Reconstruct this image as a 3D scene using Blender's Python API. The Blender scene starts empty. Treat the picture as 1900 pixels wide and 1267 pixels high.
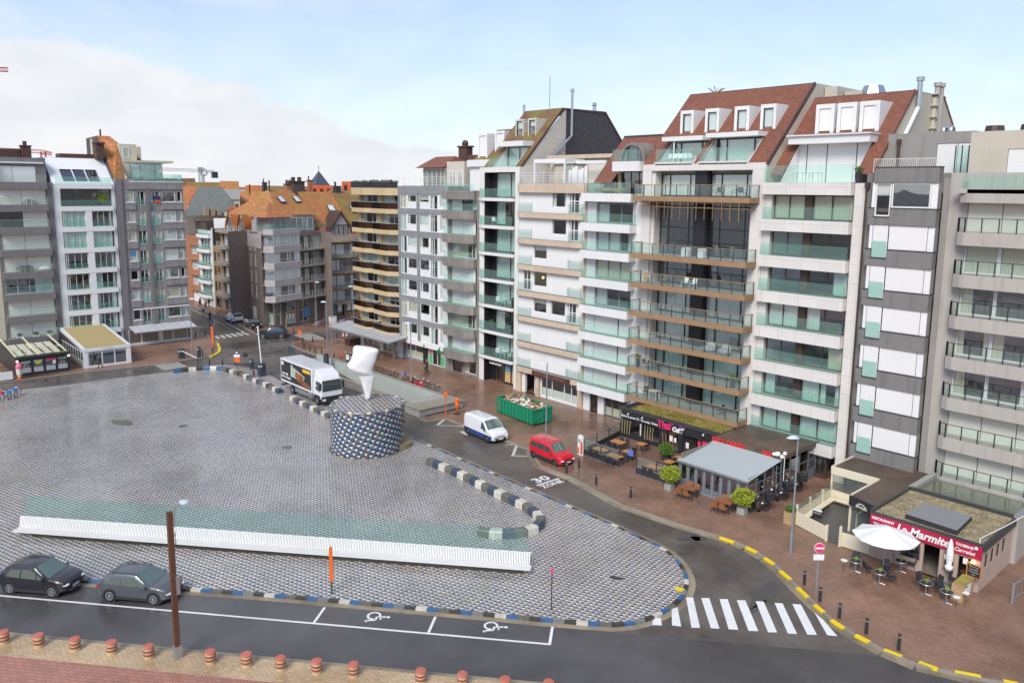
import bpy,bmesh,math,random
from mathutils import Vector,Matrix
from mathutils.geometry import tessellate_polygon
random.seed(7)
S=bpy.context.scene
COL=S.collection
R_=math.radians
# camera
CAMH=22.5
FPX,PCX,PCY=1466.0,950.0,572.0
PITCH=math.atan((572-348)/FPX);ROLL=R_(0.54);AZ=R_(-41.99361545)
def _camera_axes():
 fwd=Vector((0,math.cos(PITCH),-math.sin(PITCH)))
 r0=Vector((1,0,0));u0=r0.cross(fwd)
 right=r0*math.cos(ROLL)+u0*math.sin(ROLL);up=right.cross(fwd)
 U=Vector((math.sin(AZ),math.cos(AZ)))
 def w(v):return Vector((-U.x*v.x-U.y*v.y,U.y*v.x-U.x*v.y,v.z))
 return w(fwd),w(right),w(up)
FW,RT,UP=_camera_axes()
cam_data=bpy.data.cameras.new('camera');cam=bpy.data.objects.new('camera',cam_data);COL.objects.link(cam)
cam_data.sensor_width=36;cam_data.sensor_fit='HORIZONTAL';cam_data.lens=FPX/1900*36
cam_data.shift_x=0;cam_data.shift_y=-(633.5-PCY)/1900
cam_data.clip_start=0.5;cam_data.clip_end=20000
m=Matrix((RT,UP,-FW)).transposed().to_4x4();m.translation=Vector((0,0,CAMH));cam.matrix_world=m
S.camera=cam
# world, sun, exposure
SUN_EL=R_(42)
w=bpy.data.worlds.new('World');S.world=w;w.use_nodes=True
nt=w.node_tree;nt.nodes.clear()
def N(t,**k):
 n=nt.nodes.new(t)
 for a,b in k.items():setattr(n,a,b)
 return n
L=nt.links.new
wo=N('ShaderNodeOutputWorld');sky=N('ShaderNodeTexSky',sky_type='NISHITA')
sky.sun_disc=False;sky.sun_elevation=SUN_EL;sky.air_density=1.0;sky.dust_density=0.4;sky.ozone_density=5.0
bg1=N('ShaderNodeBackground');bg1.inputs[1].default_value=0.14;L(sky.outputs[0],bg1.inputs[0])
bg2=N('ShaderNodeBackground');bg2.inputs[1].default_value=0.74
mixb=N('ShaderNodeMixShader');L(bg1.outputs[0],mixb.inputs[1]);L(bg2.outputs[0],mixb.inputs[2]);L(mixb.outputs[0],wo.inputs[0])
tc=N('ShaderNodeTexCoord');sep=N('ShaderNodeSeparateXYZ');L(tc.outputs['Generated'],sep.inputs[0])
def MTH(op,a=None,b=None,c=None,clamp=False):
 n=N('ShaderNodeMath',operation=op,use_clamp=clamp)
 for i,v in enumerate((a,b,c)):
  if v is None:continue
  if isinstance(v,(int,float)):n.inputs[i].default_value=v
  else:L(v,n.inputs[i])
 return n.outputs[0]
zz=MTH('ADD',MTH('MAXIMUM',sep.outputs[2],0.0),0.16)
cu=MTH('DIVIDE',sep.outputs[0],zz);cv=MTH('DIVIDE',sep.outputs[1],zz)
cmb=N('ShaderNodeCombineXYZ');L(cu,cmb.inputs[0]);L(cv,cmb.inputs[1])
def NOI(vec,sc,det=6,rough=.55,dist=0.0):
 n=N('ShaderNodeTexNoise');L(vec,n.inputs['Vector']);n.inputs['Scale'].default_value=sc
 n.inputs['Detail'].default_value=det;n.inputs['Roughness'].default_value=rough;n.inputs['Distortion'].default_value=dist
 return n.outputs['Fac']
def SST(v,a,b):
 n=N('ShaderNodeMapRange',interpolation_type='SMOOTHSTEP');L(v,n.inputs[0]);n.inputs[1].default_value=a;n.inputs[2].default_value=b
 return n.outputs[0]
cir=NOI(cmb.outputs[0],0.85,9,.62,0.8)
veil=SST(cir,0.40,0.74)
mapc=N('ShaderNodeMapping');mapc.inputs['Scale'].default_value=(5,5,12);L(tc.outputs['Generated'],mapc.inputs[0])
cum=NOI(mapc.outputs[0],1.0,7,.55,.2)
lft=MTH('MULTIPLY_ADD',sep.outputs[0],-0.30,0.0)
az_h=MTH('MULTIPLY_ADD',SST(sep.outputs[0],-0.80,-0.99),0.11,MTH('MULTIPLY_ADD',SST(sep.outputs[0],-0.55,-0.80),0.05,-0.01))
top=MTH('ADD',az_h,MTH('MULTIPLY_ADD',cum,0.16,-0.07))
bank=SST(MTH('SUBTRACT',top,sep.outputs[2]),-0.022,0.022)
lo=SST(sep.outputs[2],0.34,0.02)
fac=MTH('MAXIMUM',MTH('MULTIPLY_ADD',veil,0.60,0.0),bank)
fac=MTH('MAXIMUM',fac,MTH('MULTIPLY',lo,0.62))
fac=MTH('MULTIPLY_ADD',fac,0.76,0.22)
L(fac,mixb.inputs[0])
shade=NOI(mapc.outputs[0],2.2,5,.5)
cr=N('ShaderNodeMix',data_type='RGBA');L(SST(shade,.3,.7),cr.inputs[0])
cr.inputs[6].default_value=(.86,.89,.94,1);cr.inputs[7].default_value=(.97,.98,1,1);L(cr.outputs[2],bg2.inputs[0])
sky.sun_rotation=R_(0)
sd=bpy.data.lights.new('sun','SUN');sd.energy=2.5;sd.angle=R_(28);sd.color=(1,.95,.88)
so=bpy.data.objects.new('sun',sd);COL.objects.link(so)
to_sun=Vector((math.cos(SUN_EL)*0.42,-math.cos(SUN_EL)*0.9075,math.sin(SUN_EL)))
so.rotation_euler=to_sun.to_track_quat('Z','Y').to_euler()
sky.sun_rotation=math.atan2(to_sun.x,to_sun.y)
S.view_settings.view_transform='Standard';S.view_settings.look='None';S.view_settings.gamma=1
S.view_settings.exposure=0.38
S.cycles.max_bounces=6;S.cycles.diffuse_bounces=3;S.cycles.glossy_bounces=3;S.cycles.transparent_max_bounces=12
S.cycles.transmission_bounces=4;S.cycles.caustics_reflective=False;S.cycles.caustics_refractive=False
S.cycles.use_denoising=True;S.cycles.sample_clamp_indirect=4
# surveying: photograph pixel -> point of the place
CC=Vector((0,0,CAMH))
def ray(x,y):return FW+RT*((x-PCX)/FPX)-UP*((y-PCY)/FPX)
def g(x,y,z=0.0):
 d=ray(x,y);p=CC+d*((z-CAMH)/d.z);return Vector((p.x,p.y,z))
def onY(x,y,Y):d=ray(x,y);p=CC+d*(Y/d.y);return(p.x,p.z)
def onX(x,y,X):d=ray(x,y);p=CC+d*(X/d.x);return(p.y,p.z)
# materials
MATS={}
def mat(name,col,rough=.6,var=.12,scale=3.0,metal=0.0,spec=.5,bump=0.0,bscale=30,kind=None,col2=None,streak=0.0,emit=0.0,coat=0.0,**kw):
 if name in MATS:return MATS[name]
 M=bpy.data.materials.new(name);M.use_nodes=True;t=M.node_tree;b=t.nodes['Principled BSDF']
 ln=t.links.new
 def nn(ty,**k):
  q=t.nodes.new(ty)
  for a,c in k.items():setattr(q,a,c)
  return q
 geo=nn('ShaderNodeNewGeometry');tco=nn('ShaderNodeTexCoord')
 loc=tco.outputs['Object'] if kw.get('local') else geo.outputs['Position']
 b.inputs['Roughness'].default_value=rough;b.inputs['Metallic'].default_value=metal
 b.inputs['Specular IOR Level'].default_value=spec;b.inputs['Coat Weight'].default_value=coat
 base=nn('ShaderNodeRGB');base.outputs[0].default_value=(*col,1);cur=base.outputs[0]
 def mixc(f,a,c,mode='MIX'):
  q=nn('ShaderNodeMix',data_type='RGBA',blend_type=mode)
  for i,v in((0,f),(6,a),(7,c)):
   if isinstance(v,(int,float)):q.inputs[i].default_value=v
   elif isinstance(v,tuple):q.inputs[i].default_value=(*v,1)
   else:ln(v,q.inputs[i])
  return q.outputs[2]
 def noise(sc,det=5,ro=.6,vec=None,sxyz=None):
  v=vec or loc
  if sxyz:
   mp=nn('ShaderNodeMapping');mp.inputs['Scale'].default_value=sxyz;ln(v,mp.inputs[0]);v=mp.outputs[0]
  q=nn('ShaderNodeTexNoise');ln(v,q.inputs['Vector']);q.inputs['Scale'].default_value=sc
  q.inputs['Detail'].default_value=det;q.inputs['Roughness'].default_value=ro;return q.outputs['Fac']
 def rng(v,a,c,o0=0.,o1=1.):
  q=nn('ShaderNodeMapRange');ln(v,q.inputs[0]);q.inputs[1].default_value=a;q.inputs[2].default_value=c
  q.inputs[3].default_value=o0;q.inputs[4].default_value=o1;return q.outputs[0]
 def bumpit(h,s,d=.02):
  q=nn('ShaderNodeBump');ln(h,q.inputs['Height']);q.inputs['Strength'].default_value=s;q.inputs['Distance'].default_value=d
  ln(q.outputs[0],b.inputs['Normal'])
 def mt(op,a,c=None):
  q=nn('ShaderNodeMath',operation=op)
  for i,v in enumerate((a,c)):
   if v is None:continue
   if isinstance(v,(int,float)):q.inputs[i].default_value=v
   else:ln(v,q.inputs[i])
  return q.outputs[0]
 c2=col2 or tuple(max(0,x*.55) for x in col)
 if kind in('brick','pavers','panels','tiles'):
  mp=nn('ShaderNodeMapping');ln(loc,mp.inputs[0])
  if kind!='pavers':
   sp=nn('ShaderNodeSeparateXYZ');ln(loc,sp.inputs[0]);cb=nn('ShaderNodeCombineXYZ')
   ln(mt('ADD',sp.outputs[0],sp.outputs[1]) if kw.get('across') is None else sp.outputs[kw['across']],cb.inputs[0]);ln(sp.outputs[2],cb.inputs[1]);ln(cb.outputs[0],mp.inputs[0])
  else:mp.inputs['Rotation'].default_value=(0,0,kw.get('rot',0))
  br=nn('ShaderNodeTexBrick');ln(mp.outputs[0],br.inputs['Vector'])
  br.inputs['Scale'].default_value=1.0;bw,rh=kw.get('unit',(.22,.075));br.inputs['Brick Width'].default_value=bw;br.inputs['Row Height'].default_value=rh
  br.inputs['Mortar Size'].default_value=kw.get('mortar',.008);br.inputs['Bias'].default_value=0
  if kind in('panels',):br.offset=0
  k1=kw.get('contrast',.22)
  br.inputs['Color1'].default_value=(*[x*(1-k1) for x in col],1);br.inputs['Color2'].default_value=(*[min(1,x*(1+k1)) for x in col],1)
  br.inputs['Mortar'].default_value=(*kw.get('mcol',c2),1);cur=br.outputs['Color']
  if bump:bumpit(br.outputs['Fac'],-bump,.01)
 elif bump:
  bumpit(noise(bscale,6,.65),bump)
 if kind=='slats':
  sp=nn('ShaderNodeSeparateXYZ');ln(loc,sp.inputs[0])
  f=mt('FRACT',mt('MULTIPLY',sp.outputs[kw.get('axis',2)],1/kw.get('pitch',.1)))
  ln_=mt('LESS_THAN',f,kw.get('gap',.12));cur=mixc(ln_,cur,c2)
 if kind=='moss':
  sp=nn('ShaderNodeSeparateXYZ');ln(loc,sp.inputs[0])
  cb=nn('ShaderNodeCombineXYZ');ln(sp.outputs[kw.get('across',0)],cb.inputs[0]);ln(mt('MULTIPLY',sp.outputs[2],1.2),cb.inputs[1])
  br=nn('ShaderNodeTexBrick');ln(cb.outputs[0],br.inputs['Vector']);br.inputs['Scale'].default_value=1
  br.inputs['Brick Width'].default_value=kw.get('unit',(.3,.3))[0];br.inputs['Row Height'].default_value=kw.get('unit',(.3,.3))[1];br.inputs['Mortar Size'].default_value=.012
  br.inputs['Color1'].default_value=(*[x*.8 for x in col],1);br.inputs['Color2'].default_value=(*[min(1,x*1.18) for x in col],1);br.inputs['Mortar'].default_value=(*[x*.5 for x in col],1)
  cur=mixc(rng(noise(kw.get('mscale',.45),6,.65),kw.get('m0',.45),kw.get('m1',.62),0,kw.get('mfac',.85)),br.outputs['Color'],c2)
  bumpit(br.outputs['Fac'],-.5,.02)
 if var:
  n1=noise(scale,6,.6);n2=noise(scale*.17,3,.5)
  f=rng(mt('ADD',mt('MULTIPLY',n1,.6),mt('MULTIPLY',n2,.4)),.33,.67,1-var,1+var*.6)
  cb=nn('ShaderNodeCombineColor');[ln(f,cb.inputs[i]) for i in range(3)]
  cur=mixc(1.0,cur,cb.outputs[0],'MULTIPLY')
 if streak:
  st=rng(noise(1.0,5,.6,sxyz=(3.2,3.2,.22)),.5,.72,0,streak)
  cur=mixc(st,cur,tuple(x*.35 for x in col))
 if kind=='wet' or kw.get('wet'):
  wn=noise(kw.get('wscale',.12),5,.6);f=rng(wn,.42,.6)
  cur=mixc(f,cur,mixc(1.0,cur,kw.get('wetmul',(.62,.6,.6)),'MULTIPLY'))
  ln(rng(wn,.4,.62,kw.get('rd',.55),kw.get('rw',.14)),b.inputs['Roughness'])
 if emit:
  ln(cur,b.inputs['Emission Color']);b.inputs['Emission Strength'].default_value=emit
 ln(cur,b.inputs['Base Color']);MATS[name]=M;return M
def glass(name,tint=(.80,.88,.85),refl=.10,boost=1.5,haze=0.0,hazecol=(.5,.7,.62),rough=.015):
 if name in MATS:return MATS[name]
 M=bpy.data.materials.new(name);M.use_nodes=True;t=M.node_tree;t.nodes.clear();ln=t.links.new
 out=t.nodes.new('ShaderNodeOutputMaterial');tr=t.nodes.new('ShaderNodeBsdfTransparent');gl=t.nodes.new('ShaderNodeBsdfGlossy')
 gl.inputs['Roughness'].default_value=rough;gl.inputs['Color'].default_value=(.93,.95,1,1);tr.inputs[0].default_value=(*tint,1)
 fr=t.nodes.new('ShaderNodeFresnel');g0=t.nodes.new('ShaderNodeNewGeometry');io=t.nodes.new('ShaderNodeMath');io.operation='MULTIPLY_ADD';ln(g0.outputs['Backfacing'],io.inputs[0]);io.inputs[1].default_value=-.8333;io.inputs[2].default_value=1.5;ln(io.outputs[0],fr.inputs[0])
 mm=t.nodes.new('ShaderNodeMath');mm.operation='MULTIPLY_ADD';mm.use_clamp=True;ln(fr.outputs[0],mm.inputs[0]);mm.inputs[1].default_value=boost;mm.inputs[2].default_value=refl
 geo=t.nodes.new('ShaderNodeNewGeometry');no=t.nodes.new('ShaderNodeTexNoise');no.inputs['Scale'].default_value=.7;ln(geo.outputs['Position'],no.inputs['Vector'])
 bu=t.nodes.new('ShaderNodeBump');bu.inputs['Strength'].default_value=.05;bu.inputs['Distance'].default_value=.1;ln(no.outputs['Fac'],bu.inputs['Height']);ln(bu.outputs[0],gl.inputs['Normal'])
 mx=t.nodes.new('ShaderNodeMixShader');ln(mm.outputs[0],mx.inputs[0]);ln(gl.outputs[0],mx.inputs[2])
 src=tr.outputs[0]
 if haze:
  df=t.nodes.new('ShaderNodeBsdfDiffuse');df.inputs[0].default_value=(*hazecol,1);m2=t.nodes.new('ShaderNodeMixShader')
  m2.inputs[0].default_value=haze;ln(tr.outputs[0],m2.inputs[1]);ln(df.outputs[0],m2.inputs[2]);src=m2.outputs[0]
 ln(src,mx.inputs[1]);ln(mx.outputs[0],out.inputs[0]);MATS[name]=M;return M
# mesh building
class MB:
 def __init__(s):s.v=[];s.f=[]
 def add(s,vs,fs):
  n=len(s.v);s.v+=[Vector(v) for v in vs];s.f+=[tuple(i+n for i in f) for f in fs];return s
 def box(s,x0,x1,y0,y1,z0,z1):
  return s.add([(x0,y0,z0),(x1,y0,z0),(x1,y1,z0),(x0,y1,z0),(x0,y0,z1),(x1,y0,z1),(x1,y1,z1),(x0,y1,z1)],[(0,3,2,1),(4,5,6,7),(0,1,5,4),(1,2,6,5),(2,3,7,6),(3,0,4,7)])
 def obox(s,p,q,wd,z0,z1):
  p=Vector(p[:2]);q=Vector(q[:2]);d=(q-p).normalized();n=Vector((-d.y,d.x))*wd/2
  c=[p-n,q-n,q+n,p+n]
  return s.add([(a.x,a.y,z0) for a in c]+[(a.x,a.y,z1) for a in c],[(0,3,2,1),(4,5,6,7),(0,1,5,4),(1,2,6,5),(2,3,7,6),(3,0,4,7)])
 def prism(s,pts,z0,z1):
  n=len(pts);return s.add([(p[0],p[1],z0) for p in pts]+[(p[0],p[1],z1) for p in pts],[tuple(range(n))[::-1],tuple(range(n,2*n))]+[(i,(i+1)%n,n+(i+1)%n,n+i) for i in range(n)])
 def ext(s,pts,vec):
  n=len(pts);v=Vector(vec);return s.add([Vector(p) for p in pts]+[Vector(p)+v for p in pts],[tuple(range(n))[::-1],tuple(range(n,2*n))]+[(i,(i+1)%n,n+(i+1)%n,n+i) for i in range(n)])
 def cyl(s,c,r,z0,z1,n=16,r2=None,sy=1.0):
  r2=r if r2 is None else r2;v=[]
  for k in range(n):
   a=2*math.pi*k/n;v.append((c[0]+r*math.cos(a),c[1]+sy*r*math.sin(a),z0))
  for k in range(n):
   a=2*math.pi*k/n;v.append((c[0]+r2*math.cos(a),c[1]+sy*r2*math.sin(a),z1))
  return s.add(v,[tuple(range(n))[::-1],tuple(range(n,2*n))]+[(i,(i+1)%n,n+(i+1)%n,n+i) for i in range(n)])
 def tube(s,pts,r,n=8):
  pts=[Vector(p) for p in pts];rr=r if isinstance(r,(list,tuple)) else[r]*len(pts);rings=[]
  for i,p in enumerate(pts):
   d=(pts[min(i+1,len(pts)-1)]-pts[max(i-1,0)]).normalized()
   a=d.cross(Vector((0,0,1)));a=a if a.length>.05 else d.cross(Vector((1,0,0)));a.normalize();b=d.cross(a)
   rings.append([p+(a*math.cos(2*math.pi*k/n)+b*math.sin(2*math.pi*k/n))*rr[i] for k in range(n)])
  v=[q for r_ in rings for q in r_];f=[tuple(range(n))[::-1],tuple(range(len(v)-n,len(v)))]
  for i in range(len(pts)-1):
   for k in range(n):f.append((i*n+k,i*n+(k+1)%n,(i+1)*n+(k+1)%n,(i+1)*n+k))
  return s.add(v,f)
 def lathe(s,c,prof,n=20):
  v=[];m_=len(prof)
  for r,z in prof:
   for k in range(n):a=2*math.pi*k/n;v.append((c[0]+r*math.cos(a),c[1]+r*math.sin(a),c[2]+z))
  f=[(i*n+k,i*n+(k+1)%n,(i+1)*n+(k+1)%n,(i+1)*n+k) for i in range(m_-1) for k in range(n)]
  return s.add(v,f+[tuple(range(n))[::-1],tuple(range((m_-1)*n,m_*n))])
 def ring(s,c,ax,R,r,n=20,k=6,sc=(1,1)):
  ax=Vector(ax).normalized();a=ax.orthogonal().normalized();b=ax.cross(a);v=[];c=Vector(c)
  for i in range(n):
   t=2*math.pi*i/n;d=a*math.cos(t)+b*math.sin(t)
   for j in range(k):
    u=2*math.pi*j/k;v.append(c+d*(R+r*math.cos(u))+ax*r*math.sin(u))
  return s.add(v,[(i*k+j,((i+1)%n)*k+j,((i+1)%n)*k+(j+1)%k,i*k+(j+1)%k) for i in range(n) for j in range(k)])
 def ball(s,c,r,n=12,m_=8):
  rx,ry,rz=r if isinstance(r,tuple) else(r,r,r);v=[(c[0],c[1],c[2]-rz)]
  for i in range(1,m_):
   p=-math.pi/2+math.pi*i/m_
   for k in range(n):a=2*math.pi*k/n;v.append((c[0]+rx*math.cos(p)*math.cos(a),c[1]+ry*math.cos(p)*math.sin(a),c[2]+rz*math.sin(p)))
  v.append((c[0],c[1],c[2]+rz));f=[(0,1+(k+1)%n,1+k) for k in range(n)]
  for i in range(m_-2):
   for k in range(n):f.append((1+i*n+k,1+i*n+(k+1)%n,1+(i+1)*n+(k+1)%n,1+(i+1)*n+k))
  e=len(v)-1;f+=[(e,e-n+k,e-n+(k+1)%n) for k in range(n)]
  return s.add(v,f)
 def poly(s,pts):return s.add(pts,[tuple(range(len(pts)))])
 def xf(s,mtx):
  s.v=[mtx@v for v in s.v];return s
 def build(s,name,m,parent=None,smooth=False,fix=True,loc=None,bevel=0,sub=0):
  me=bpy.data.meshes.new(name);o0=Vector((0,0,0))
  if parent is not None:o0=WP[parent.name]
  if loc is not None:o0=Vector(loc)
  me.from_pydata([v-o0 for v in s.v],[],s.f)
  if fix:
   b=bmesh.new();b.from_mesh(me);bmesh.ops.recalc_face_normals(b,faces=b.faces);b.to_mesh(me);b.free()
  me.materials.append(m)
  if smooth:
   me.polygons.foreach_set('use_smooth',[True]*len(me.polygons))
  o=bpy.data.objects.new(name,me);COL.objects.link(o)
  if parent is not None:o.parent=parent;WP[o.name]=o0
  else:o.location=o0;WP[o.name]=o0
  if bevel:
   q=o.modifiers.new('b','BEVEL');q.width=bevel;q.segments=2;q.limit_method='ANGLE';q.angle_limit=R_(35)
  if sub:
   q=o.modifiers.new('s','SUBSURF');q.levels=sub;q.render_levels=sub
  return o
WP={}
def thing(name,label,cat,loc=(0,0,0),group=None,rz=0):
 o=bpy.data.objects.new(name,None);COL.objects.link(o);o.location=loc;o.rotation_euler=(0,0,rz);o.empty_display_size=.3
 WP[o.name]=Vector(loc);o['label']=label;o['category']=cat
 if group:o['group']=group
 return o
def tag(o,label,cat,group=None):
 o['label']=label;o['category']=cat
 if group:o['group']=group
 return o
def struct(o):o['kind']='structure';return o
def stuff(o,label=None,cat=None):
 o['kind']='stuff'
 if label:o['label']=label
 if cat:o['category']=cat
 return o
def kids(o):return[c for c in bpy.data.objects if c.parent==o]
def dup(root,loc,rz=0.0,label=None,group=None):
 def cp(o,par):
  c=o.copy();COL.objects.link(c)
  if par is not None:c.parent=par
  for ch in CH.get(o.name,[]):cp(ch,c)
  return c
 r=cp(root,None);r.location=loc;r.rotation_euler=(0,0,rz)
 if label:r['label']=label
 if group:r['group']=group
 return r
CH={}
def index_children():
 CH.clear()
 for o in bpy.data.objects:
  if o.parent:CH.setdefault(o.parent.name,[]).append(o)
def text(name,s,m,parent,origin,ux,uz,size,ext=.015,align='CENTER',bold=0.0,wide=1.0,shear=0.0,font=None):
 """flat lettering: ux = reading direction, uz = up direction; origin = centre of the line"""
 cu=bpy.data.curves.new(name,'FONT');cu.body=s;cu.size=size;cu.extrude=ext;cu.align_x=align;cu.align_y='CENTER';cu.offset=bold;cu.shear=shear;cu.resolution_u=2
 o=bpy.data.objects.new(name,cu);COL.objects.link(o)
 dg=bpy.context.evaluated_depsgraph_get();me=bpy.data.meshes.new_from_object(o.evaluated_get(dg));bpy.data.objects.remove(o);bpy.data.curves.remove(cu)
 ux=Vector(ux).normalized();uz=Vector(uz).normalized();n=ux.cross(uz);M4=Matrix((ux,uz,n)).transposed().to_4x4();M4.translation=Vector(origin)-WP[parent.name]
 me.transform(M4@Matrix.Diagonal((wide,1,1,1)));me.materials.clear();me.materials.append(m)
 o=bpy.data.objects.new(name,me);COL.objects.link(o);o.parent=parent;WP[o.name]=WP[parent.name];return o
# facades
class Fr:
 """facade frame: a along the wall, d outwards, z up"""
 def __init__(s,o,u,n):s.o=Vector((o[0],o[1],0));s.u=Vector((u[0],u[1],0)).normalized();s.n=Vector((n[0],n[1],0)).normalized()
 def P(s,a,d,z):return s.o+s.u*a+s.n*d+Vector((0,0,z))
 def box(s,mb,a0,a1,d0,d1,z0,z1):
  v=[s.P(a,d,z) for z in(z0,z1) for a,d in((a0,d0),(a1,d0),(a1,d1),(a0,d1))]
  return mb.add(v,[(0,3,2,1),(4,5,6,7),(0,1,5,4),(1,2,6,5),(2,3,7,6),(3,0,4,7)])
 def prism(s,mb,pts,z0,z1):
  n=len(pts);v=[s.P(a,d,z0) for a,d in pts]+[s.P(a,d,z1) for a,d in pts]
  return mb.add(v,[tuple(range(n))[::-1],tuple(range(n,2*n))]+[(i,(i+1)%n,n+(i+1)%n,n+i) for i in range(n)])
 def side(s,mb,pts,a0,a1):
  n=len(pts);v=[s.P(a0,d,z) for d,z in pts]+[s.P(a1,d,z) for d,z in pts]
  return mb.add(v,[tuple(range(n))[::-1],tuple(range(n,2*n))]+[(i,(i+1)%n,n+(i+1)%n,n+i) for i in range(n)])
 def root(s,a,d=0,z=0):return s.P(a,d,z)
def wall_open(F,mb,a0,a1,z0,z1,ops,t=.3,d=0.0):
 """a wall slab with real openings, t thick, outer face at d"""
 A=sorted({a0,a1,*[max(a0,min(a1,v)) for o in ops for v in o[:2]]});Z=sorted({z0,z1,*[max(z0,min(z1,v)) for o in ops for v in o[2:4]]})
 def hole(a,z):return any(o[0]<a<o[1] and o[2]<z<o[3] for o in ops)
 for j in range(len(Z)-1):
  i=0
  while i<len(A)-1:
   if hole((A[i]+A[i+1])/2,(Z[j]+Z[j+1])/2):i+=1;continue
   k=i
   while k+1<len(A)-1 and not hole((A[k+1]+A[k+2])/2,(Z[j]+Z[j+1])/2):k+=1
   a,b=A[i],A[k+1];zz0,zz1=Z[j],Z[j+1]
   mb.poly([F.P(a,d,zz0),F.P(b,d,zz0),F.P(b,d,zz1),F.P(a,d,zz1)]);i=k+1
 for o in ops:
  p=[(o[0],o[2]),(o[1],o[2]),(o[1],o[3]),(o[0],o[3])]
  for q in range(4):
   (x,y),(x2,y2)=p[q],p[(q+1)%4];mb.poly([F.P(x,d,y),F.P(x2,d,y2),F.P(x2,d-t,y2),F.P(x,d-t,y)])
 return mb
def pleats(F,mb,a0,a1,z0,z1,d,amp=.018,wl=.24):
 n=max(4,int((a1-a0)/(wl/4)));row=[]
 for i in range(n+1):
  a=a0+(a1-a0)*i/n;dd=d+amp*math.sin(2*math.pi*(a+.03*math.sin(a*9))/wl);row.append((a,dd))
 b=len(mb.v);mb.v+=[F.P(a,q,z0) for a,q in row]+[F.P(a,q,z1) for a,q in row]
 mb.f+=[(b+i,b+i+1,b+n+2+i,b+n+1+i) for i in range(n)]
def window(par,F,a0,a1,z0,z1,d=-.14,fm='frame_white',fw=.06,cols=(),rows=(),glassm='window_glass',inside=None,cur='curtain_white',dep=.07,label=None):
 f=MB();zi0,zi1=z0+.005,z1-.005;ai0,ai1=a0+.005,a1-.005
 F.box(f,ai0,ai0+fw,d-dep,d,zi0,zi1);F.box(f,ai1-fw,ai1,d-dep,d,zi0,zi1)
 F.box(f,ai0+fw,ai1-fw,d-dep,d,zi1-fw,zi1);F.box(f,ai0+fw,ai1-fw,d-dep,d,zi0,zi0+fw)
 for c in cols:a=a0+(a1-a0)*c;F.box(f,a-fw*.5,a+fw*.5,d-dep,d-.004,zi0+fw,zi1-fw)
 for c in rows:z=z0+(z1-z0)*c;F.box(f,ai0+fw,ai1-fw,d-dep,d-.008,z-fw*.4,z+fw*.4)
 w_=f.build('window',MATS[fm],par)
 if label:w_['label']=label
 p=MB();F.box(p,ai0+fw*.7,ai1-fw*.7,d-dep*.7,d-dep*.45,zi0+fw*.7,zi1-fw*.7);p.build('pane',MATS[glassm],w_)
 W=a1-a0;H_=z1-z0
 def curt(u0,u1,zb=0.0,zt=1.0,m_=cur):
  c=MB();pleats(F,c,a0+.05+(W-.1)*u0,a0+.05+(W-.1)*u1,z0+.03+H_*zb,z0+H_*zt-.03,d-dep-.07);c.build('curtain',MATS[m_],w_,fix=False,smooth=True)
 if inside=='full':curt(0,1)
 elif inside=='sides':curt(0,.2);curt(.8,1)
 elif inside=='left':curt(0,.34)
 elif inside=='right':curt(.62,1)
 elif inside=='most':curt(0,.62);curt(.86,1)
 elif inside=='blind':
  c=MB();F.box(c,a0+.06,a1-.06,d-dep-.10,d-dep-.08,z0+H_*random.choice((.35,.5,.62,.2)),z1-.03);c.build('blind',MATS['blind_cloth'],w_)
 elif inside=='half':curt(0,1,0,.45)
 return w_
def shutter(par,F,a0,a1,z0,z1,d=-.08,m_='shutter_white',splits=(),name='roller_shutter'):
 b=MB();e=[a0]+[a0+(a1-a0)*s for s in splits]+[a1]
 for i in range(len(e)-1):F.box(b,e[i]+.025,e[i+1]-.025,d-.05,d,z0+.01,z1-.01)
 return b.build(name,MATS[m_],par)
def glass_rail(par,F,pts,z0,z1,gm='balcony_glass',seg=1.6,rail=None,post=None,postr=.025,inset=0.0,zr=None,thick=.016):
 """glass balustrade along pts (a, d); child of the balcony slab"""
 gl=MB();px=[]
 for(a,d),(b,e) in zip(pts,pts[1:]):
  l=math.hypot(b-a,e-d);n=max(1,round(l/seg));A=Vector((a,d));B=Vector((b,e));t=(B-A).normalized();nn_=Vector((-t.y,t.x))*thick/2
  for k in range(n):
   p=A+(B-A)*(k/n)+t*.015;q=A+(B-A)*((k+1)/n)-t*.015
   F.prism(gl,[p-nn_,q-nn_,q+nn_,p+nn_],z0,z1)
   if post:px.append(tuple(A+(B-A)*(k/n)))
  if post:px.append((b,e))
 r=gl.build('glass_railing',MATS[gm],par)
 if rail:
  b_=MB()
  for(a,d),(b,e) in zip(pts,pts[1:]):b_.obox(F.P(a,d,0),F.P(b,e,0),rail[1],z1,z1+rail[2])
  b_.build('handrail',MATS[rail[0]],r)
 if post:
  for a,d in sorted(set(px)):b_=MB();F.box(b_,a-postr,a+postr,d+.012,d+.012+2*postr,z0-.12,z1+.01);b_.build('post',MATS[post],r)
 return r
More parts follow.
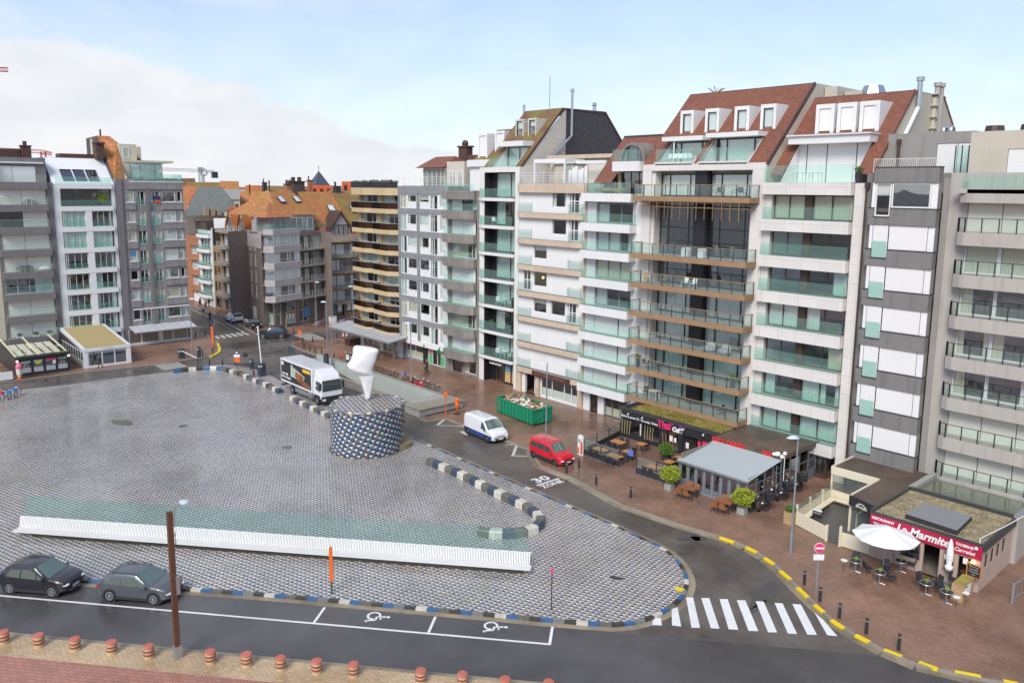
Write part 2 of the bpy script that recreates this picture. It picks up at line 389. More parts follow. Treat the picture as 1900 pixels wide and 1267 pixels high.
def bars_rail(par,F,pts,z0,z1,m_='rail_white',n=4,pitch=1.0,r=.018,vertical=False):
 b_=MB()
 for(a,d),(b,e) in zip(pts,pts[1:]):
  l=math.hypot(b-a,e-d);k=max(1,round(l/pitch))
  for i in range(k+1):
   q=(a+(b-a)*i/k,d+(e-d)*i/k);F.box(b_,q[0]-r,q[0]+r,q[1]-r,q[1]+r,z0,z1)
  zs=[z1-.01]+([] if vertical else[z0+(z1-z0)*(j+.6)/n for j in range(n-1)])+([z0+.08] if vertical else[])
  for z in zs:b_.obox(F.P(a,d,0),F.P(b,e,0),r*1.8,z-r,z+r)
  if vertical:
   kk=max(2,int(l/.13))
   for i in range(kk+1):q=(a+(b-a)*i/kk,d+(e-d)*i/kk);F.box(b_,q[0]-.01,q[0]+.01,q[1]-.01,q[1]+.01,z0+.08,z1)
 return b_.build('railing',MATS[m_],par)
mat('frame_white',(.78,.78,.77),.35,.04);mat('frame_black',(.02,.022,.026),.4,.05);mat('frame_brown',(.07,.042,.03),.45,.1);mat('frame_grey',(.23,.26,.30),.4,.05)
mat('rail_white',(.75,.75,.73),.4,.05);mat('rail_grey',(.34,.35,.36),.4,.05,metal=.3);mat('metal_dark',(.035,.04,.045),.42,.1);mat('steel',(.46,.48,.5),.35,.08,metal=.7)
mat('curtain_white',(.84,.86,.82),.9,.06);mat('curtain_green',(.66,.84,.76),.9,.06);mat('curtain_cream',(.78,.73,.56),.9,.06);mat('blind_cloth',(.74,.74,.70),.8,.04)
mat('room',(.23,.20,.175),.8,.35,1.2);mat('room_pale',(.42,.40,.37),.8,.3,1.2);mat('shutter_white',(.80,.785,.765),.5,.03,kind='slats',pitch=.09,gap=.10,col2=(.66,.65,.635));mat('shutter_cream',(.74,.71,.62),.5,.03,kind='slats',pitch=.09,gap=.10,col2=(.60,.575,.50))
glass('window_glass',(.96,.98,.97),.05,1.2);glass('window_glass_tinted',(.70,.76,.76),.20,1.6);glass('window_glass_green',(.85,.95,.91),.05,1.2)
glass('balcony_glass',(.85,.95,.92),.01,.6,.075,(.56,.80,.72));glass('balcony_glass_clear',(.91,.955,.94),.01,.5,.05,(.72,.84,.79));glass('smoked_glass',(.34,.25,.18),.02,.6,.14,(.06,.042,.03))
# the setting: ground, roads, pavements, plaza
def sheet(name,outer,z,m,holes=()):
 loops=[[Vector((p[0],p[1],0)) for p in outer]]+[[Vector((p[0],p[1],0)) for p in h] for h in holes]
 flat=[v for l in loops for v in l];tri=tessellate_polygon(loops);b=MB()
 fs=[]
 for t in tri:
  a,b_,c=(flat[i] for i in t);fs.append(t if(b_-a).cross(c-a).z>0 else t[::-1])
 b.add([(v.x,v.y,z) for v in flat],fs);return b.build(name,m,fix=False)
def curb(name,pts,m,wd=.16,z0=-.125,z1=.003,closed=False):
 b=MB()
 for p,q in zip(pts,pts[1:]):b.obox(p,q,wd,z0,z1)
 return struct(b.build(name,m))
ZR=-.12
def tile_mat(name,rot,tw,th,blue,cyl=None,rough=(.5,.2),shift=0.0,wall=False):
 M=bpy.data.materials.new(name);M.use_nodes=True;t=M.node_tree;b=t.nodes['Principled BSDF'];ln=t.links.new
 def nn(ty,**k):
  q=t.nodes.new(ty)
  for a,c in k.items():setattr(q,a,c)
  return q
 def mt(op,a,c=None,d=None):
  q=nn('ShaderNodeMath',operation=op)
  for i,v in enumerate((a,c,d)):
   if v is None:continue
   if isinstance(v,(int,float)):q.inputs[i].default_value=v
   else:ln(v,q.inputs[i])
  return q.outputs[0]
 geo=nn('ShaderNodeNewGeometry');sp=nn('ShaderNodeSeparateXYZ')
 if cyl:
  s0=nn('ShaderNodeSeparateXYZ');ln(geo.outputs['Position'],s0.inputs[0])
  ang=mt('MULTIPLY',mt('ARCTAN2',mt('SUBTRACT',s0.outputs[1],cyl[1]),mt('SUBTRACT',s0.outputs[0],cyl[0])),cyl[2])
  u=mt('DIVIDE',ang,tw);v=mt('DIVIDE',s0.outputs[2],th)
 else:
  mp=nn('ShaderNodeMapping');ln(geo.outputs['Position'],mp.inputs[0]);mp.inputs['Rotation'].default_value=(0,0,-rot);ln(mp.outputs[0],sp.inputs[0])
  u=mt('DIVIDE',sp.outputs[0],tw);v=mt('DIVIDE',sp.outputs[1],th)
 j=mt('FLOOR',v);i=mt('FLOOR',mt('ADD',u,0.0))
 k=mt('FLOORED_MODULO',mt('ADD',i,mt('MULTIPLY',j,2)),5)
 isw=mt('COMPARE',k,0,.1);isd=mt('COMPARE',k,2,.1)
 cb=nn('ShaderNodeCombineXYZ');ln(i,cb.inputs[0]);ln(j,cb.inputs[1])
 wn=nn('ShaderNodeTexWhiteNoise',noise_dimensions='2D');ln(cb.outputs[0],wn.inputs['Vector'])
 def ramp(fac,stops):
  r=nn('ShaderNodeValToRGB');r.color_ramp.interpolation='CONSTANT';e=r.color_ramp.elements
  e[0].position,e[0].color=stops[0][0],(*stops[0][1],1);e[1].position,e[1].color=stops[1][0],(*stops[1][1],1)
  for p_,c_ in stops[2:]:q=e.new(p_);q.color=(*c_,1)
  ln(fac,r.inputs[0]);return r.outputs[0]
 if blue:mid=ramp(wn.outputs[0],[(0,(.055,.115,.24)),(.3,(.10,.13,.22)),(.45,(.05,.14,.26)),(.62,(.17,.15,.13)),(.8,(.22,.23,.28))])
 else:mid=ramp(wn.outputs[0],[(0,(.40,.375,.365)),(.25,(.34,.31,.32)),(.45,(.38,.335,.30)),(.66,(.20,.235,.30)),(.74,(.44,.40,.355)),(.90,(.27,.26,.26))])
 dk=ramp(wn.outputs[0],[(0,(.04,.032,.025)),(.5,(.075,.052,.032)),(.8,(.035,.045,.08))])
 wh=ramp(wn.outputs[0],[(0,(.80,.78,.74)),(.35,(.74,.68,.56)),(.6,(.82,.80,.80))])
 def mx(f,a,c,mode='MIX'):
  q=nn('ShaderNodeMix',data_type='RGBA',blend_type=mode)
  for n_,v_ in((0,f),(6,a),(7,c)):
   if isinstance(v_,(int,float)):q.inputs[n_].default_value=v_
   elif isinstance(v_,tuple):q.inputs[n_].default_value=(*v_,1)
   else:ln(v_,q.inputs[n_])
  return q.outputs[2]
 c=mx(isd,mid,dk);c=mx(isw,c,wh)
 fu=mt('FRACT',u);fv=mt('FRACT',v);gr=mt('MAXIMUM',mt('GREATER_THAN',mt('ABSOLUTE',mt('SUBTRACT',fu,.5)),.46),mt('GREATER_THAN',mt('ABSOLUTE',mt('SUBTRACT',fv,.5)),.455))
 c=mx(mt('MULTIPLY',gr,.6),c,(.10,.095,.09))
 no=nn('ShaderNodeTexNoise');ln(geo.outputs['Position'],no.inputs['Vector']);no.inputs['Scale'].default_value=.35;no.inputs['Detail'].default_value=6
 def rng(v_,a,b_,o0,o1):
  q=nn('ShaderNodeMapRange');ln(v_,q.inputs[0]);q.inputs[1].default_value=a;q.inputs[2].default_value=b_;q.inputs[3].default_value=o0;q.inputs[4].default_value=o1;return q.outputs[0]
 c=mx(rng(no.outputs[0],.45,.7,0,.28),c,(.16,.145,.125))
 n2=nn('ShaderNodeTexNoise');ln(geo.outputs['Position'],n2.inputs['Vector']);n2.inputs['Scale'].default_value=.09;n2.inputs['Detail'].default_value=5
 ln(rng(n2.outputs[0],.4,.6,*rough),b.inputs['Roughness'])
 wet=rng(n2.outputs[0],.42,.6,1.0,.82);cc=nn('ShaderNodeCombineColor');[ln(wet,cc.inputs[q]) for q in range(3)]
 c=mx(1.0,c,cc.outputs[0],'MULTIPLY');ln(c,b.inputs['Base Color'])
 bu=nn('ShaderNodeBump');bu.inputs['Strength'].default_value=.5;bu.inputs['Distance'].default_value=.01
 hh=mt('SUBTRACT',mt('MULTIPLY',wn.outputs[0],.6),mt('MULTIPLY',gr,1.0));ln(hh,bu.inputs['Height']);ln(bu.outputs[0],b.inputs['Normal'])
 MATS[name]=M;return M
DIAG=math.atan2(19.68,23.39)
tile_mat('plaza_tiles',DIAG,.15,.125,False,rough=(.30,.08))
mat('asphalt',(.150,.128,.108),.5,.30,.9,bump=.25,bscale=60,wet=True,rd=.55,rw=.22,wscale=.16)
mat('asphalt_new',(.108,.100,.098),.4,.16,.7,bump=.15,bscale=80,wet=True,rd=.40,rw=.17,wscale=.10)
mat('far_ground',(.16,.14,.12),.9,.3,.02)
mat('pavers_red',(.315,.180,.120),.5,.34,.5,kind='pavers',unit=(.22,.11),mortar=.008,mcol=(.17,.11,.08),contrast=.14,wet=True,wscale=.13,rd=.5,rw=.20,bump=.3,wetmul=(.72,.70,.70))
mat('pavers_promenade',(.50,.235,.165),.4,.22,.4,kind='pavers',unit=(.44,.22),mortar=.012,mcol=(.20,.10,.07),contrast=.10,rot=-DIAG,wet=True,wscale=.10,rd=.34,rw=.12,bump=.25,wetmul=(.78,.72,.7))
mat('pavers_sand',(.58,.43,.26),.4,.18,.6,kind='pavers',unit=(.3,.15),mortar=.012,mcol=(.28,.19,.10),contrast=.12,rot=-DIAG,wet=True,wscale=.14,rd=.40,rw=.18,bump=.25,wetmul=(.8,.75,.7))
mat('kerb_concrete',(.30,.265,.21),.6,.22,1.5,bump=.2);mat('gutter_sand',(.34,.28,.195),.5,.25,.8,wet=True,wscale=.3,rd=.55,rw=.25)
mat('concrete',(.36,.35,.32),.7,.22,.8,bump=.2,streak=.35);mat('concrete_green',(.42,.46,.42),.6,.10,.5,bump=.1)
mat('line_white',(.80,.79,.77),.5,.10,1.5);mat('line_worn',(.58,.55,.49),.6,.22,2.0);mat('paint_yellow',(.85,.62,.02),.5,.12,2)
mat('patch_dark',(.085,.075,.072),.35,.12,2)
RAMP=[(-93.0,44.9),(-62.4,44.9),(-62.4,49.15),(-93.0,49.15)]
def nearby(pts,d):return pts
big=[(9000*math.cos(2*math.pi*k/48),9000*math.sin(2*math.pi*k/48)) for k in range(48)]
struct(sheet('ground',big,-.16,MATS['far_ground'],[RAMP]))
struct(sheet('road',[(-330,-160),(160,-160),(160,200),(-330,200)],ZR,MATS['asphalt'],[RAMP]))
du=Vector((math.cos(DIAG),math.sin(DIAG)));dn=Vector((-du.y,du.x))
def DP(s,t):p=Vector((-25.87,26.04))+du*s+dn*t;return(p.x,p.y)
sa=[DP(-60,1.70),DP(14,1.55),DP(40,.6),DP(60,-.5),DP(60,-9),DP(-60,-9)]
struct(sheet('seafront_road',sa,ZR+.004,MATS['asphalt_new']))
ptop=[(121,714),(204,703),(317,689),(355,681.5),(395,677.5),(419,676.2),(450,679),(470,683),(503,697),(516,704)]
pr=[(1136,972.6),(1185,995.6),(1218,1010),(1240,1024),(1257,1040),(1267,1054),(1273,1069),(1274.5,1080),(1272,1091),(1268,1101),(1260,1111),(1250,1120),(1238,1128),(1223,1137),(1206,1144.5),(1188,1150.5),(1170,1154),(1150,1156.5),(1131,1157),(1100,1155),(1011,1148),(929,1140),(837,1132),(740,1123),(606,1111),(490,1101),(336,1090),(180,1077),(0,1060)]
P0=[g(*p) for p in ptop];P1=[g(*p) for p in pr];far_l=[Vector((-125,-52,0)),Vector((-101,-30,0)),Vector((-99.4,14,0))]
plaza=far_l+P0+[Vector((-59.2,39.55,0)),Vector((-37.4,39.12,0))]+P1
ext=P1[-1]+(P1[-1]-P1[-3])*6.2
struct(sheet('plaza',[p for p in plaza]+[ext],0.0,MATS['plaza_tiles'])).name
struct(sheet('plaza_bed',[p for p in plaza]+[ext],-.10,MATS['kerb_concrete']))
def along(pts,step,off=0.0):
 pts=[Vector((p[0],p[1])) for p in pts];out=[];carry=off
 for p,q in zip(pts,pts[1:]):
  l=(q-p).length;s=carry
  while s<l:out.append((p+(q-p)*(s/l),(q-p).normalized()));s+=step
  carry=s-l
 return out
for nm,c in(('block_white',(.66,.62,.53)),('block_blue',(.05,.135,.29)),('block_dark',(.06,.055,.045)),('block_olive',(.15,.14,.11)),('block_grey',(.22,.215,.21)),('block_navy',(.055,.075,.115))):
 mat(nm,c,.35,.2,2.5,bump=.15,wet=True,wscale=1.2,rd=.45,rw=.2,wetmul=(.85,.85,.85))
line=[Vector((-59.2,39.55)),Vector((-37.4,39.12))]+[p.xy for p in P1]+[ext.xy]
kb={k:MB() for k in('block_white','block_dark','block_grey','block_blue','block_olive')}
pos=along(line,.62);seq=['block_white','block_dark','block_grey','block_blue','block_dark','block_olive','block_blue']
for i,(p,d) in enumerate(pos[:-1]):
 q=pos[i+1][0];kb[seq[i%7]].obox(p-d*.001,q-(q-p).normalized()*.012,.26,-.13,.012)
for k,b in kb.items():o=struct(b.build('plaza_kerb',MATS[k]))
gl=[Vector(q) for q in line];gb=MB()
for p,q in zip(gl,gl[1:]):
 d=(q-p).normalized();n=Vector((d.y,-d.x))*-1;off=-.30
 p2=p+Vector((d.y,-d.x))*.30*-1;q2=q+Vector((d.y,-d.x))*.30*-1
lin2=[]
for i,p in enumerate(gl):
 d=(gl[min(i+1,len(gl)-1)]-gl[max(i-1,0)]).normalized();lin2.append((p,Vector((-d.y,d.x))))
gp=MB()
for(p,n),(q,n2) in zip(lin2,lin2[1:]):gp.poly([(*(p+n*.10),ZR+.008),(*(q+n2*.10),ZR+.008),(*(q+n2*.52),ZR+.008),(*(p+n*.52),ZR+.008)])
struct(gp.build('gutter',MATS['gutter_sand'],fix=False))
kr=[(549,644),(558,648),(598,659.5)]
KR=[Vector((-101.5,50.5,0)),Vector((-99.7,50.27,0)),Vector((-93.05,50.0,0)),Vector((-93.05,49.45,0)),Vector((-62.0,49.45,0)),Vector((-62.0,43.65,0)),Vector((-60.6,43.64,0)),Vector((-60.3,45.6,0)),Vector((-47.9,45.5,0)),Vector((-44.6,43.4,0))]
KR2=[g(*p) for p in[(1060,885),(1154,936),(1261,972),(1300,983),(1332,993),(1360,1002),(1386,1013),(1420,1033),(1449,1057),(1480,1088),(1512,1119),(1543,1148),(1590,1178),(1640,1205),(1700,1230),(1800,1254),(1870,1266)]]
end=[KR2[-1]+(KR2[-1]-KR2[-3])*3]
side=[Vector((160,60,0)),Vector((160,200,0)),Vector((-103,200,0)),Vector((-102.3,62,0)),Vector((-102.6,59.5,0)),Vector((-103.8,56.5,0)),Vector((-105.4,53.6,0)),Vector((-104.6,51.6,0)),Vector((-103,50.7,0))]
struct(sheet('right_pavement',KR+KR2+end+side,0.0,MATS['pavers_red']))
curb('kerb',[p for p in KR[5:]+KR2+end],MATS['kerb_concrete']);curb('kerb',side[3:]+KR[:3],MATS['kerb_concrete'])
gp=MB();ks=KR[5:]+KR2+end
for p,q in zip(ks[3:],ks[4:]):
 d=(q-p).normalized();n=Vector((d.y,-d.x,0));gp.poly([(*(p+n*.08).xy,ZR+.006),(*(p+n*.5).xy,ZR+.006),(*(q+n*.5).xy,ZR+.006),(*(q+n*.08).xy,ZR+.006)])
struct(gp.build('gutter',MATS['gutter_sand']))
KL=[Vector((-104.9,-60,0)),Vector((-104.3,16,0)),Vector((-104.2,22.8,0)),Vector((-103.4,27.6,0)),Vector((-102.9,31.6,0)),Vector((-103.0,37.7,0)),Vector((-103.5,39.5,0)),Vector((-104.4,40.4,0)),Vector((-105.5,41.1,0)),Vector((-107.4,41.9,0)),Vector((-112.1,43.6,0)),Vector((-118,44.5,0)),Vector((-330,50,0)),Vector((-330,-60,0))]
struct(sheet('left_pavement',KL,0.0,MATS['pavers_red']));curb('kerb',KL[:-1],MATS['kerb_concrete'])
KC=[Vector((-330,57.0,0)),Vector((-150,53.2,0)),Vector((-132.5,53.0,0)),Vector((-116.7,50.9,0)),Vector((-114.7,50.9,0)),Vector((-112.4,52.2,0)),Vector((-111.3,54.2,0)),Vector((-111.1,58,0)),Vector((-110.7,62,0)),Vector((-110.6,66,0)),Vector((-112.4,69,0)),Vector((-114.0,85,0)),Vector((-114,200,0)),Vector((-330,200,0))]
struct(sheet('corner_pavement',KC,0.0,MATS['pavers_red']));curb('kerb',KC[:-1],MATS['kerb_concrete'])
pm=[g(x,y) for x,y in((0,1173),(177,1188),(324,1206.7),(509,1218.5),(679,1235),(800,1248),(964,1264))]
A0=pm[0]+(pm[0]-pm[-1]).normalized()*60;A1=pm[-1]+(pm[-1]-pm[0]).normalized()*40
pdir=(pm[-1]-pm[0]).normalized();pn=Vector((pdir.y,-pdir.x,0))
struct(sheet('promenade',[A0+pn*60,A1+pn*60,A1+pn*1.75,A0+pn*1.75],0.0,MATS['pavers_promenade']))
struct(sheet('promenade_edge',[A0+pn*1.75,A1+pn*1.75,A1+pn*.1,A0+pn*.1],0.0,MATS['pavers_sand']))
curb('kerb',[A0,A1],MATS['gutter_sand'],.22)
def mark(name,quads,m,z=ZR+.010):
 b=MB()
 for q in quads:b.poly([(p[0],p[1],z) for p in q])
 return struct(b.build(name,m))
def GZ(*pts):return[g(x,y,ZR) for x,y in pts]
zb=[]
for tops in(((1309.5,1112),(1320,1113),(1348,1165),(1333,1165)),((1343,1112),(1356,1113),(1382,1168),(1366,1167))):pass
T0,T1=[(1270,1109),(1300,1109.5),(1334,1111),(1367,1113),(1402,1115),(1436,1118),(1469,1120)],None
bars=[((1273,1108),(1286,1108),(1299,1164.5),(1283,1164)),((1301,1109),(1316,1109),(1335,1166),(1319,1165)),((1335,1111),(1350,1111),(1370,1168),(1352,1167)),((1367,1113),(1383,1113.5),(1407,1170.5),(1389,1170)),((1402,1115),(1417,1115.5),(1442,1173),(1425,1172.5)),((1437,1118),(1452,1119),(1479,1176),(1462,1175)),((1470,1120),(1486,1121),(1516,1177.5),(1498,1177)),((1511,1136),(1528,1150),(1554,1180),(1535,1178)),((1246,1129),(1257,1126),(1264,1162),(1247,1160)),((1212,1147),(1226,1146),(1228,1160),(1210,1159))]
mark('zebra_crossing',[GZ(*q) for q in bars],MATS['line_white'])
LW=.07
def dl(a,b,w=LW):p=Vector(a[:2]);q=Vector(b[:2]);d=(q-p).normalized();n=Vector((-d.y,d.x))*w;return[p-n,q-n,q+n,p+n]
mark('parking_line',[dl(DP(-75,0),DP(0.07,0)),dl(DP(0,.08),DP(0,1.62)),dl(DP(-6.25,.08),DP(-6.25,1.62)),dl(DP(-12.4,.08),DP(-12.4,1.62))],MATS['line_white'])
def wheelchair(c,rz,sc):
 b=MB();z=ZR+.010
 def W(x,y):return(c[0]+sc*(x*math.cos(rz)-y*math.sin(rz)),c[1]+sc*(x*math.sin(rz)+y*math.cos(rz)),z)
 def bar(p,q,w=.07):
  p=Vector(p);q=Vector(q);d=(q-p).normalized();n=Vector((-d.y,d.x))*w;b.poly([W(*(p-n)),W(*(q-n)),W(*(q+n)),W(*(p+n))])
 pr_=[(.42*math.cos(a),.42*math.sin(a)) for a in[R_(v) for v in range(95,385,14)]];pi=[(.29*math.cos(a),.29*math.sin(a)) for a in[R_(v) for v in range(95,385,14)]]
 for k in range(len(pr_)-1):b.poly([W(*pi[k]),W(*pi[k+1]),W(*pr_[k+1]),W(*pr_[k])])
 hd=[W(.02+.11*math.cos(a),.86+.11*math.sin(a)) for a in[2*math.pi*k/12 for k in range(12)]];b.poly(hd)
 bar((.03,.72),(.08,.22));bar((.06,.22),(.42,.20));bar((.42,.24),(.56,-.30));bar((.53,-.30),(.70,-.26));bar((.06,.50),(.36,.46),.045)
 return struct(b.build('wheelchair_symbol',MATS['line_white'],fix=False))
wheelchair(g(694,1142,ZR),DIAG+R_(-90),.92);wheelchair(g(911,1160.5,ZR),DIAG+R_(-90),.92)
for a,b_ in(((1336,996),(1362,1005)),((1385,1014),(1405,1024)),((1419,1034),(1437,1046)),((1448,1058),(1467,1074)),((1480,1089),(1499,1107)),((1512,1121),(1529,1135)),((1543,1149),(1566,1164)),((1588,1177),(1614,1190)),((1640,1204),(1674,1217)),((1705,1227),(1740,1240)),((1772,1245),(1820,1254)),((1862,1262),(1890,1268))):
 b=MB();p=g(*a);q=g(*b_);b.obox(p,q,.24,-.10,.012);struct(b.build('yellow_kerb_stone',MATS['paint_yellow']))
b=MB();y0=[g(*p) for p in((404,637),(407,645),(407,652),(398,658),(390,661))]
for p,q in zip(y0,y0[1:]):b.obox(p,q,.34,-.10,.012)
struct(b.build('yellow_kerb_stone',MATS['paint_yellow']));b=MB();b.obox(g(1257,1095),g(1264,1090),.5,-.13,.014);struct(b.build('yellow_kerb_stone',MATS['paint_yellow']))
zg=[(-60.3,45.0),(-59.7,44.0),(-57.7,44.3),(-54.4,43.0),(-53.6,45.0)]
mark('bay_marking',[dl(g(826,777,ZR),g(811,789,ZR),.13),dl(g(811,789,ZR),g(860,791,ZR),.09),dl(g(938,825,ZR),g(959,825,ZR),.09),dl(g(959,825,ZR),g(951,847,ZR),.13),dl(g(951,846,ZR),g(980,846,ZR),.09),dl(g(1003,863,ZR),g(1026,869,ZR),.12),dl(g(856,800,ZR),g(868,807,ZR),.2)],MATS['line_worn'])
mark('speed_panel',[GZ((975,894),(1021,880),(1053,892),(1003,908))],MATS['patch_dark'],ZR+.006)
root=thing('road_lettering','white speed digits and word on a dark panel in the carriageway','road marking',(g(1013,894,ZR).x,g(1013,894,ZR).y,ZR+.006))
ux=g(1037,887.5,ZR)-g(996,900.5,ZR);ux.z=0;ux.normalize();uy=Vector((-ux.y,ux.x,0))
text('digits','30',MATS['line_white'],root,(*g(1004,889.5,ZR).xy,ZR+.013),ux,uy,1.25,.002,bold=.03,wide=1.3)
text('word','ZONE',MATS['line_white'],root,(*g(1025,898,ZR).xy,ZR+.013),ux,uy,.8,.002,bold=.02)
b=MB();b.poly([(*p,ZR+.012) for p in dl(g(996,900.5,ZR),g(1037,887.5,ZR),.10)]);b.build('bar',MATS['line_white'],root)
def zebra(name,pts4,n,m,fr=.5):
 a,b_,c,d=[Vector(g(*p,ZR)) for p in pts4];qs=[]
 for i in range(n):
  t0=i/n;t1=(i+fr)/n;qs.append([a.lerp(b_,t0),a.lerp(b_,t1),d.lerp(c,t1),d.lerp(c,t0)])
 return mark(name,qs,m)
def bars_between(name,p0,p1,q0,q1,n,m,fr=.5):
 """n bars, each running p-side -> q-side, spread from p0/q0 to p1/q1 (pixels)"""
 a,b_,c,d=[Vector(g(*p,ZR)) for p in(p0,p1,q0,q1)];qs=[]
 for i in range(n):t0=i/(n-1+fr);t1=(i+fr)/(n-1+fr);qs.append([a.lerp(b_,t0),a.lerp(b_,t1),c.lerp(d,t1),c.lerp(d,t0)])
 return mark(name,qs,m)
bars_between('zebra_crossing',(397,624),(450,616),(404,629),(464,621),6,MATS['line_worn'])
bars_between('zebra_crossing',(544,622),(575,633),(578,618),(605,629),7,MATS['line_worn'])
bars_between('zebra_crossing',(285,677),(303,687),(328,670),(347,679.5),5,MATS['line_worn'])
mark('street_line',[dl(g(346,569,ZR),g(420,606,ZR),.09),dl(g(418,598,ZR),g(452,616,ZR),.09),dl(g(350,579,ZR),g(372,574,ZR),.07),dl(g(398,594,ZR),g(412,592,ZR),.07),dl(g(434,609,ZR),g(446,607,ZR),.07)],MATS['line_worn'])
def blob(px,py,a,b_,m,rz=0,z=ZR+.005,name='tar_patch'):
 c=g(px,py,z);v=[]
 for k in range(14):
  t=2*math.pi*k/14;r=1+random.uniform(-.25,.25);x,y=a*r*math.cos(t),b_*r*math.sin(t)
  v.append((c.x+x*math.cos(rz)-y*math.sin(rz),c.y+x*math.sin(rz)+y*math.cos(rz),z))
 o=MB();o.poly(v);return struct(o.build(name,m))
for a in((1285,999,1.2,.35),(1320,1017,.8,.2),(1343,1068,.7,.45),(1418,1104,1.8,.55),(1290,996,.6,.3),(1270,1026,.7,.2),(1400,1130,1.2,.2),(832,790,1.0,.3),(520,690,1.2,.5)):blob(*a,MATS['patch_dark'],random.uniform(0,3))
struct(blob(228,784,1.3,.8,MATS['block_olive'],.2,.004,'drain_cover'));struct(blob(1143,1071,.5,.2,MATS['block_dark'],.6,.004,'drain_cover'))
for p in((498,634),(588,700),(340,790),(533,830)):blob(*p,.45,.4,MATS['block_olive'],0,.004 if p[1]>720 else ZR+.006,'manhole_cover')
rp=MB();rp.box(-93.0,-62.4,49.15,49.45,-4.4,.62);rp.box(-93.2,-93.0,44.6,49.45,-1,.0);w1=rp
root=thing('car_park_ramp','sunken concrete ramp with pale parapets going down under the pavement','ramp',(-78,47,0))
rp.build('far_wall',MATS['concrete_green'],root)
b=MB();b.box(-84.8,-65.6,44.6,44.9,-4.4,.62);b.build('near_wall',MATS['concrete'],root)
b=MB();b.ext([(-93.0,44.9,-.125),(-62.4,44.9,-3.9),(-62.4,44.9,-4.2),(-93.0,44.9,-.4)],(0,4.25,0));b.build('deck',MATS['asphalt'],root)
b=MB();b.box(-93.0,-65.6,49.13,49.5,.62,.68);b.box(-84.8,-65.6,44.55,44.95,.62,.68);b.build('coping',MATS['kerb_concrete'],root)
b=MB();b.box(-66.2,-62.3,43.9,44.3,-.1,.62);b.box(-62.7,-62.3,44.3,49.4,-.1,.62);b.box(-66.2,-62.7,44.3,49.12,.40,.60);b.build('portal',MATS['concrete'],root)
b=MB();b.box(-64.6,-62.2,43.8,49.55,.62,.72);b.box(-66.3,-64.6,43.8,44.3,.62,.72);b.build('portal_roof',MATS['kerb_concrete'],root)
b=MB();b.box(-62.4,-62.3,44.62,49.15,-4.2,0);b.build('back_wall',MATS['concrete'],root)
def block_wall(pts,label,h=.42,wd=.62,step=.80,start=0,gaps=(),seqs=None):
 pos=along([p.xy for p in pts],step);root=thing('block_wall',label,'low wall',(pos[len(pos)//2][0].x,pos[len(pos)//2][0].y,0),'curved walls of coloured glazed blocks')
 sq=seqs or['block_white','block_olive','block_navy']
 for i in range(len(pos)-1):
  p,q=pos[i][0],pos[i+1][0]
  if any(a<=i<=b_ for a,b_ in gaps):continue
  d=(q-p).normalized();n=Vector((-d.y,d.x));b=MB();nx=(pos[i+2][0]-q).normalized() if i+2<len(pos) else d;n2=Vector((-(d+nx).normalized().y,(d+nx).normalized().x));pv=(p-pos[i-1][0]).normalized() if i else d;n1=Vector((-(d+pv).normalized().y,(d+pv).normalized().x))
  for t0,t1,z0,z1 in((.5,.46,0,h*.8),(.46,.38,h*.8,h)):
   lo_=[p+n1*wd*t0,q+n2*wd*t0,q-n2*wd*t0,p-n1*wd*t0];hi=[p+n1*wd*t1,q+n2*wd*t1,q-n2*wd*t1,p-n1*wd*t1]
   b.add([(*v,z0) for v in lo_]+[(*v,z1) for v in hi],[(0,3,2,1),(4,5,6,7),(0,1,5,4),(1,2,6,5),(2,3,7,6),(3,0,4,7)])
  b.build('glazed_block',MATS[sq[(i+start)%len(sq)]],root)
def smooth_curve(pts,n=6):
 out=[]
 for i in range(len(pts)-1):
  a,b_,c,d=pts[max(i-1,0)],pts[i],pts[i+1],pts[min(i+2,len(pts)-1)]
  for k in range(n):t=k/n;out.append(.5*((2*b_)+(c-a)*t+(2*a-5*b_+4*c-d)*t*t+(3*b_-a-3*c+d)*t**3))
 return out+[pts[-1]]
block_wall(smooth_curve([g(*p) for p in((322,692),(345,689),(380,686),(410,686.5),(440,694),(470,706),(500,719),(520,729),(524,731))]),'curved low wall of blue, black and white blocks at the far end of the plaza',step=.86,seqs=['block_blue','block_dark','block_white','block_dark','block_blue','block_white','block_blue','block_olive','block_dark','block_white','block_olive','block_dark','block_olive','block_white','block_navy','block_olive','block_white','block_navy','block_olive','block_white','block_dark','block_olive','block_white','block_navy','block_olive','block_white','block_navy'])
block_wall(smooth_curve([g(*p) for p in((542,741),(548,744),(570,755),(600,769),(613,776))]),'short low wall of glazed blocks alongside the white lorry',start=0)
block_wall(smooth_curve([g(*p) for p in((796,860),(830,874),(870,892),(912,914),(950,932),(978,946),(999,963),(1003,974),(992,986),(965,994),(930,996),(903,994),(880,990))]),'long hooked low wall of glazed blocks at the right side of the plaza',start=1,h=.5,wd=.66)
# the right-hand row of apartment buildings (facade line Y = 58.4)
RF=Fr((0,58.4),(1,0),(0,-1))
mat('stone_white',(.72,.685,.64),.55,.06,.5,kind='panels',unit=(1.6,1.42),mortar=.018,mcol=(.55,.52,.48),contrast=.03,streak=.06)
mat('render_white',(.76,.755,.74),.6,.06,.5,streak=.08)
mat('stone_white2',(.75,.73,.69),.55,.05,.5,kind='panels',unit=(2.2,.95),mortar=.014,mcol=(.6,.58,.54),contrast=.03,streak=.06)
mat('stone_beige',(.60,.475,.36),.6,.08,.8,kind='panels',unit=(1.5,.9),mortar=.014,mcol=(.42,.33,.25),contrast=.06,streak=.2)
mat('stone_sand',(.58,.44,.25),.6,.12,.8,streak=.3);mat('stone_grey',(.135,.128,.122),.6,.12,.8,kind='panels',unit=(1.1,.8),mortar=.012,mcol=(.07,.065,.06),contrast=.10,streak=.45)
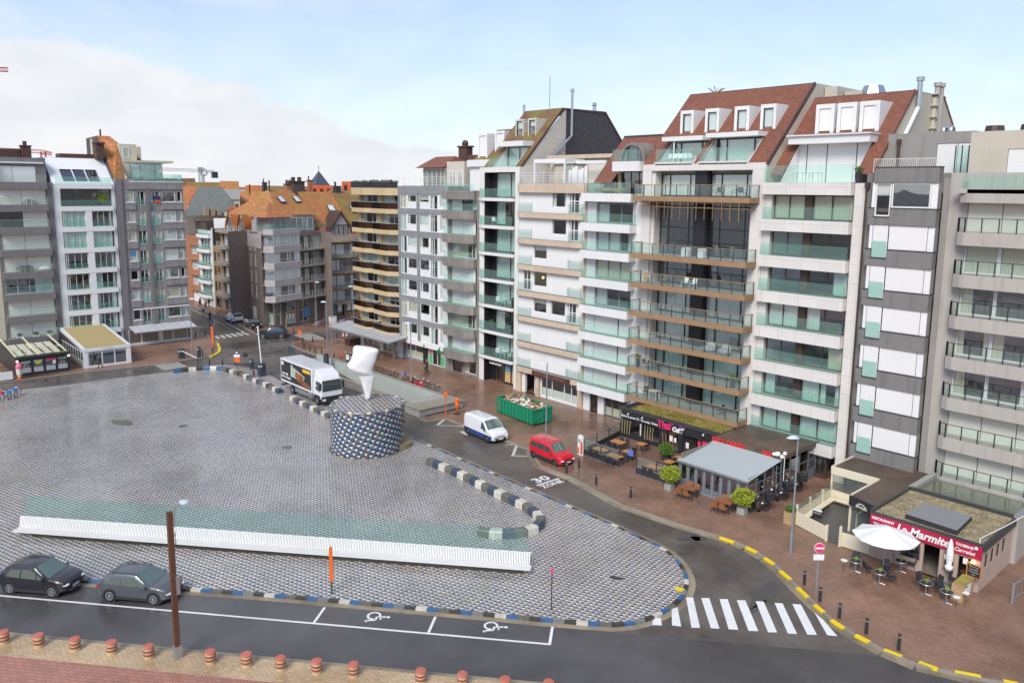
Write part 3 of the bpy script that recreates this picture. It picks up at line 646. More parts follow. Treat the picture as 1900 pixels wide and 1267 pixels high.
mat('stone_bluegrey',(.27,.27,.28),.6,.10,.8,kind='panels',unit=(1.1,.6),mortar=.012,mcol=(.12,.12,.13),contrast=.08,streak=.25)
mat('stone_brown',(.26,.235,.21),.6,.12,.8,kind='panels',unit=(1.0,.95),mortar=.014,mcol=(.10,.085,.075),contrast=.10,streak=.55)
mat('concrete_dark',(.215,.205,.195),.65,.12,.8,bump=.3,bscale=25,streak=.35);mat('concrete_light',(.46,.425,.385),.65,.10,.8,bump=.25,bscale=25,streak=.30);mat('concrete_mid',(.31,.29,.27),.65,.10,.8,streak=.3)
mat('tiles_red',(.235,.085,.052),.55,.12,.6,kind='moss',unit=(.22,.16),m0=.50,m1=.74,col2=(.20,.105,.035),mfac=.55,across=0)
mat('tiles_moss',(.20,.085,.055),.6,.12,.6,kind='moss',unit=(.26,.30),m0=.40,m1=.58,col2=(.20,.165,.035),mfac=.9,across=0)
mat('slate',(.075,.066,.072),.5,.16,.8,kind='brick',unit=(.30,.26),mortar=.02,mcol=(.035,.03,.033),contrast=.15)
mat('brick_cream',(.60,.56,.49),.7,.06,.8,kind='brick',unit=(.9,.24),mortar=.02,mcol=(.42,.39,.33),contrast=.05);mat('brick_dark',(.10,.045,.035),.7,.15,1,kind='brick',unit=(.25,.08),mcol=(.07,.05,.045))
mat('render_beige',(.55,.50,.41),.65,.08,.6,streak=.1);mat('zinc_flue',(.50,.52,.55),.3,.06,metal=.8);mat('wood',(.36,.22,.12),.55,.18,1.2,kind='slats',pitch=.14,gap=.08,col2=(.20,.12,.07),axis=2)
mat('black_panel',(.022,.02,.024),.4,.1);mat('roof_gravel',(.17,.15,.13),.85,.3,3,bump=.4,bscale=12);mat('floor_tile',(.36,.335,.30),.5,.12,2)
mat('parapet_dark',(.05,.05,.052),.5,.1)
def shell(root,F,a0,a1,z0,z1,ops,wm,storeys,depth=12,t=.3,name='wall',room='room',rd=3.2,roofm='roof_gravel',top=True,d=0.0,ends=(1,1)):
 b=MB();wall_open(F,b,a0,a1,z0,z1,ops,t,d)
 for a in[q for q,e in zip((a0,a1),ends) if e]:b.poly([F.P(a,d,z0),F.P(a,-depth,z0),F.P(a,-depth,z1),F.P(a,d,z1)])
 b.poly([F.P(a0,-depth,z0),F.P(a1,-depth,z0),F.P(a1,-depth,z1),F.P(a0,-depth,z1)])
 w_=b.build(name,MATS[wm],root,fix=False)
 if ops:
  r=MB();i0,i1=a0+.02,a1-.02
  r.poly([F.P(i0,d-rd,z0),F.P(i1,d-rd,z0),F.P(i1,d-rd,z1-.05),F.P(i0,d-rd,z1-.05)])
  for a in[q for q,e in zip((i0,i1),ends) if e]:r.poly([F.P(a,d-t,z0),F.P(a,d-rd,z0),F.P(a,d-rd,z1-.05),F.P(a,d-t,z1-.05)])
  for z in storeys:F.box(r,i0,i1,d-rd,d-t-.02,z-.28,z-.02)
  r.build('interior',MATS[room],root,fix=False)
 if top:
  q=MB();F.box(q,a0+.01,a1-.01,-depth+.02,d-t,z1-.35,z1-.12);q.build('flat_roof',MATS[roofm],root)
 return w_
def slab(root,F,pts,z0,z1,m,name='balcony',top=None):
 b=MB();F.prism(b,pts,z0,z1);s_=b.build(name,MATS[m],root)
 if top:
  q=MB();F.prism(q,[(a,d-.06 if d>.1 else d) for a,d in pts],z1-.02,z1+.012);q.build('floor',MATS[top],s_)
 return s_
def box_part(root,F,name,m,*bx):
 for x in bx:b=MB();F.box(b,*x);o=b.build(name,MATS[m],root)
 return o
def gable(root,name,m,X,pts,t=.02):
 b=MB();b.ext([(X,y,z) for y,z in pts],(t,0,0));return b.build(name,MATS[m],root)
def slope_holes(F,a0,a1,d0,z0,k,z1,holes,t=.16):
 """45 degree style roof slope from (d0,z0) back to z1; k = run per rise; holes in (a, z)"""
 b=MB();A=sorted({a0,a1,*[v for h in holes for v in h[:2]]});Z=sorted({z0,z1,*[v for h in holes for v in h[2:]]})
 P=lambda a,z,o=0:F.P(a,d0-(z-z0)*k-o,z)
 for i in range(len(A)-1):
  for j in range(len(Z)-1):
   ca,cz=(A[i]+A[i+1])/2,(Z[j]+Z[j+1])/2
   if any(h[0]<ca<h[1] and h[2]<cz<h[3] for h in holes):continue
   b.add([P(A[i],Z[j]),P(A[i+1],Z[j]),P(A[i+1],Z[j+1]),P(A[i],Z[j+1]),P(A[i],Z[j],t),P(A[i+1],Z[j],t),P(A[i+1],Z[j+1],t),P(A[i],Z[j+1],t)],[(0,1,2,3),(7,6,5,4),(0,4,5,1),(1,5,6,2),(2,6,7,3),(3,7,4,0)])
 return b
def dormer(root,F,a0,a1,z0,z1,d0,zr,k,m='render_white',fm='frame_black',content='blind',wf=.22,shut=False):
 """box dormer standing on a slope that passes (d0, zr)"""
 dz=lambda z:d0-(z-zr)*k;df=dz(z0);b=MB()
 F.side(b,[(df,z0-.05),(df,z1),(dz(z1)-.05,z1),(dz(z0)-.05,z0)],a0,a0+wf);F.side(b,[(df,z0-.05),(df,z1),(dz(z1)-.05,z1),(dz(z0)-.05,z0)],a1-wf,a1)
 F.side(b,[(df,z1-wf*1.2),(df,z1),(dz(z1)-.05,z1),(dz(z1)-.05,z1-wf*1.2)],a0+wf,a1-wf)
 o=b.build('dormer',MATS[m],root)
 if shut:shutter(o,F,a0+wf,a1-wf,z0+.18,z1-wf*1.2,df-.10)
 else:window(o,F,a0+wf,a1-wf,z0,z1-wf*1.2,df-.08,fm,.07,inside=content)
 q=MB();F.box(q,a0+wf+.01,a1-wf-.01,df-.9,df-.86,z0,z1-wf*1.3);q.build('dormer_room',MATS['room'],o)
 return o
def flue(root,pts,r=.13,m='zinc_flue',cap=True):
 b=MB();b.tube(pts,r,10)
 if cap:p=pts[-1];b.cyl(p,r*1.5,p[2]-.02,p[2]+.28,12)
 return b.build('flue',MATS[m],root)
yz=lambda x,y,Y=58.4:onY(x,y,Y)[1]
# R1 sand-coloured building with smoked-glass balconies
root=thing('apartment_building','sand coloured apartment building with canted balconies of smoked brown glass','building',(-91.7,58.4,0))
zr=[4.10+2.717*k for k in range(7)];st=[(-97.1,-91.9),(-91.8,-86.6)]
ops=[(a0+.6,a1-.3,z-.1,z+1.25) for z in zr for a0,a1 in st]+[(-96.3,-92.2,.3,2.5),(-91.2,-87.6,.3,2.5)]
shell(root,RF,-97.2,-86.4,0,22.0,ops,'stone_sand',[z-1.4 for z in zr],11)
for z in zr+[zr[-1]+2.717]:
 last=z>22
 for j,(a0,a1) in enumerate(st):
  pts=[(a0,0),(a0,1.15),(a1-1.5,1.35),(a1,.5),(a1,0)]
  s_=slab(root,RF,pts,z-1.44-(.35 if last else 0),z-.82,'stone_sand',top=None)
  gb=MB();pl=pts[1:4]
  for p,q in zip(pl,pl[1:]):gb.obox(RF.P(*p,0),RF.P(*q,0),.05,z-.82,z-.02)
  gb.obox(RF.P(a0+.03,.02,0),RF.P(a0+.03,1.15,0),.05,z-.82,z-.02);gb.build('smoked_railing',MATS['smoked_glass' if not last else 'black_panel'],s_)
  hb=MB()
  for p,q in zip(pl,pl[1:]):hb.obox(RF.P(*p,0),RF.P(*q,0),.10,z-.02,z+.05)
  hb.build('handrail',MATS['rail_grey'],s_)
  if not last:
   window(root,RF,a0+.6,a1-.3,z-.1,z+1.25,-.15,'frame_white',.07,cols=(.28,.64),inside=random.choice(['full','sides','most','blind','left']),cur=random.choice(['curtain_white','curtain_cream','curtain_green']))
for k,(a0,a1) in enumerate(((-96.3,-92.2),(-91.2,-87.6))):
 window(root,RF,a0,a1,.3,2.5,-.15,'frame_grey',.07,cols=(.33,.66),inside='half',cur='curtain_cream')
box_part(root,RF,'pillar','render_white',(-97.2,-96.4,-.1,.06,0,2.9),(-92.1,-91.3,-.1,.06,0,2.9),(-87.5,-86.4,-.1,.25,0,2.9))
hb=MB()
for i in range(60):hb.ball(RF.P(random.uniform(-97,-86.8),random.uniform(.2,1.1),23.05),(random.uniform(.2,.4),.2,random.uniform(.15,.35)),6,4)
mat('plant_dark',(.035,.05,.022),.8,.4,4);hb.build('roof_planting',MATS['plant_dark'],root)
root=thing('shop_canopy','long pale ribbed canopy over the shop fronts under the sand coloured building','canopy',(-92,57,2.6))
cn=[g(650,617,2.75),g(751,648,2.75)];y0,y1=54.9,58.3;b=MB();x0,x1=-100.2,-84.4
for i in range(14):
 a=x0+(x1-x0)*i/14;c=x0+(x1-x0)*(i+1)/14;b.ext([(a+.03,y0,2.62),(c-.03,y0,2.62),(c-.03,y1,3.12),(a+.03,y1,3.12)],(0,0,.06))
mat('canopy_panel',(.50,.50,.51),.35,.08,1);b.build('panel',MATS['canopy_panel'],root)
b=MB();b.box(x0,x1,y0-.06,y0,2.5,2.72)
for i in range(15):a=x0+(x1-x0)*i/14;b.ext([(a-.03,y0,2.55),(a-.03,y1,3.05),(a-.03,y1,3.22),(a-.03,y0,2.72)],(.06,0,0))
b.build('rib',MATS['rail_grey'],root)
b=MB();b.box(x0+.5,x0+.62,y0+.1,y0+.22,0,2.6);b.box(-87.2,-86.9,57.2,57.5,0,2.7);b.build('post',MATS['rail_grey'],root)
root=thing('planter_wall','low dark red wall end beneath the shop canopy','wall',(-98.3,58.6,0));b=MB();b.box(-98.6,-97.3,56.6,58.5,0,1.0);b.build('body',MATS['brick_dark'],root);b=MB();b.box(-98.65,-97.25,56.55,58.5,1.0,1.08);b.build('coping',MATS['kerb_concrete'],root)
# R2 blue-grey bands and white windows
root=thing('apartment_building','grey banded apartment building with white framed windows and a chamfered right corner','building',(-81.5,58.4,0))
zt=[2.95+2.80*k for k in range(8)]
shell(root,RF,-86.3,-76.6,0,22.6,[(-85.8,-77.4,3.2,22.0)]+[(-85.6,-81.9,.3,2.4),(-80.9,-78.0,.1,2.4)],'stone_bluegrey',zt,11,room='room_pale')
FCH=Fr(tuple(RF.P(-77.65,.75,0))[:2],(.8,.62),(.62,-.8))
for k,z in enumerate(zt):
 h=.62 if k<7 else 1.05
 bb=MB();RF.prism(bb,[(-86.25,0),(-86.25,.75),(-77.65,.75),(-76.62,0)],z-h,z);bb.build('band',MATS['stone_bluegrey' if k else 'render_white'],root)
 if k==7:continue
 zb,zt2=z+.01,zt[k+1]-(.62 if k<6 else 1.05)-.01
 c_=lambda:random.choice(['curtain_white','curtain_green','curtain_white','curtain_cream'])
 for a0,a1,dbl in((-85.75,-84.35,1),(-84.15,-82.15,0),(-81.55,-79.5,0),(-79.3,-77.75,1)):
  if dbl:window(root,RF,a0,a1,zb,zt2,.66,'frame_white',.10,cols=(.5,),inside=random.choice(['full','sides','left']),cur=c_())
  else:
   window(root,RF,a0,a1,zb+.78,zt2,.66,'frame_white',.10,inside=random.choice([None,'blind','sides','full']),cur=c_())
   box_part(root,RF,'spandrel','render_white',(a0,a1,.55,.64,zb,zb+.78))
 box_part(root,RF,'pier','stone_bluegrey',(-82.12,-81.58,.4,.72,zb,zt2),(-86.22,-85.8,.3,.72,zb,zt2))
 box_part(root,RF,'mullion','frame_white',(-84.33,-84.17,.5,.68,zb,zt2),(-79.48,-79.32,.5,.68,zb,zt2))
 window(root,FCH,.25,.95,zb+.3,zt2,-.04,'frame_white',.08,inside='full',cur='curtain_white');box_part(root,FCH,'spandrel','frame_white',(.02,.24,-.1,-.01,zb,zt2),(.96,1.26,-.1,-.01,zb,zt2),(.24,.96,-.1,-.01,zb,zb+.3))
window(root,RF,-85.6,-81.9,.3,2.4,-.1,'frame_white',.07,cols=(.5,),inside='half',cur='curtain_cream')
window(root,RF,-80.9,-78.0,.1,2.4,-.1,'frame_white',.08,cols=(.33,.66),inside='left')
box_part(root,RF,'door_surround','black_panel',(-81.85,-80.95,-.05,.08,0,2.9))
mat('green_cross',(.02,.42,.16),.4,.05);mat('sign_red',(.72,.09,.03),.4,.06);mat('poster_pink',(.75,.16,.28),.5,.1);mat('sign_green',(.10,.45,.20),.5,.1);mat('white_paint',(.80,.80,.79),.4,.05)
def cross(root,a,d,z,s):
 b=MB();RF.box(b,a-.05,a+.05,d-s,d+s,z-s/3,z+s/3);RF.box(b,a-.05,a+.05,d-s/3,d+s/3,z+s/3,z+s);RF.box(b,a-.05,a+.05,d-s/3,d+s/3,z-s,z-s/3);return b.build('green_cross',MATS['green_cross'],root)
cross(root,-80.6,.55,2.55,.38);cross(root,-77.5,.6,2.45,.42)
box_part(root,RF,'fascia','sign_red',(-80.8,-78.0,.02,.12,2.42,2.66))
for a,m1,m2 in((-80.2,'poster_pink','sign_green'),(-77.7,'white_paint','sign_green')):
 box_part(root,RF,'poster',m1,(a-.35,a+.35,.02,.05,1.5,2.35));box_part(root,RF,'poster',m2,(a-.35,a+.35,.02,.05,.25,1.45));box_part(root,RF,'poster_frame','white_paint',(a-.43,a+.43,.004,.018,.15,2.4))
b=MB();b.box(-86.0,-80.2,61.6,66,22.4,24.9);b.build('penthouse',MATS['room_pale'],root)
PF=Fr((0,61.55),(1,0),(0,-1));window(root,PF,-86.0,-80.5,22.5,24.8,.05,'frame_white',.08,cols=(.18,.36,.54,.7,.85),inside='half')
b=MB();b.add([(-86.9,60.9,24.9),(-80.9,60.9,24.9),(-80.6,67,24.9),(-86.9,67,24.9),(-85.9,63.5,26.4),(-81.6,63.5,26.4)],[(0,1,5,4),(1,2,5),(2,3,4,5),(3,0,4),(0,3,2,1)]);b.build('roof',MATS['tiles_red'],root)
b=MB();b.box(-80.2,-76.7,61.0,66,22.4,25.6);b.build('penthouse',MATS['brick_cream'],root);PF2=Fr((0,60.98),(1,0),(0,-1));window(root,PF2,-79.7,-78.3,22.5,24.4,.02,'frame_white',.1,cols=(.5,));window(root,PF2,-78.0,-77.0,22.5,24.4,.02,'frame_white',.1)
b=MB();b.box(-83.2,-81.5,65.2,66.2,25,27.6);b.box(-83.35,-81.35,65.05,66.35,27.6,27.8);b.ball((-82.3,65.6,28.1),.45,10,6);b.build('chimney',MATS['brick_dark'],root)
b=MB();b.box(-79.8,-76.9,64,66.5,25.6,26.5);b.build('chimney',MATS['brick_dark'],root)
bars_rail(root,RF,[(-86.2,.6),(-77.7,.65),(-76.7,.05)],22.6,23.65,'rail_white',4,1.3)
# R3 grey-brown panels with glass balconies
root=thing('apartment_building','narrow grey building with stained stone balconies, sea green glass and some closed white shutters','building',(-73.6,58.4,0))
zt=[2.95+2.80*k for k in range(7)]+[22.05]
cont=['shut','win','shut','shut','win','shut','part']
ops=[(-75.9,-71.1,z+.02,z+1.95) for z in zt[:7]]+[(-75.7,-73.9,.1,2.1),(-73.5,-71.2,.3,2.1)]
shell(root,RF,-76.6,-70.7,0,22.0,ops,'stone_brown',zt,11)
for k,z in enumerate(zt):
 pts=[(-76.5,0),(-76.5,.9),(-75.9,1.25),(-72.3,1.25),(-71.1,.45),(-71.1,0)]
 s_=slab(root,RF,pts,z-.98,z,'stone_brown',top='floor_tile')
 glass_rail(s_,RF,[(-76.4,.85),(-75.9,1.18),(-72.35,1.18),(-71.2,.42)],z,z+.85,seg=1.9)
 if k==7:continue
 c=cont[k]
 if c=='shut':shutter(root,RF,-75.9,-71.4,z+.02,z+1.95,splits=(.48,))
 elif c=='part':shutter(root,RF,-75.9,-73.9,z+.02,z+1.95);window(root,RF,-73.9,-71.1,z+.02,z+1.95,-.12,'frame_black',.07,cols=(.6,),inside='right',cur='curtain_green')
 else:window(root,RF,-75.9,-71.1,z+.02,z+1.95,-.12,'frame_white',.08,cols=(.38,.8),inside='most',cur='curtain_cream')
window(root,RF,-75.7,-73.9,.1,2.1,-.1,'frame_black',.07);window(root,RF,-73.5,-71.2,.3,2.1,-.1,'frame_white',.07,inside='left',cur='curtain_cream')
mat('poster_brown',(.42,.12,.05),.5,.25,3);mat('mannequin',(.60,.50,.22),.6,.1)
box_part(root,RF,'poster','poster_brown',(-73.2,-72.4,-.35,-.31,.9,2.0))
b=MB();b.box(-75.6,-70.9,61.0,66,22,25.6);b.build('penthouse',MATS['render_white'],root);PF3=Fr((0,60.97),(1,0),(0,-1));shutter(root,PF3,-75.1,-71.3,22.1,24.6,.02)
box_part(root,PF3,'cornice','render_white',(-75.7,-70.8,-.1,.35,24.9,25.7))
b=slope_holes(Fr((0,62.2),(1,0),(0,-1)),-76.6,-70.6,0,25.6,1.0,29.6,[]);b.build('roof',MATS['tiles_moss'],root)
FD=Fr((0,62.2),(1,0),(0,-1))
dormer(root,FD,-76.0,-74.3,26.0,28.9,0,25.6,1.0,shut=True);dormer(root,FD,-73.1,-71.4,26.2,29.1,0,25.6,1.0,shut=True)
flue(root,[(-71.5,66,29),(-71.5,66,32.0)],.12)
b=MB();b.tube([(-71.2,70,28),(-71.2,70,36)],.03,5);b.build('aerial',MATS['metal_dark'],root)
# R4 white frame, black loggias, mossy roof
root=thing('apartment_building','white framed building with black loggias, curtained glass and a moss covered tile roof','building',(-67.2,58.4,0))
zs=[yz(891,y) for y in(655.0,608,561,513.7,465.5,416.5,366.6)]
b=MB();RF.box(b,-70.62,-69.75,-13,0,0,24.72);RF.box(b,-64.55,-63.85,-13,.0,0,24.72);RF.box(b,-69.75,-64.55,-1.2,0,24.15,24.72);RF.box(b,-69.75,-64.55,-13,-12.7,0,24.7);b.build('wall',MATS['stone_white2'],root)
b=MB();RF.box(b,-69.75,-69.72,-1.15,-.02,.0,24.15);RF.box(b,-69.72,-69.0,-1.18,-1.10,0,24.15);RF.box(b,-64.58,-64.55,-1.15,-.02,0,24.15);b.build('loggia_lining',MATS['black_panel'],root)
r=MB();RF.box(r,-69.7,-64.6,-5.0,-4.9,0,24.1)
for z in zs:RF.box(r,-69.7,-64.6,-4.9,-1.25,z-.2,z)
r.build('interior',MATS['room'],root)
for k,z in enumerate(zs):
 pts=[(-70.58,0),(-70.58,.12),(-69.75,.35),(-64.62,.35),(-64.5,.12),(-64.5,0)]
 s_=slab(root,RF,[(-69.72,-1.7),(-69.72,0),*pts[1:5],(-64.6,0),(-64.6,-1.7)],z-.36,z,'stone_white2',top='parapet_dark')
 glass_rail(s_,RF,[(-70.5,.08),(-69.75,.29),(-64.65,.29)],z,z+1.05,seg=1.7,gm='balcony_glass')
 zt_=(zs[k+1] if k<6 else 24.5)-.37
 window(root,RF,-69.0,-64.6,z+.02,zt_,-1.10,'frame_black',.09,cols=(.58,),inside='full' if k not in(1,5) else 'left',cur='curtain_green' if k!=1 else 'curtain_white')
window(root,RF,-69.0,-67.2,0,zs[0]-.45,-1.2,'frame_brown',.25,cols=(.5,));window(root,RF,-67.2,-64.6,0,zs[0]-.45,-.9,'frame_black',.09,cols=(.5,))
mat('poster_beach',(.62,.42,.20),.5,.2,2);mat('poster_sky',(.20,.42,.52),.5,.1)
for a in(-67.0,-65.8):box_part(root,RF,'poster','poster_beach',(a+.05,a+1.0,-.88,-.86,.25,1.5));box_part(root,RF,'poster','poster_sky',(a+.05,a+1.0,-.88,-.86,1.5,2.2))
text('lettering','RUBENSPLEIN',MATS['white_paint'],root,RF.P(-67.2,.40,2.45),(1,0,0),(0,0,1),.34)
FRf=Fr((0,59.0),(1,0),(0,-1))
b=slope_holes(FRf,-70.65,-64.45,0,24.75,.955,31.45,[(-69.2,-65.3,24.75,27.4)]);b.build('roof',MATS['tiles_moss'],root)
b=MB();b.box(-70.65,-64.45,65.4,72.6,31.25,31.45);b.build('flat_roof',MATS['parapet_dark'],root)
b=MB();b.ext([(-65.3,59.0,24.75),(-65.3,61.5,27.4),(-65.3,61.5,24.75)],(.05,0,0));b.ext([(-69.2,59.0,24.75),(-69.2,61.5,27.4),(-69.2,61.5,24.75)],(-.05,0,0));b.box(-69.6,-65.0,59.9,61.6,27.05,27.6);b.box(-69.2,-65.3,59,61.5,24.7,24.78);b.build('loggia',MATS['render_white'],root)
LF=Fr((0,61.4),(1,0),(0,-1));window(root,LF,-69.2,-65.3,24.8,27.04,0,'frame_black',.1,cols=(.52,),inside='full',cur='curtain_green')
glass_rail(root,RF,[(-69.6,-.3),(-64.9,-.3)],24.75,25.7,seg=1.5)
for a in(-69.0,-66.9):dormer(root,FRf,a,a+1.35,28.3,30.2,0,24.75,.955,'brick_cream','frame_black','blind',.16)
G=[(59.0,24.75),(65.4,31.45),(72.6,31.5),(76.0,28.2),(76.0,22),(59.0,22)]
gable(root,'gable_wall','slate',-64.45,[(66.0,22.9),(66.0,31.45),(72.6,31.5),(76.3,27.9),(76.3,22.9)])
gable(root,'gable_wall','brick_cream',-64.45,[(59.0,23),(59.0,24.7),(66.0,31.4),(66.0,23)])
b=MB();b.ext([(-64.5,58.9,24.65),(-64.5,65.4,31.42),(-64.5,72.7,31.5),(-64.5,76.3,27.8),(-64.5,76.1,27.7),(-64.5,72.6,31.3),(-64.5,65.5,31.25),(-64.5,59.1,24.5)],(.14,0,0));b.build('verge',MATS['brick_dark'],root)
flue(root,[(-64.2,64.0,25.6),(-64.2,64.0,26.2),(-64.1,66.6,28.4),(-64.1,66.6,33.3)],.15)
b=MB();b.box(-64.2,-63.2,63.2,64.6,24.6,25.8);b.build('chimney',MATS['brick_dark'],root)
b=MB();b.cyl((-64.7,71,0),.2,31.4,32.1,10);b.ball((-64.7,71,32.2),.28,8,5);b.build('vent',MATS['zinc_flue'],root)
# R5 white shutters, beige bands
root=thing('apartment_building','beige banded building almost wholly behind closed white shutters, with a roof pergola','building',(-58.8,58.4,0))
zb=[yz(962,y,58.0) for y in(678.6,632,584.9,538,490,441.7,393.4,340.5)]
X0,X1=-63.8,-53.85
def ax(px,py):return onY(px,py,58.2)[0]
holes=[];rows={}
def addw(k,*w):rows[k]=w
A=lambda px,py:ax(px,py)
addw(6,(A(1022,370),A(1048.5,370),.62,'w'),(A(1053,370),A(1073,370),.04,'d'))
addw(5,(A(1022,420),A(1048,420),.62,'w'),(A(1053,420),A(1071,420),.04,'d'))
addw(4,(A(987.5,470),A(1012,470),.75,'w'))
addw(3,(A(968,510),A(982.5,510),.04,'d'),(A(987,515),A(1012,515),.62,'w'))
addw(2,(A(987,565),A(1011.5,565),.62,'w'),(A(1019.5,572),A(1046,572),.62,'w'),(A(1050,575),A(1067,575),.04,'d'))
for k,ws in rows.items():
 for a0,a1,s_,kd in ws:holes.append((a0,a1,zb[k]+s_,zb[k+1]-.52-.35*(kd=='w')+(.25 if kd=='w' else 0)))
holes+=[(A(972,690),A(994.5,694),0,2.35),(A(1001,705),A(1069,730),.12,2.35)]
shell(root,RF,X0,X1,0,22.9,holes,'shutter_white',zb,12,d=-.0)
for k,z in enumerate(zb):
 h=.56 if k<7 else.95
 s_=slab(root,RF,[(X0+.02,0),(X0+.02,.3),(X0+.4,.48),(-54.9,.48),(-54.1,.25),(-54.1,0)],z-h,z,'stone_beige',top='parapet_dark',name='balcony' if k<7 else 'terrace')
 if k<7:
  for a0,a1 in((X0+.15,-61.75),(-56.05,-54.3)):
   glass_rail(s_,RF,[(a0,.02),(a0,.42),(a1,.42),(a1,.02)] if a0>-58 else[(a0,.42),(a1,.42),(a1,.02)],z,z+1.0,seg=2.2,rail=('rail_white',.03,.03),gm='balcony_glass_clear')
  b=MB()
  for a in(-61.6,-58.75,-55.95):RF.box(b,a-.05,a+.05,0,.05,z,zb[k+1]-.56)
  b.build('shutter_guide',MATS['white_paint'],root)
for k,ws in rows.items():
 for a0,a1,s_,kd in ws:
  z0=zb[k]+s_;z1=zb[k+1]-.52-.35*(kd=='w')+(.25 if kd=='w' else 0)
  window(root,RF,a0,a1,z0,z1,-.06,'frame_white',.12 if kd=='d' else.08,cols=(.5,) if kd=='d' else(),rows=(.5,) if kd=='d' else(),inside=random.choice([None,'sides','blind']) if kd=='w' else None)
mat('lamp_glow',(1.0,.55,.12),.4,0,emit=3.0);b=MB();b.ball(RF.P(A(994,510),-.9,zb[3]+1.5),.14,8,6);b.build('ceiling_lamp',MATS['lamp_glow'],root)
mat('sign_brown',(.085,.035,.028),.5,.1);mat('letter_brown',(.24,.13,.11),.5,.05)
box_part(root,RF,'sign_board','sign_brown',(A(991,690),A(1061,710),.49,.55,zb[0]-.62,zb[0]-.05))
text('lettering','HOTEL CORNET',MATS['letter_brown'],root,RF.P((A(991,690)+A(1061,710))/2,.57,zb[0]-.34),(1,0,0),(0,0,1),.5,.01,wide=1.25)
window(root,RF,A(1001,705),A(1069,730),.12,2.35,-.06,'frame_white',.10,cols=(.31,.64,.83),inside='half')
window(root,RF,A(986,690),A(994.5,694),0,2.35,-.28,'frame_white',.1,cols=(.5,));box_part(root,RF,'pillar','stone_beige',(X0,X0+.75,-.05,.3,0,2.4),(A(994.7,700),A(1000.5,705),-.05,.3,0,2.4),(A(1069.5,740),X1,-.05,.12,0,2.4),(-54.1,X1+.02,-.3,.12,2.4,22.9))
b=MB();b.tube([(-53.98,58.25,0),(-53.98,58.25,22.8)],.06,6);b.build('downpipe',MATS['stone_beige'],root)
bars_rail(root,RF,[(X0+.2,.3),(-54.2,.3)],22.95,24.05,'rail_white',5,.95)
b=MB();b.box(X0+.4,-53.9,62.5,66,22.9,25.6);b.build('penthouse',MATS['render_beige'],root)
PF5=Fr((0,62.45),(1,0),(0,-1));shutter(root,PF5,-57.5,-54.5,23,25.0,.02,'shutter_cream');window(root,PF5,-61,-59.8,23,25,.02,'frame_white',.08)
b=MB();b.box(X0+.3,-53.9,62.1,66.2,25.6,26.0);b.build('parapet',MATS['stone_beige'],root)
root2=root;b=MB();b.box(-62.6,-57.9,59.3,59.5,25.1,25.5);b.box(-62.6,-57.9,62.2,62.4,25.1,25.5)
for a in(-62.6,-58.1):b.box(a,a+.2,59.5,62.2,25.1,25.5);b.box(a,a+.18,59.3,59.48,22.95,25.1)
b.box(-57.9,-53.9,61.0,61.2,25.0,25.3);b.build('pergola',MATS['white_paint'],root)
for i in range(6):
 b=MB();a=-56.6+i*.42;b.box(a,a+.36,58.5+.08*(i%2),58.62+.08*(i%2),22.95,24.3+.18*(i%3));b.build('screen_panel',MATS['white_paint'],root)
# R6 white building with deep balconies
root=thing('apartment_building','white building with deep glass fronted balconies and an arched roof dormer','building',(-50.4,58.4,0))
zt=[yz(1088,y,57.35) for y in(713.8,665.4,616.5,566.8,515.8,464.6,413.5,358.5)]
ops=[(-52.6,-48.0,z+.02,z+1.98) for z in zt[:7]]+[(-52.9,-51.8,0,2.0),(-51.0,-48.0,0,2.0)]
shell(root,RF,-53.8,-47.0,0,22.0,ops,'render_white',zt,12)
for k,z in enumerate(zt):
 s_=slab(root,RF,[(-53.75,0),(-53.75,1.05),(-47.5,1.05),(-47.5,0)],z-.78,z,'render_white',top='floor_tile')
 if k<7:glass_rail(s_,RF,[(-53.7,.98),(-47.6,.98),(-47.6,.05)],z,z+.98,seg=1.5)
 else:glass_rail(s_,RF,[(-53.0,.98),(-47.6,.98)],z,z+1.05,seg=1.9,post='rail_grey')
 if k==7:continue
 if k<3:shutter(root,RF,-52.6,-48.0,z+.02,z+1.98,-.1,splits=(.68,));box_part(root,RF,'shutter_guide','frame_black',(-49.52,-49.42,-.14,-.06,z+.02,z+1.98))
 else:window(root,RF,-52.6,-48.0,z+.02,z+1.98,-.14,'frame_grey',.12,cols=(.34,.67),inside={3:'left',4:'full',5:'most',6:'left'}[k],cur='curtain_white' if k!=4 else 'curtain_cream')
window(root,RF,-52.9,-51.8,0,2.0,-.15,'frame_black',.08);window(root,RF,-51.0,-48.0,0,2.0,-.15,'frame_grey',.08,cols=(.33,.66),inside='half',cur='curtain_cream')
b=slope_holes(Fr((0,59.2),(1,0),(0,-1)),-53.8,-47.1,0,23.0,.96,27.8,[(-51.6,-48.7,23,26.6),(-53.0,-47.1,22.0,23.1)]);b.build('roof',MATS['tiles_red'],root)
b=MB();b.box(-53.8,-47.1,63.6,70,27.55,27.8);b.build('flat_roof',MATS['parapet_dark'],root)
gable(root,'gable_wall','brick_dark',-53.85,[(59.2,21.5),(59.2,23),(63.8,27.8),(70,27.8),(70,21.5)],.03)
slab(root,RF,[(-50.4,-1.0),(-50.4,.4),(-47.1,.4),(-47.1,-1.0)],24.1,25.0,'render_white',name='upper_balcony',top='floor_tile');glass_rail(root,RF,[(-50.35,.33),(-47.2,.33)],25.0,26.1,seg=.9,post='rail_grey')
PF6=Fr((0,59.4),(1,0),(0,-1));window(root,PF6,-50.2,-47.2,22.1,24.1,0,'frame_black',.1,cols=(.33,.66))
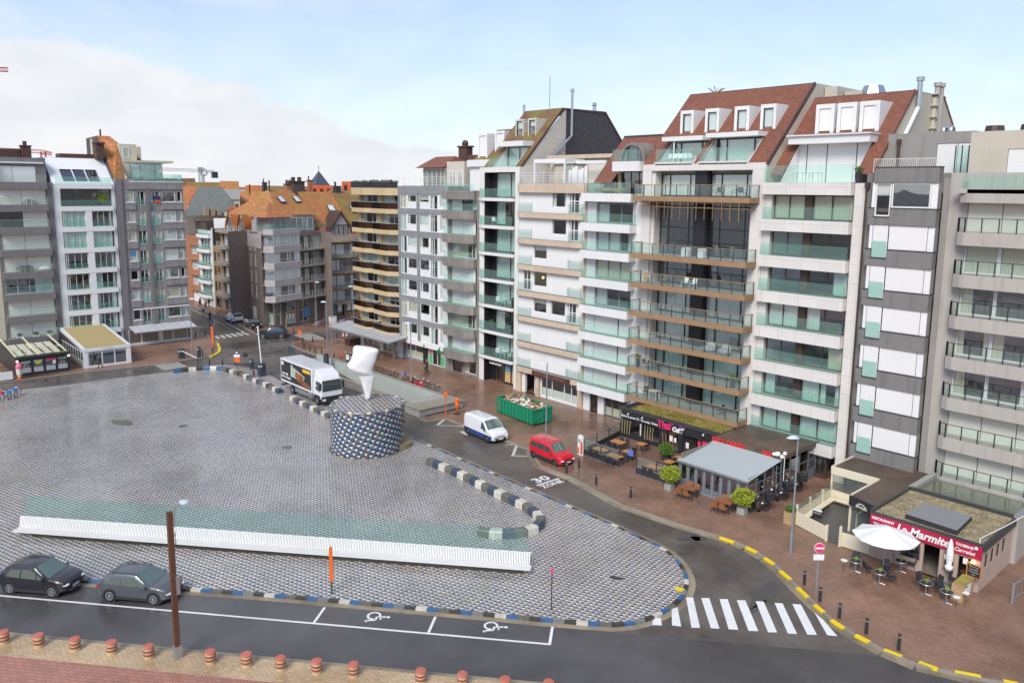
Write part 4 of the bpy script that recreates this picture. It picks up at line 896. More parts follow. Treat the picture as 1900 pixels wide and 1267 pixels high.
b=MB();ar=[(-50.15+1.55*math.cos(t),60.6,25.4+1.5*math.sin(t)) for t in[math.pi*k/12 for k in range(13)]];ai=[(-50.15+1.3*math.cos(t),60.6,25.4+1.25*math.sin(t)) for t in[math.pi*k/12 for k in range(13)]]
for k in range(12):b.ext([ar[k],ar[k+1],ai[k+1],ai[k]],(0,2.6,0))
b.box(-51.7,-51.45,60.6,61.5,24.0,25.4);b.box(-48.85,-48.6,60.6,61.5,24.0,25.4);dm=b.build('dormer',MATS['stone_brown'],root)
b=MB();b.ext([(p[0],60.75,p[2]) for p in ai]+[(-51.45,60.75,24.0),(-48.85,60.75,24.0)],(0,.05,0));b.build('pane',MATS['window_glass_green'],dm)
b=MB();[b.box(x,x+.08,60.66,60.75,24,26.4) for x in(-50.8,-49.6)];b.build('mullion',MATS['frame_black'],dm)
b=MB();b.box(-52.9,-47.3,59.6,59.9,21.9,23.0);b.build('terrace_wall',MATS['brick_dark'],root)
heap=tag((lambda b:[b.obox((-52.2+random.uniform(0,3.8),57.6+random.uniform(0,.9)),(-52.2+random.uniform(0,3.8),57.6+random.uniform(0,.9)),.12,22.05+random.uniform(0,.25),22.35+random.uniform(0,.2)) for _ in range(22)] and b)(MB()).build('timber_heap',mat('timber',(.42,.28,.15),.7,.3,2)),'heap of old boards on the terrace of the white building','boards')
o=MB();o.ext([(-50.4,59.0,22.05),(-50.0,59.0,22.05),(-50.4,59.3,24.4),(-50.8,59.3,24.4)],(0,.06,0));tag(o.build('leaning_board',MATS['timber']),'tall wooden board leaning upright on the rubble terrace','board')
o=MB();o.box(-53.0,-51.2,57.7,57.78,22.05,22.9);tag(o.build('pale_panel',MATS['concrete_green']),'pale green sheet standing at the left end of the rubble terrace','panel')
# R7 large white frame with timber balconies and four dormers
root=thing('apartment_building','tall building with timber edged balconies framed in white stone, four dormers on its roof','building',(-40.7,58.4,0))
b=MB();RF.box(b,-47.0,-46.0,-13,0,0,24.68);RF.box(b,-35.6,-34.42,-13,0,0,24.68);RF.box(b,-46.0,-35.6,-1.0,0,24.1,24.68);RF.box(b,-46.0,-35.6,-13,-12.7,0,24.6);RF.box(b,-46.0,-45.7,-1.2,-.25,0,24.1);RF.box(b,-35.8,-35.6,-1.2,-.25,0,24.1);b.build('wall',MATS['stone_white'],root)
zf=[3.2,5.93,8.6,11.24,13.92,16.6,21.83]
r=MB();RF.box(r,-45.8,-35.8,-4.6,-4.5,0,24.1)
for z in zf+[24.1]:RF.box(r,-45.8,-35.8,-4.5,-1.26,z-.25,z-.01)
RF.box(r,-41.2,-41.0,-4.5,-1.3,0,24);r.build('interior',MATS['room_pale'],root)
box_part(root,RF,'centre_pier','black_panel',(-41.6,-40.35,-1.5,-.55,0,24.1))
cur7={0:'full',1:'full',2:'full',3:'full',4:None,5:None,6:'full'}
for k,z in enumerate(zf):
 zt_=(zf[k+1] if k<6 else 24.12)-.27
 for a0,a1 in((-45.7,-41.6),(-40.35,-35.8)):
  window(root,RF,a0,a1,z+.02,zt_,-1.15,'frame_black',.10,cols=(.24,.78),rows=(.49,) if k==5 else(),inside=cur7[k],cur='curtain_green' if k in(0,1) else 'curtain_white',glassm='window_glass_tinted' if k in(4,5) else 'window_glass')
 s_=slab(root,RF,[(-45.95,-1.2),(-46.7,0),(-46.9,1.45),(-34.95,1.45),(-35.6,0),(-35.6,-1.2)][0:0] or[(-45.98,-1.1),(-45.98,.02),(-46.75,.02),(-46.75,1.5),(-34.95,1.5),(-34.95,.02),(-35.62,.02),(-35.62,-1.1)],z-.16,z,'floor_tile',name='balcony')
 wb=MB();RF.box(wb,-46.8,-34.9,1.5,1.56,z-.42,z+.03);RF.box(wb,-34.9,-34.84,.02,1.56,z-.42,z+.03);RF.box(wb,-46.86,-46.8,.02,1.56,z-.42,z+.03);wb.build('timber_edge',MATS['wood'],s_)
 glass_rail(s_,RF,[(-46.78,.05),(-46.78,1.46),(-34.9,1.46),(-34.9,.05)],z+.05,z+1.0,seg=1.19,rail=('wood',.08,.05),post='metal_dark',gm='balcony_glass_clear')
b=MB()
for i in range(14):a=-46.5+i*.83;RF.box(b,a-.02,a+.02,1.57,1.61,19.9,21.5)
for i in range(10):RF.box(b,-46.6,-35.0,.2+i*.13,.24+i*.13,21.3,21.36)
RF.box(b,-46.4,-35.2,-.4,1.2,20.9,20.96);b.build('pergola_slats',MATS['wood'],root)
FR7=Fr((0,58.5),(1,0),(0,-1))
lg=[(-45.6,-41.6,24.7,27.1),(-40.9,-36.2,24.7,27.25)]
b=slope_holes(FR7,-47.1,-34.45,0,24.68,1.0,31.55,lg);b.build('roof',MATS['tiles_red'],root)
b=MB();b.box(-47.1,-34.42,65.3,72,31.3,31.52);b.build('flat_roof',MATS['parapet_dark'],root)
for h in lg:
 b=MB();yb=58.5+2.5
 for a,s_ in((h[0],-.05),(h[1],.05)):b.ext([(a,58.5,24.7),(a,yb,h[3]),(a,yb,24.7)],(s_,0,0))
 b.box(h[0]-.2,h[1]+.2,59.5,61.2,h[3]-.32,h[3]+.06);b.box(h[0],h[1],58.4,yb,24.6,24.72);b.build('loggia',MATS['render_white'],root)
 FL=Fr((0,yb-.1),(1,0),(0,-1));window(root,FL,h[0]+.2,h[1],24.75,h[3]-.34,0,'frame_black',.12,cols=(.2,.8),inside='full')
 b=MB();b.box(h[0],h[1],yb+1.5,yb+1.6,24.7,h[3]);b.build('loggia_room',MATS['room'],root)
 glass_rail(root,RF,[(h[0]-.1,-.12),(h[1]-.1,-.12)],24.85,26.0,seg=2.2)
 b=MB();RF.box(b,h[0]-.15,h[1]-.05,-.2,.0,24.69,24.86);b.build('upstand',MATS['stone_white'],root)
for px in(1272.5,1319,1374,1423):
 a=onY(px,220,61.2)[0];dormer(root,FR7,a-.72,a+.72,27.55,29.6,0,24.68,1.0,'render_white','frame_black','full',.26)
gable(root,'gable_wall','render_beige',-34.42,[(58.5,23.2),(58.5,24.68),(65.4,31.5),(67.6,31.5),(72,31.5),(72,23.2)],.03)
b=MB();b.ext([(-34.5,58.35,24.6),(-34.5,65.35,31.6),(-34.5,65.5,31.35),(-34.5,58.6,24.45)],(.16,0,0));b.build('verge',MATS['brick_dark'],root)
b=MB();b.box(-34.3,-33.2,67.0,71,29,31.3);b.box(-33.0,-31.5,68,72,29,30.9);b.build('chimney',MATS['render_beige'],root)
b=MB()
for i in range(8):b.tube([(-44.6,66,31.5),(-44.6+.8*math.cos(i),66+.8*math.sin(i),31.9+.1*(i%3))],.04,4)
b.build('roof_tuft',MATS['timber'],root)
# R8 white ribbon building
root=thing('apartment_building','white ribbon building with long curtained glass fronts and three shuttered dormers in a red roof','building',(-30.3,58.4,0))
zt=[2.87+2.885*k for k in range(8)]
b=MB();RF.box(b,-27.05,-26.22,-13,0,0,23.05);RF.box(b,-34.4,-33.75,-13,0,0,23.05);RF.box(b,-33.75,-27.05,-13,-12.7,0,23.05);b.build('wall',MATS['stone_white'],root)
r=MB();RF.box(r,-33.7,-27.1,-5,-4.9,0,23)
for z in zt:RF.box(r,-33.7,-27.1,-4.9,-.42,z-.6,z-.02)
r.build('interior',MATS['room_pale'],root)
ins=['full','most','right','left','right',None,'full']
for k,z in enumerate(zt):
 h=.92
 s_=slab(root,RF,[(-34.38,.0),(-34.38,.55),(-27.1,.55),(-27.1,.0)],z-h,z,'stone_white',top='floor_tile')
 q=MB();RF.box(q,-33.7,-27.1,-.4,-.004,z-h+.002,z-.01);q.build('soffit',MATS['stone_white'],s_)
 glass_rail(s_,RF,[(-34.3,.46),(-27.2,.46),(-27.2,.05)],z,z+(1.02 if k<7 else 1.35),seg=3.4 if k<7 else 1.9)
 if k==7:continue
 z0,z1=z+.02,zt[k+1]-h-.005;c_=['curtain_green','curtain_green','curtain_cream','curtain_white'][k%4]
 window(root,RF,-33.7,-31.0,z0,z1,-.3,'frame_brown',.09,cols=(.5,),inside='full' if k in(0,3,5,6) else('left' if k==1 else None),cur=c_,glassm='window_glass' if k not in(4,5) else 'window_glass_tinted')
 box_part(root,RF,'pier','frame_brown',(-30.98,-30.42,-.45,-.22,z0,z1))
 window(root,RF,-30.4,-27.15,z0,z1,-.3,'frame_brown',.09,cols=(.48,),inside=ins[k],cur=c_)
window(root,RF,A(1513,820),A(1536,820),0,1.93,.12,'frame_brown',.14,cols=());window(root,RF,-28.5,-27.1,0,1.93,-.4,'frame_brown',.12)
text('house_number','565',MATS['white_paint'],root,RF.P(-28.85,.17,.35),(1,0,0),(0,0,1),.34,.006)
FR8=Fr((0,59.0),(1,0),(0,-1))
b=slope_holes(FR8,-34.4,-26.25,0,23.7,.995,30.3,[(-33.4,-27.4,23.7,26.55)]);b.build('roof',MATS['tiles_red'],root)
b=MB();b.box(-34.38,-26.25,65.5,72,30.05,30.27);b.build('flat_roof',MATS['parapet_dark'],root)
b=MB();yb=61.8
b.ext([(-33.4,59.0,23.1),(-33.4,yb,26.5),(-33.4,yb,23.1)],(-.05,0,0));b.ext([(-27.4,59.0,23.1),(-27.4,yb,26.5),(-27.4,yb,23.1)],(.05,0,0));b.box(-33.7,-27.1,60.3,61.9,26.15,26.75);b.box(-33.8,-27.0,60.1,61.9,26.75,26.85);b.box(-33.4,-27.4,58.0,yb,23.0,23.1);b.build('loggia',MATS['render_white'],root)
FL=Fr((0,yb-.2),(1,0),(0,-1));shutter(root,FL,-33.4,-27.4,23.1,26.15,0,splits=(.12,.40,.80));box_part(root,FL,'shutter_guide','frame_black',(-32.72,-32.66,-.1,.02,23.1,26.15),(-31.02,-30.96,-.1,.02,23.1,26.15),(-28.62,-28.56,-.1,.02,23.1,26.15))
for a0 in(-32.55,-30.75,-28.95):dormer(root,FR8,a0,a0+1.55,27.05,29.35,0,23.7,.995,'render_white','frame_black',None,.28,shut=True)
gable(root,'gable_wall','render_beige',-26.22,[(59.0,22.0),(59.0,23.7),(65.5,30.2),(71.5,30.2),(74.6,27.6),(74.6,22)],.03)
b=MB();b.ext([(-26.3,58.85,23.6),(-26.3,65.5,30.35),(-26.3,65.7,30.1),(-26.3,59.1,23.45)],(.16,0,0));b.build('verge',MATS['tiles_red'],root);b=MB();b.ext([(-26.3,71.4,30.3),(-26.3,74.7,27.5),(-26.3,74.5,27.4),(-26.3,71.3,30.1)],(.16,0,0));b.build('verge',MATS['tiles_red'],root)
flue(root,[(-26.0,63.4,26.3),(-26.0,65.9,29.0)],.16,'white_paint',False);flue(root,[(-26.0,65.9,29.0),(-26.0,65.9,31.0)],.20,'zinc_flue')
flue(root,[(-26.0,69.4,26.2),(-26.0,69.4,30.9)],.20,'concrete_light');flue(root,[(-26.0,70.2,26.2),(-26.0,70.2,30.9)],.20,'concrete_light')
b=MB();b.box(-26.15,-25.85,69.0,69.08,26.3,30);[b.box(-26.2,-25.7,68.8,69.2,26.6+i*.9,26.68+i*.9) for i in range(5)];b.build('ladder',MATS['render_beige'],root)
b=MB();b.cyl((-31,69,0),1.3,30.2,31.3,8,.8);b.build('roof_vent',MATS['zinc_flue'],root)
# R9 dark concrete building
root=thing('apartment_building','dark grey concrete building with stepped white shutters and a projecting bay','building',(-23.3,58.4,0))
D9=.75
zs9=[yz(x,y,58.4-D9) for x,y in((1616,829.7),(1621.5,760),(1626.7,687.7),(1632.6,614.3),(1639.7,539.7),(1645.6,464),(1654,387))]
shell(root,RF,-26.2,-20.5,0,23.75,[(-25.5,-20.9,2.0,22.4)],'concrete_dark',zs9,12)
aL,aD,aR=-25.35,-24.1,-21.0
for k,z in enumerate(zs9+[zs9[-1]+2.86]):
 b=MB();hb=1.18 if k<7 else 1.05
 RF.box(b,aD if k<7 else aL,aR,.0,D9,z-hb,z)
 if k<7:RF.box(b,aL-.3,aD,0,D9-.05,z-hb,z-.58);RF.box(b,aL-.3,aL+.1,0,D9-.03,z-.58,z)
 b.build('spandrel',MATS['concrete_dark'],root)
 c_=MB();RF.box(c_,(aD if k<7 else aL),aR+.04,.0,D9+.04,z,z+.05)
 if k<7:RF.box(c_,aL-.34,aL+.12,0,D9+.02,z,z+.05);RF.box(c_,aL+.12,aD,0,D9+.02,z-.62,z-.575)
 c_.build('coping',MATS['parapet_dark'],root)
 if k==7:continue
 zt_=(zs9[k+1] if k<6 else zs9[6]+2.86)-(1.18 if k<6 else 1.05)
 if k<6:
  shutter(root,RF,aD+.02,aR-.45,z+.05,zt_,D9-.10);shutter(root,RF,aL+.12,aD-.02,z-.58,zt_,D9-.12)
  q=MB();RF.box(q,aL+.16,aD-.06,D9-.05,D9-.03,z-.56,z+.62);q.build('glass_railing',MATS['balcony_glass'],root)
 else:
  window(root,RF,aD+.02,aR-.45,z+.05,zt_,D9-.10,'frame_white',.1,cols=(),inside=None,glassm='window_glass_tinted');window(root,RF,aL+.12,aD-.02,z-.58,zt_,D9-.12,'frame_white',.1,cols=(),inside='blind')
 box_part(root,RF,'window_cheek','white_paint',(aR-.44,aR-.02,D9-.5,D9-.12,z+.05,zt_),(aL-.12,aL+.1,D9-.5,D9-.12,z+.05,zt_))
 box_part(root,RF,'bay_side','concrete_mid',(aR-.02,aR,0,D9-.12,z+.05,zt_))
b=MB();RF.box(b,-20.9,-20.5,-.2,.06,0,23.4);b.build('pier',MATS['concrete_mid'],root)
b=MB();b.tube([(-26.1,58.2,0),(-26.1,58.2,22.8)],.07,6);b.box(-26.2,-25.9,58.05,58.3,22.7,23.1);b.build('downpipe',MATS['frame_brown'],root)
PF9=Fr((0,61.4),(1,0),(0,-1));shell(root,PF9,-26.2,-20.3,22.8,26.7,[(-22.7,-20.4,23.5,25.9)],'concrete_mid',[],8,top=True);shutter(root,PF9,-22.7,-20.4,23.5,25.9,-.06,splits=(.6,))
flue(root,[(-25.3,61.2,23.8),(-25.3,61.2,26.0)],.11,'frame_brown')
bars_rail(root,RF,[(-25.5,.65),(-21.1,.65)],23.78,24.75,'rail_white',vertical=True,pitch=1.4)
b=MB();[b.ring((-23.2+i*.5,64,26.9),(1,0,0),.35,.12,14,6) for i in range(2)];b.build('duct',MATS['zinc_flue'],root)
# R10 pale concrete building with rounded balconies
root=thing('apartment_building','pale concrete building with long rounded balconies and dark railing posts','building',(-13,58.4,0))
X0,X1=-20.5,-9.0
zt=[yz(1786,y,57.5) for y in(0,)] and[2.95+2.815*k for k in range(8)]
shell(root,RF,X0,X1,0,23.75,[(-19.3,X1-.3,z+.02,z+1.95) for z in zt[:7]],'concrete_light',zt,12,room='room_pale')
for k,z in enumerate(zt):
 pts=[(-19.7,0),(-19.75,.35),(-19.55,.75),(-19.1,1.0),(X1,1.0),(X1,0)]
 s_=slab(root,RF,pts,z-.87,z,'concrete_light',top='floor_tile')
 glass_rail(s_,RF,[(-19.68,.30),(-19.5,.68),(-19.05,.92),(X1,.92)],z+.08,z+.92,seg=1.02 if k<7 else 1.8,rail=('metal_dark',.04,.04) if k<7 else None,post='metal_dark' if k<7 else None,gm='balcony_glass_clear' if k<7 else 'balcony_glass',postr=.032)
 if k==7:continue
 if k in(0,1,6):shutter(root,RF,-19.3,X1-.3,z+.02,z+1.95,m_='shutter_cream',splits=(.21,.42,.63,.84))
 else:
  for i in range(4):a0=-19.3+i*2.14;window(root,RF,a0,a0+2.14,z+.02,z+1.95,-.12,'frame_white',.10,cols=(),inside=['full','full','most','sides','left'][(k+i)%5] if k in(3,5) else(['left',None,'sides'][i%3]),cur='curtain_cream')
PF10=Fr((0,59.6),(1,0),(0,-1));shell(root,PF10,-19.9,X1,22.8,26.5,[(-17.6,-10,23.0,25.3)],'render_beige',[],9);shutter(root,PF10,-17.6,-10,23.0,25.3,-.05,splits=(.18,.36,.6,.8))
b=MB();[b.cyl((x,66,0),.75,26.4,27.3,12,.6) for x in(-20.5,-18.2)];b.build('roof_vent',MATS['frame_brown'],root)
b=MB();b.box(-19.9,-9,57.4,57.9,22.4,22.7);b.build('awning_box',MATS['concrete_light'],root)
gl=MB();[gl.box(-20.9+i*.42,-20.55+i*.42,59.9,59.94,23.8,25.6) for i in range(4)];o=gl.build('wind_screen',MATS['balcony_glass'],root)
b=MB();[b.box(-20.94+i*.42,-20.88+i*.42,59.88,59.96,23.8,25.65) for i in range(5)];b.build('screen_frame',MATS['metal_dark'],o)
# the left-hand row (facade line X = -117)
LR=Fr((-117,0),(0,1),(1,0))
mat('stone_plum',(.20,.185,.185),.6,.12,.8,streak=.3);mat('stone_plumgrey',(.29,.27,.265),.6,.10,.8,kind='panels',unit=(.9,.7),mortar=.012,mcol=(.12,.11,.11),contrast=.08,streak=.4)
mat('stucco_cream',(.60,.55,.42),.7,.08,.8,streak=.15);mat('tiles_orange',(.46,.175,.065),.6,.2,.8,kind='moss',unit=(.3,.33),m0=.42,m1=.62,col2=(.36,.20,.045),mfac=.75,across=1,mscale=.3)
mat('glazed_white',(.78,.78,.775),.3,.03)
root=thing('apartment_building','pale building at the very left edge of the row','building',(-117,12,0))
shell(root,LR,0,18.4,0,25.5,[(a,a+3,3.2+2.85*k,5.0+2.85*k) for k in range(7) for a in(1,6,11,15)][:0] or[(14,17.6,3.2+2.85*k,5.1+2.85*k) for k in range(7)],'stucco_cream',[3+2.85*k for k in range(8)],12)
for k in range(7):window(root,LR,14,17.6,3.2+2.85*k,5.1+2.85*k,-.12,'frame_white',.08,cols=(.5,),inside='sides')
root=thing('apartment_building','grey building on the left with cream closed shutters behind clear glass balconies','building',(-117,21.5,0))
zt=[2.75+2.83*k for k in range(8)]
shell(root,LR,18.45,24.9,0,22.55,[(18.8,24.1,z+.02,z+1.98) for z in zt[:7]]+[(18.8,24.1,.1,1.85)],'stone_plum',zt,12)
for k,z in enumerate(zt):
 s_=slab(root,LR,[(18.5,0),(18.5,.75),(24.15,.75),(24.15,0)],z-.85,z,'stone_plum',top='floor_tile')
 glass_rail(s_,LR,[(18.6,.68),(24.1,.68),(24.1,.05)],z,z+.95,seg=2.7,gm='balcony_glass_clear',rail=('rail_white',.03,.02) if k in(5,2) else None)
 if k==7:continue
 if k==5:window(root,LR,18.8,21.3,z+.02,z+1.98,-.1,'frame_black',.08,cols=(.5,));shutter(root,LR,21.3,24.1,z+.02,z+1.98,m_='shutter_cream')
 elif k==2:window(root,LR,18.8,24.1,z+.02,z+1.98,-.1,'frame_white',.06,cols=(.25,.5,.75),inside='right',cur='curtain_green')
 else:shutter(root,LR,18.8,24.1,z+.02,z+1.98,m_='shutter_cream',splits=(.48,))
PL=Fr((-117.9,0),(0,1),(1,0));shell(root,PL,18.45,24.5,22.4,25.7,[(18.8,23.3,22.6,24.6)],'stone_plum',[],8);shutter(root,PL,18.8,23.3,22.6,24.6,-.05,splits=(.42,));box_part(root,PL,'awning_box','white_paint',(18.5,24.2,.02,.3,24.95,25.12))
box_part(root,LR,'flank','stone_plum',(24.2,24.88,.01,.16,0,22.5))
b=MB();b.box(-126,-123.5,19.9,22.8,25.6,26.9);b.box(-124.2,-123.0,22.9,24.0,25.6,27.3);b.box(-124.3,-122.9,22.8,24.1,27.3,27.45);b.cyl((-123.6,23.4,0),.25,27.4,28.0,8);b.build('chimney',MATS['brick_dark'],root)
root=thing('apartment_building','white building on the left with paired glazed bays and a sloping white top storey','building',(-117,28.6,0))
b=MB();LR.box(b,24.92,25.75,-12,0,0,22.4);LR.box(b,31.95,32.38,-12,0,0,22.4);LR.box(b,25.75,31.95,-12,-11.7,0,22.4);b.build('wall',MATS['glazed_white'],root)
zt=[2.83+2.79*k for k in range(6)]+[19.50,22.42]
r=MB();LR.box(r,25.8,31.9,-4.5,-4.4,0,22.3)
for z in zt:LR.box(r,25.8,31.9,-4.4,-.32,z-.5,z-.02)
r.build('interior',MATS['room'],root)
for k,z in enumerate(zt):
 s_=slab(root,LR,[(25.4,-.02),(25.7,.45),(31.8,.45),(32.1,-.02)] if 0 else[(25.76,-.3),(25.76,.0),(25.5,.42),(31.95,.42),(31.94,-.3)],z-.62,z,'glazed_white',name='band')
 if k==7:continue
 zt_=zt[k+1]-.62
 if k<6:
  box_part(root,LR,'centre_pier','glazed_white',(28.5,29.25,-.2,.38,z,zt_))
  for j,(a0,a1) in enumerate(((25.85,28.5),(29.25,31.7))):
   window(root,LR,a0,a1,z+.01,zt_-.01,.02,'frame_white',.07,cols=(.1,.4,.7) if j==0 else(.04,.33,.62,.92),inside={5:('full',None),4:('full','full'),3:(None,None),2:(None,'left'),1:(None,'sides'),0:(None,'sides')}[k][j],cur='curtain_green')
   glass_rail(root,LR,[(a0,.36),(a1,.36)],z,z+.85,seg=2.7)
 else:
  window(root,LR,25.85,31.9,z+.01,zt_-.01,-.6,'frame_black',.05,cols=(.25,.5,.75));glass_rail(root,LR,[(25.6,.36),(31.85,.36)],z,z+.85,seg=1.6)
b=MB();k_=4.3/3.5
def lean(z,o=0):return-(z-22.42)*4.45/3.45-o
hl=[(26.0,31.0,22.7,24.3)]
A_=sorted({24.95,32.35,26.3,30.9});Z_=[22.42,22.75,24.35,25.9]
for i in range(3):
 for j in range(3):
  if i==1 and j==1:continue
  b.add([LR.P(A_[i+p],lean(Z_[j+q])-o,Z_[j+q]) for o in(0,.2) for q,p in((0,0),(0,1),(1,1),(1,0))],[(0,1,2,3),(7,6,5,4),(0,4,5,1),(1,5,6,2),(2,6,7,3),(3,7,4,0)])
LR.box(b,24.95,32.35,-12,-4.4,25.7,25.9)
for a in(24.95,32.33):b.poly([LR.P(a,0,22.4),LR.P(a,-4.45,25.87),LR.P(a,-12,25.87),LR.P(a,-12,22.4)])
b.build('top_storey',MATS['glazed_white'],root,fix=False)
b=MB()
for a0,a1 in((26.3,27.8),(27.86,29.35),(29.41,30.9)):
 b.add([LR.P(a,lean(z,.16),z) for z,a in((22.75,a0),(22.75,a1),(24.35,a1),(24.35,a0))],[(0,1,2,3)])
p_=b.build('window',MATS['window_glass_tinted'],root,fix=False)
b=MB();[LR.box(b,a-.05,a+.05,0,.01,0,.01) for a in()];r=MB();LR.box(r,26.2,31,-5.5,-5.4,22.5,25.6);r.build('interior',MATS['room'],root)
b=MB()
for a in(26.3,27.83,29.38,30.9):b.add([LR.P(a+s,lean(z,o),z) for s in(-.05,.05) for z,o in((22.75,.0),(24.35,.0),(24.35,.2),(22.75,.2))],[(0,1,2,3),(7,6,5,4),(0,4,5,1),(1,5,6,2),(2,6,7,3),(3,7,4,0)])
b.build('mullion',MATS['frame_white'],root)
glass_rail(root,LR,[(25.2,.34),(31.95,.34)],22.42,23.35,seg=2.2)
b=MB();b.box(-124.6,-122.2,27.2,31.4,25.9,26.5);b.build('roof_house',MATS['brick_dark'],root)
root=thing('apartment_building','grey granite building on the left corner with small white windows and an orange steep roof','building',(-117,37,0))
yr=[(2.52,3.9)]
rows=[(20.0,21.55),(17.25,18.75),(14.65,16.1),(11.85,13.35),(9.2,10.6),(6.4,7.85),(3.55,5.1)]
ops=[]
for z0,z1 in rows:ops+=[(33.75,34.8,z0,z1),(36.95,38.25,z0-.48,z1),(35.05,36.25,z0-.48,z1),(38.5,40.35,z0,z1),(40.6,41.25,z0,z1)]
shell(root,LR,32.45,41.5,0,23.2,ops,'stone_plumgrey',[z0-.5 for z0,_ in rows],14)
box_part(root,LR,'pilaster','stone_plum',(32.45,33.25,.002,.22,0,23.2),(36.35,36.8,.002,.30,2.6,22.0))
for i,(z0,z1) in enumerate(rows):
 for j,(a0,a1,dz,cs) in enumerate(((33.75,34.8,0,()),(35.05,36.25,.48,(.5,)),(36.95,38.25,.48,(.5,)),(38.5,40.35,0,()),(40.6,41.25,0,()))):
  pal=((1,0,0,0,0),(1,1,1,1,1),(1,0,1,1,1),(1,0,1,1,1),(0,0,0,0,0),(1,1,1,1,1),(0,0,0,0,1))[i][j]
  window(root,LR,a0,a1,z0-dz,z1,-.08 if not cs else-.15,'frame_white',.10,cols=cs,inside='full' if pal else random.choice([None,'sides','left']),cur=random.choice(['curtain_white','curtain_white','curtain_cream']))
  if cs:glass_rail(root,LR,[(a0,.06),(a1,.06)],z0-.48,z0+.45,seg=3,gm='balcony_glass')
 box_part(root,LR,'spandrel','stone_plumgrey',(33.6,34.95,.004,.18,z0-1.05,z0-.02),(38.35,41.45,.004,.22,z0-1.05,z0-.02))
 box_part(root,LR,'sill','frame_white',(33.6,34.95,.18,.24,z0-.1,z0+.0),(38.35,41.5,.22,.28,z0-.1,z0+.0))
mat('for_sale_blue',(.03,.04,.16),.5,.05)
bd=box_part(root,LR,'notice_board','for_sale_blue',(37.4,38.25,.12,.15,20.3,20.85));box_part(root,LR,'notice_board','sign_red',(37.4,38.25,.12,.15,19.9,20.28))
box_part(root,LR,'string_course','frame_white',(33.7,41.5,.26,.40,6.35-1.35,6.35-1.18))
mat('poster_blue',(.10,.28,.50),.5,.2,3);box_part(root,LR,'poster','poster_blue',(33.85,34.7,-.13,-.11,12.6,13.3))
box_part(root,LR,'parapet','stone_plumgrey',(34.0,41.5,.004,.18,21.75,22.75));box_part(root,LR,'coping','frame_white',(34.3,41.5,-.1,.22,22.75,22.87))
for a0,a1 in((32.9,34.6),(34.6,37.3),(37.3,38.9),(38.9,41.0)):
 window(root,LR,a0,a1,.25,2.3,.25,'frame_white',.08,inside=None)
b=MB();LR.box(b,32.6,41.3,.0,.35,0,.25);LR.box(b,36.9,37.5,.0,.32,.25,2.3);b.build('shop_base',MATS['frame_white'],root)
mat('goods',(.20,.19,.17),.6,.6,3.5);r=MB();LR.box(r,32.7,41.2,.10,.14,.3,1.6);r.build('shop_display',MATS['goods'],root)
cano=thing('shop_canopy','pale ribbed canopy over the shop front of the grey corner building','canopy',(-116,37,2.2));b=MB()
for i in range(8):a0=32.9+i*1.07;b.add([LR.P(a0+.03,.05,2.75),LR.P(a0+1.04,.05,2.75),LR.P(a0+1.24,2.4,2.1),LR.P(a0+.23,2.4,2.1),LR.P(a0+.03,.05,2.8),LR.P(a0+1.04,.05,2.8),LR.P(a0+1.24,2.4,2.15),LR.P(a0+.23,2.4,2.15)],[(0,1,2,3),(4,5,6,7),(0,1,5,4),(1,2,6,5),(2,3,7,6),(3,0,4,7)])
b.build('panel',MATS['canopy_panel'],cano);b=MB();LR.box(b,33.0,41.7,2.38,2.44,2.02,2.16);b.build('edge_beam',MATS['rail_grey'],cano)
b=MB();b.ext([(-117.0,32.5,23.2),(-117.6,34.0,23.2),(-121.6,34.3,28.1),(-124.3,34.2,29.2),(-124.1,32.5,29.2)],(-.2,0,-.15));b.add([(-124.1,32.5,29.2),(-124.3,34.2,29.2),(-127.5,36.2,26.2),(-127.5,32.5,26.2)],[(0,1,2,3)]);b.add([(-121.6,34.3,28.1),(-124.3,34.2,29.2),(-126.5,39.2,25.6),(-122.5,38.2,25.6)],[(0,1,2,3)]);b.build('roof',MATS['tiles_orange'],root)
b=MB();b.ext([(-117.3,32.46,23.2),(-124.1,32.46,29.15),(-129.5,32.46,29.0),(-129.5,32.46,23.0)],(0,-.06,0));b.build('gable_wall',MATS['slate'],root);b=MB();b.box(-126.6,-125.9,32.2,32.39,23,28.8);b.build('flue_chase',MATS['stucco_cream'],root)
b=MB();b.box(-124.5,-120.3,34.3,36.5,23.0,28.0);b.box(-127,-124.5,34.5,38.4,23,27.9);b.build('dormer',MATS['stucco_cream'],root);LD=Fr((-120.25,0),(0,1),(1,0));window(root,LD,34.6,35.5,26.0,27.6,.04,'frame_white',.1,inside='full')
b=MB();b.add([LR.P(a,d,z) for a in(34.0,34.25) for d,z in((-.2,22.9),(-3.4,25.6),(-5,25.6),(-5,22.9))],[(0,1,2,3),(7,6,5,4),(0,4,5,1),(1,5,6,2),(2,6,7,3),(3,7,4,0)]);LR.box(b,34.3,41.2,-2.4,-8,25.5,25.8);LR.box(b,34.25,35.2,-2.7,-2.5,22.9,25.5);b.build('penthouse_shell',MATS['stucco_cream'],root)
LP=Fr((-119.4,0),(0,1),(1,0));window(root,LP,35.2,39.6,22.9,25.5,0,'frame_grey',.06,cols=(.3,.74),inside='full',cur='curtain_green')
r=MB();LR.box(r,34.4,39.6,-6,-5.8,22.9,25.5);r.build('interior',MATS['room'],root);glass_rail(root,LR,[(34.8,.08),(41.4,.08),(41.4,-4)],22.87,23.85,seg=3.2)
b=MB();b.box(-121.5,-119.9,31.2,32.2,25.9,27.9);b.box(-121.7,-119.7,31.1,32.3,27.9,28.1);b.build('chimney',MATS['brick_dark'],root)
b=MB();b.tube([(-124.3,33.0,29.1),(-124.3,33.0,30.1)],.12,8);b.build('vent',MATS['metal_dark'],root)
hb=MB()
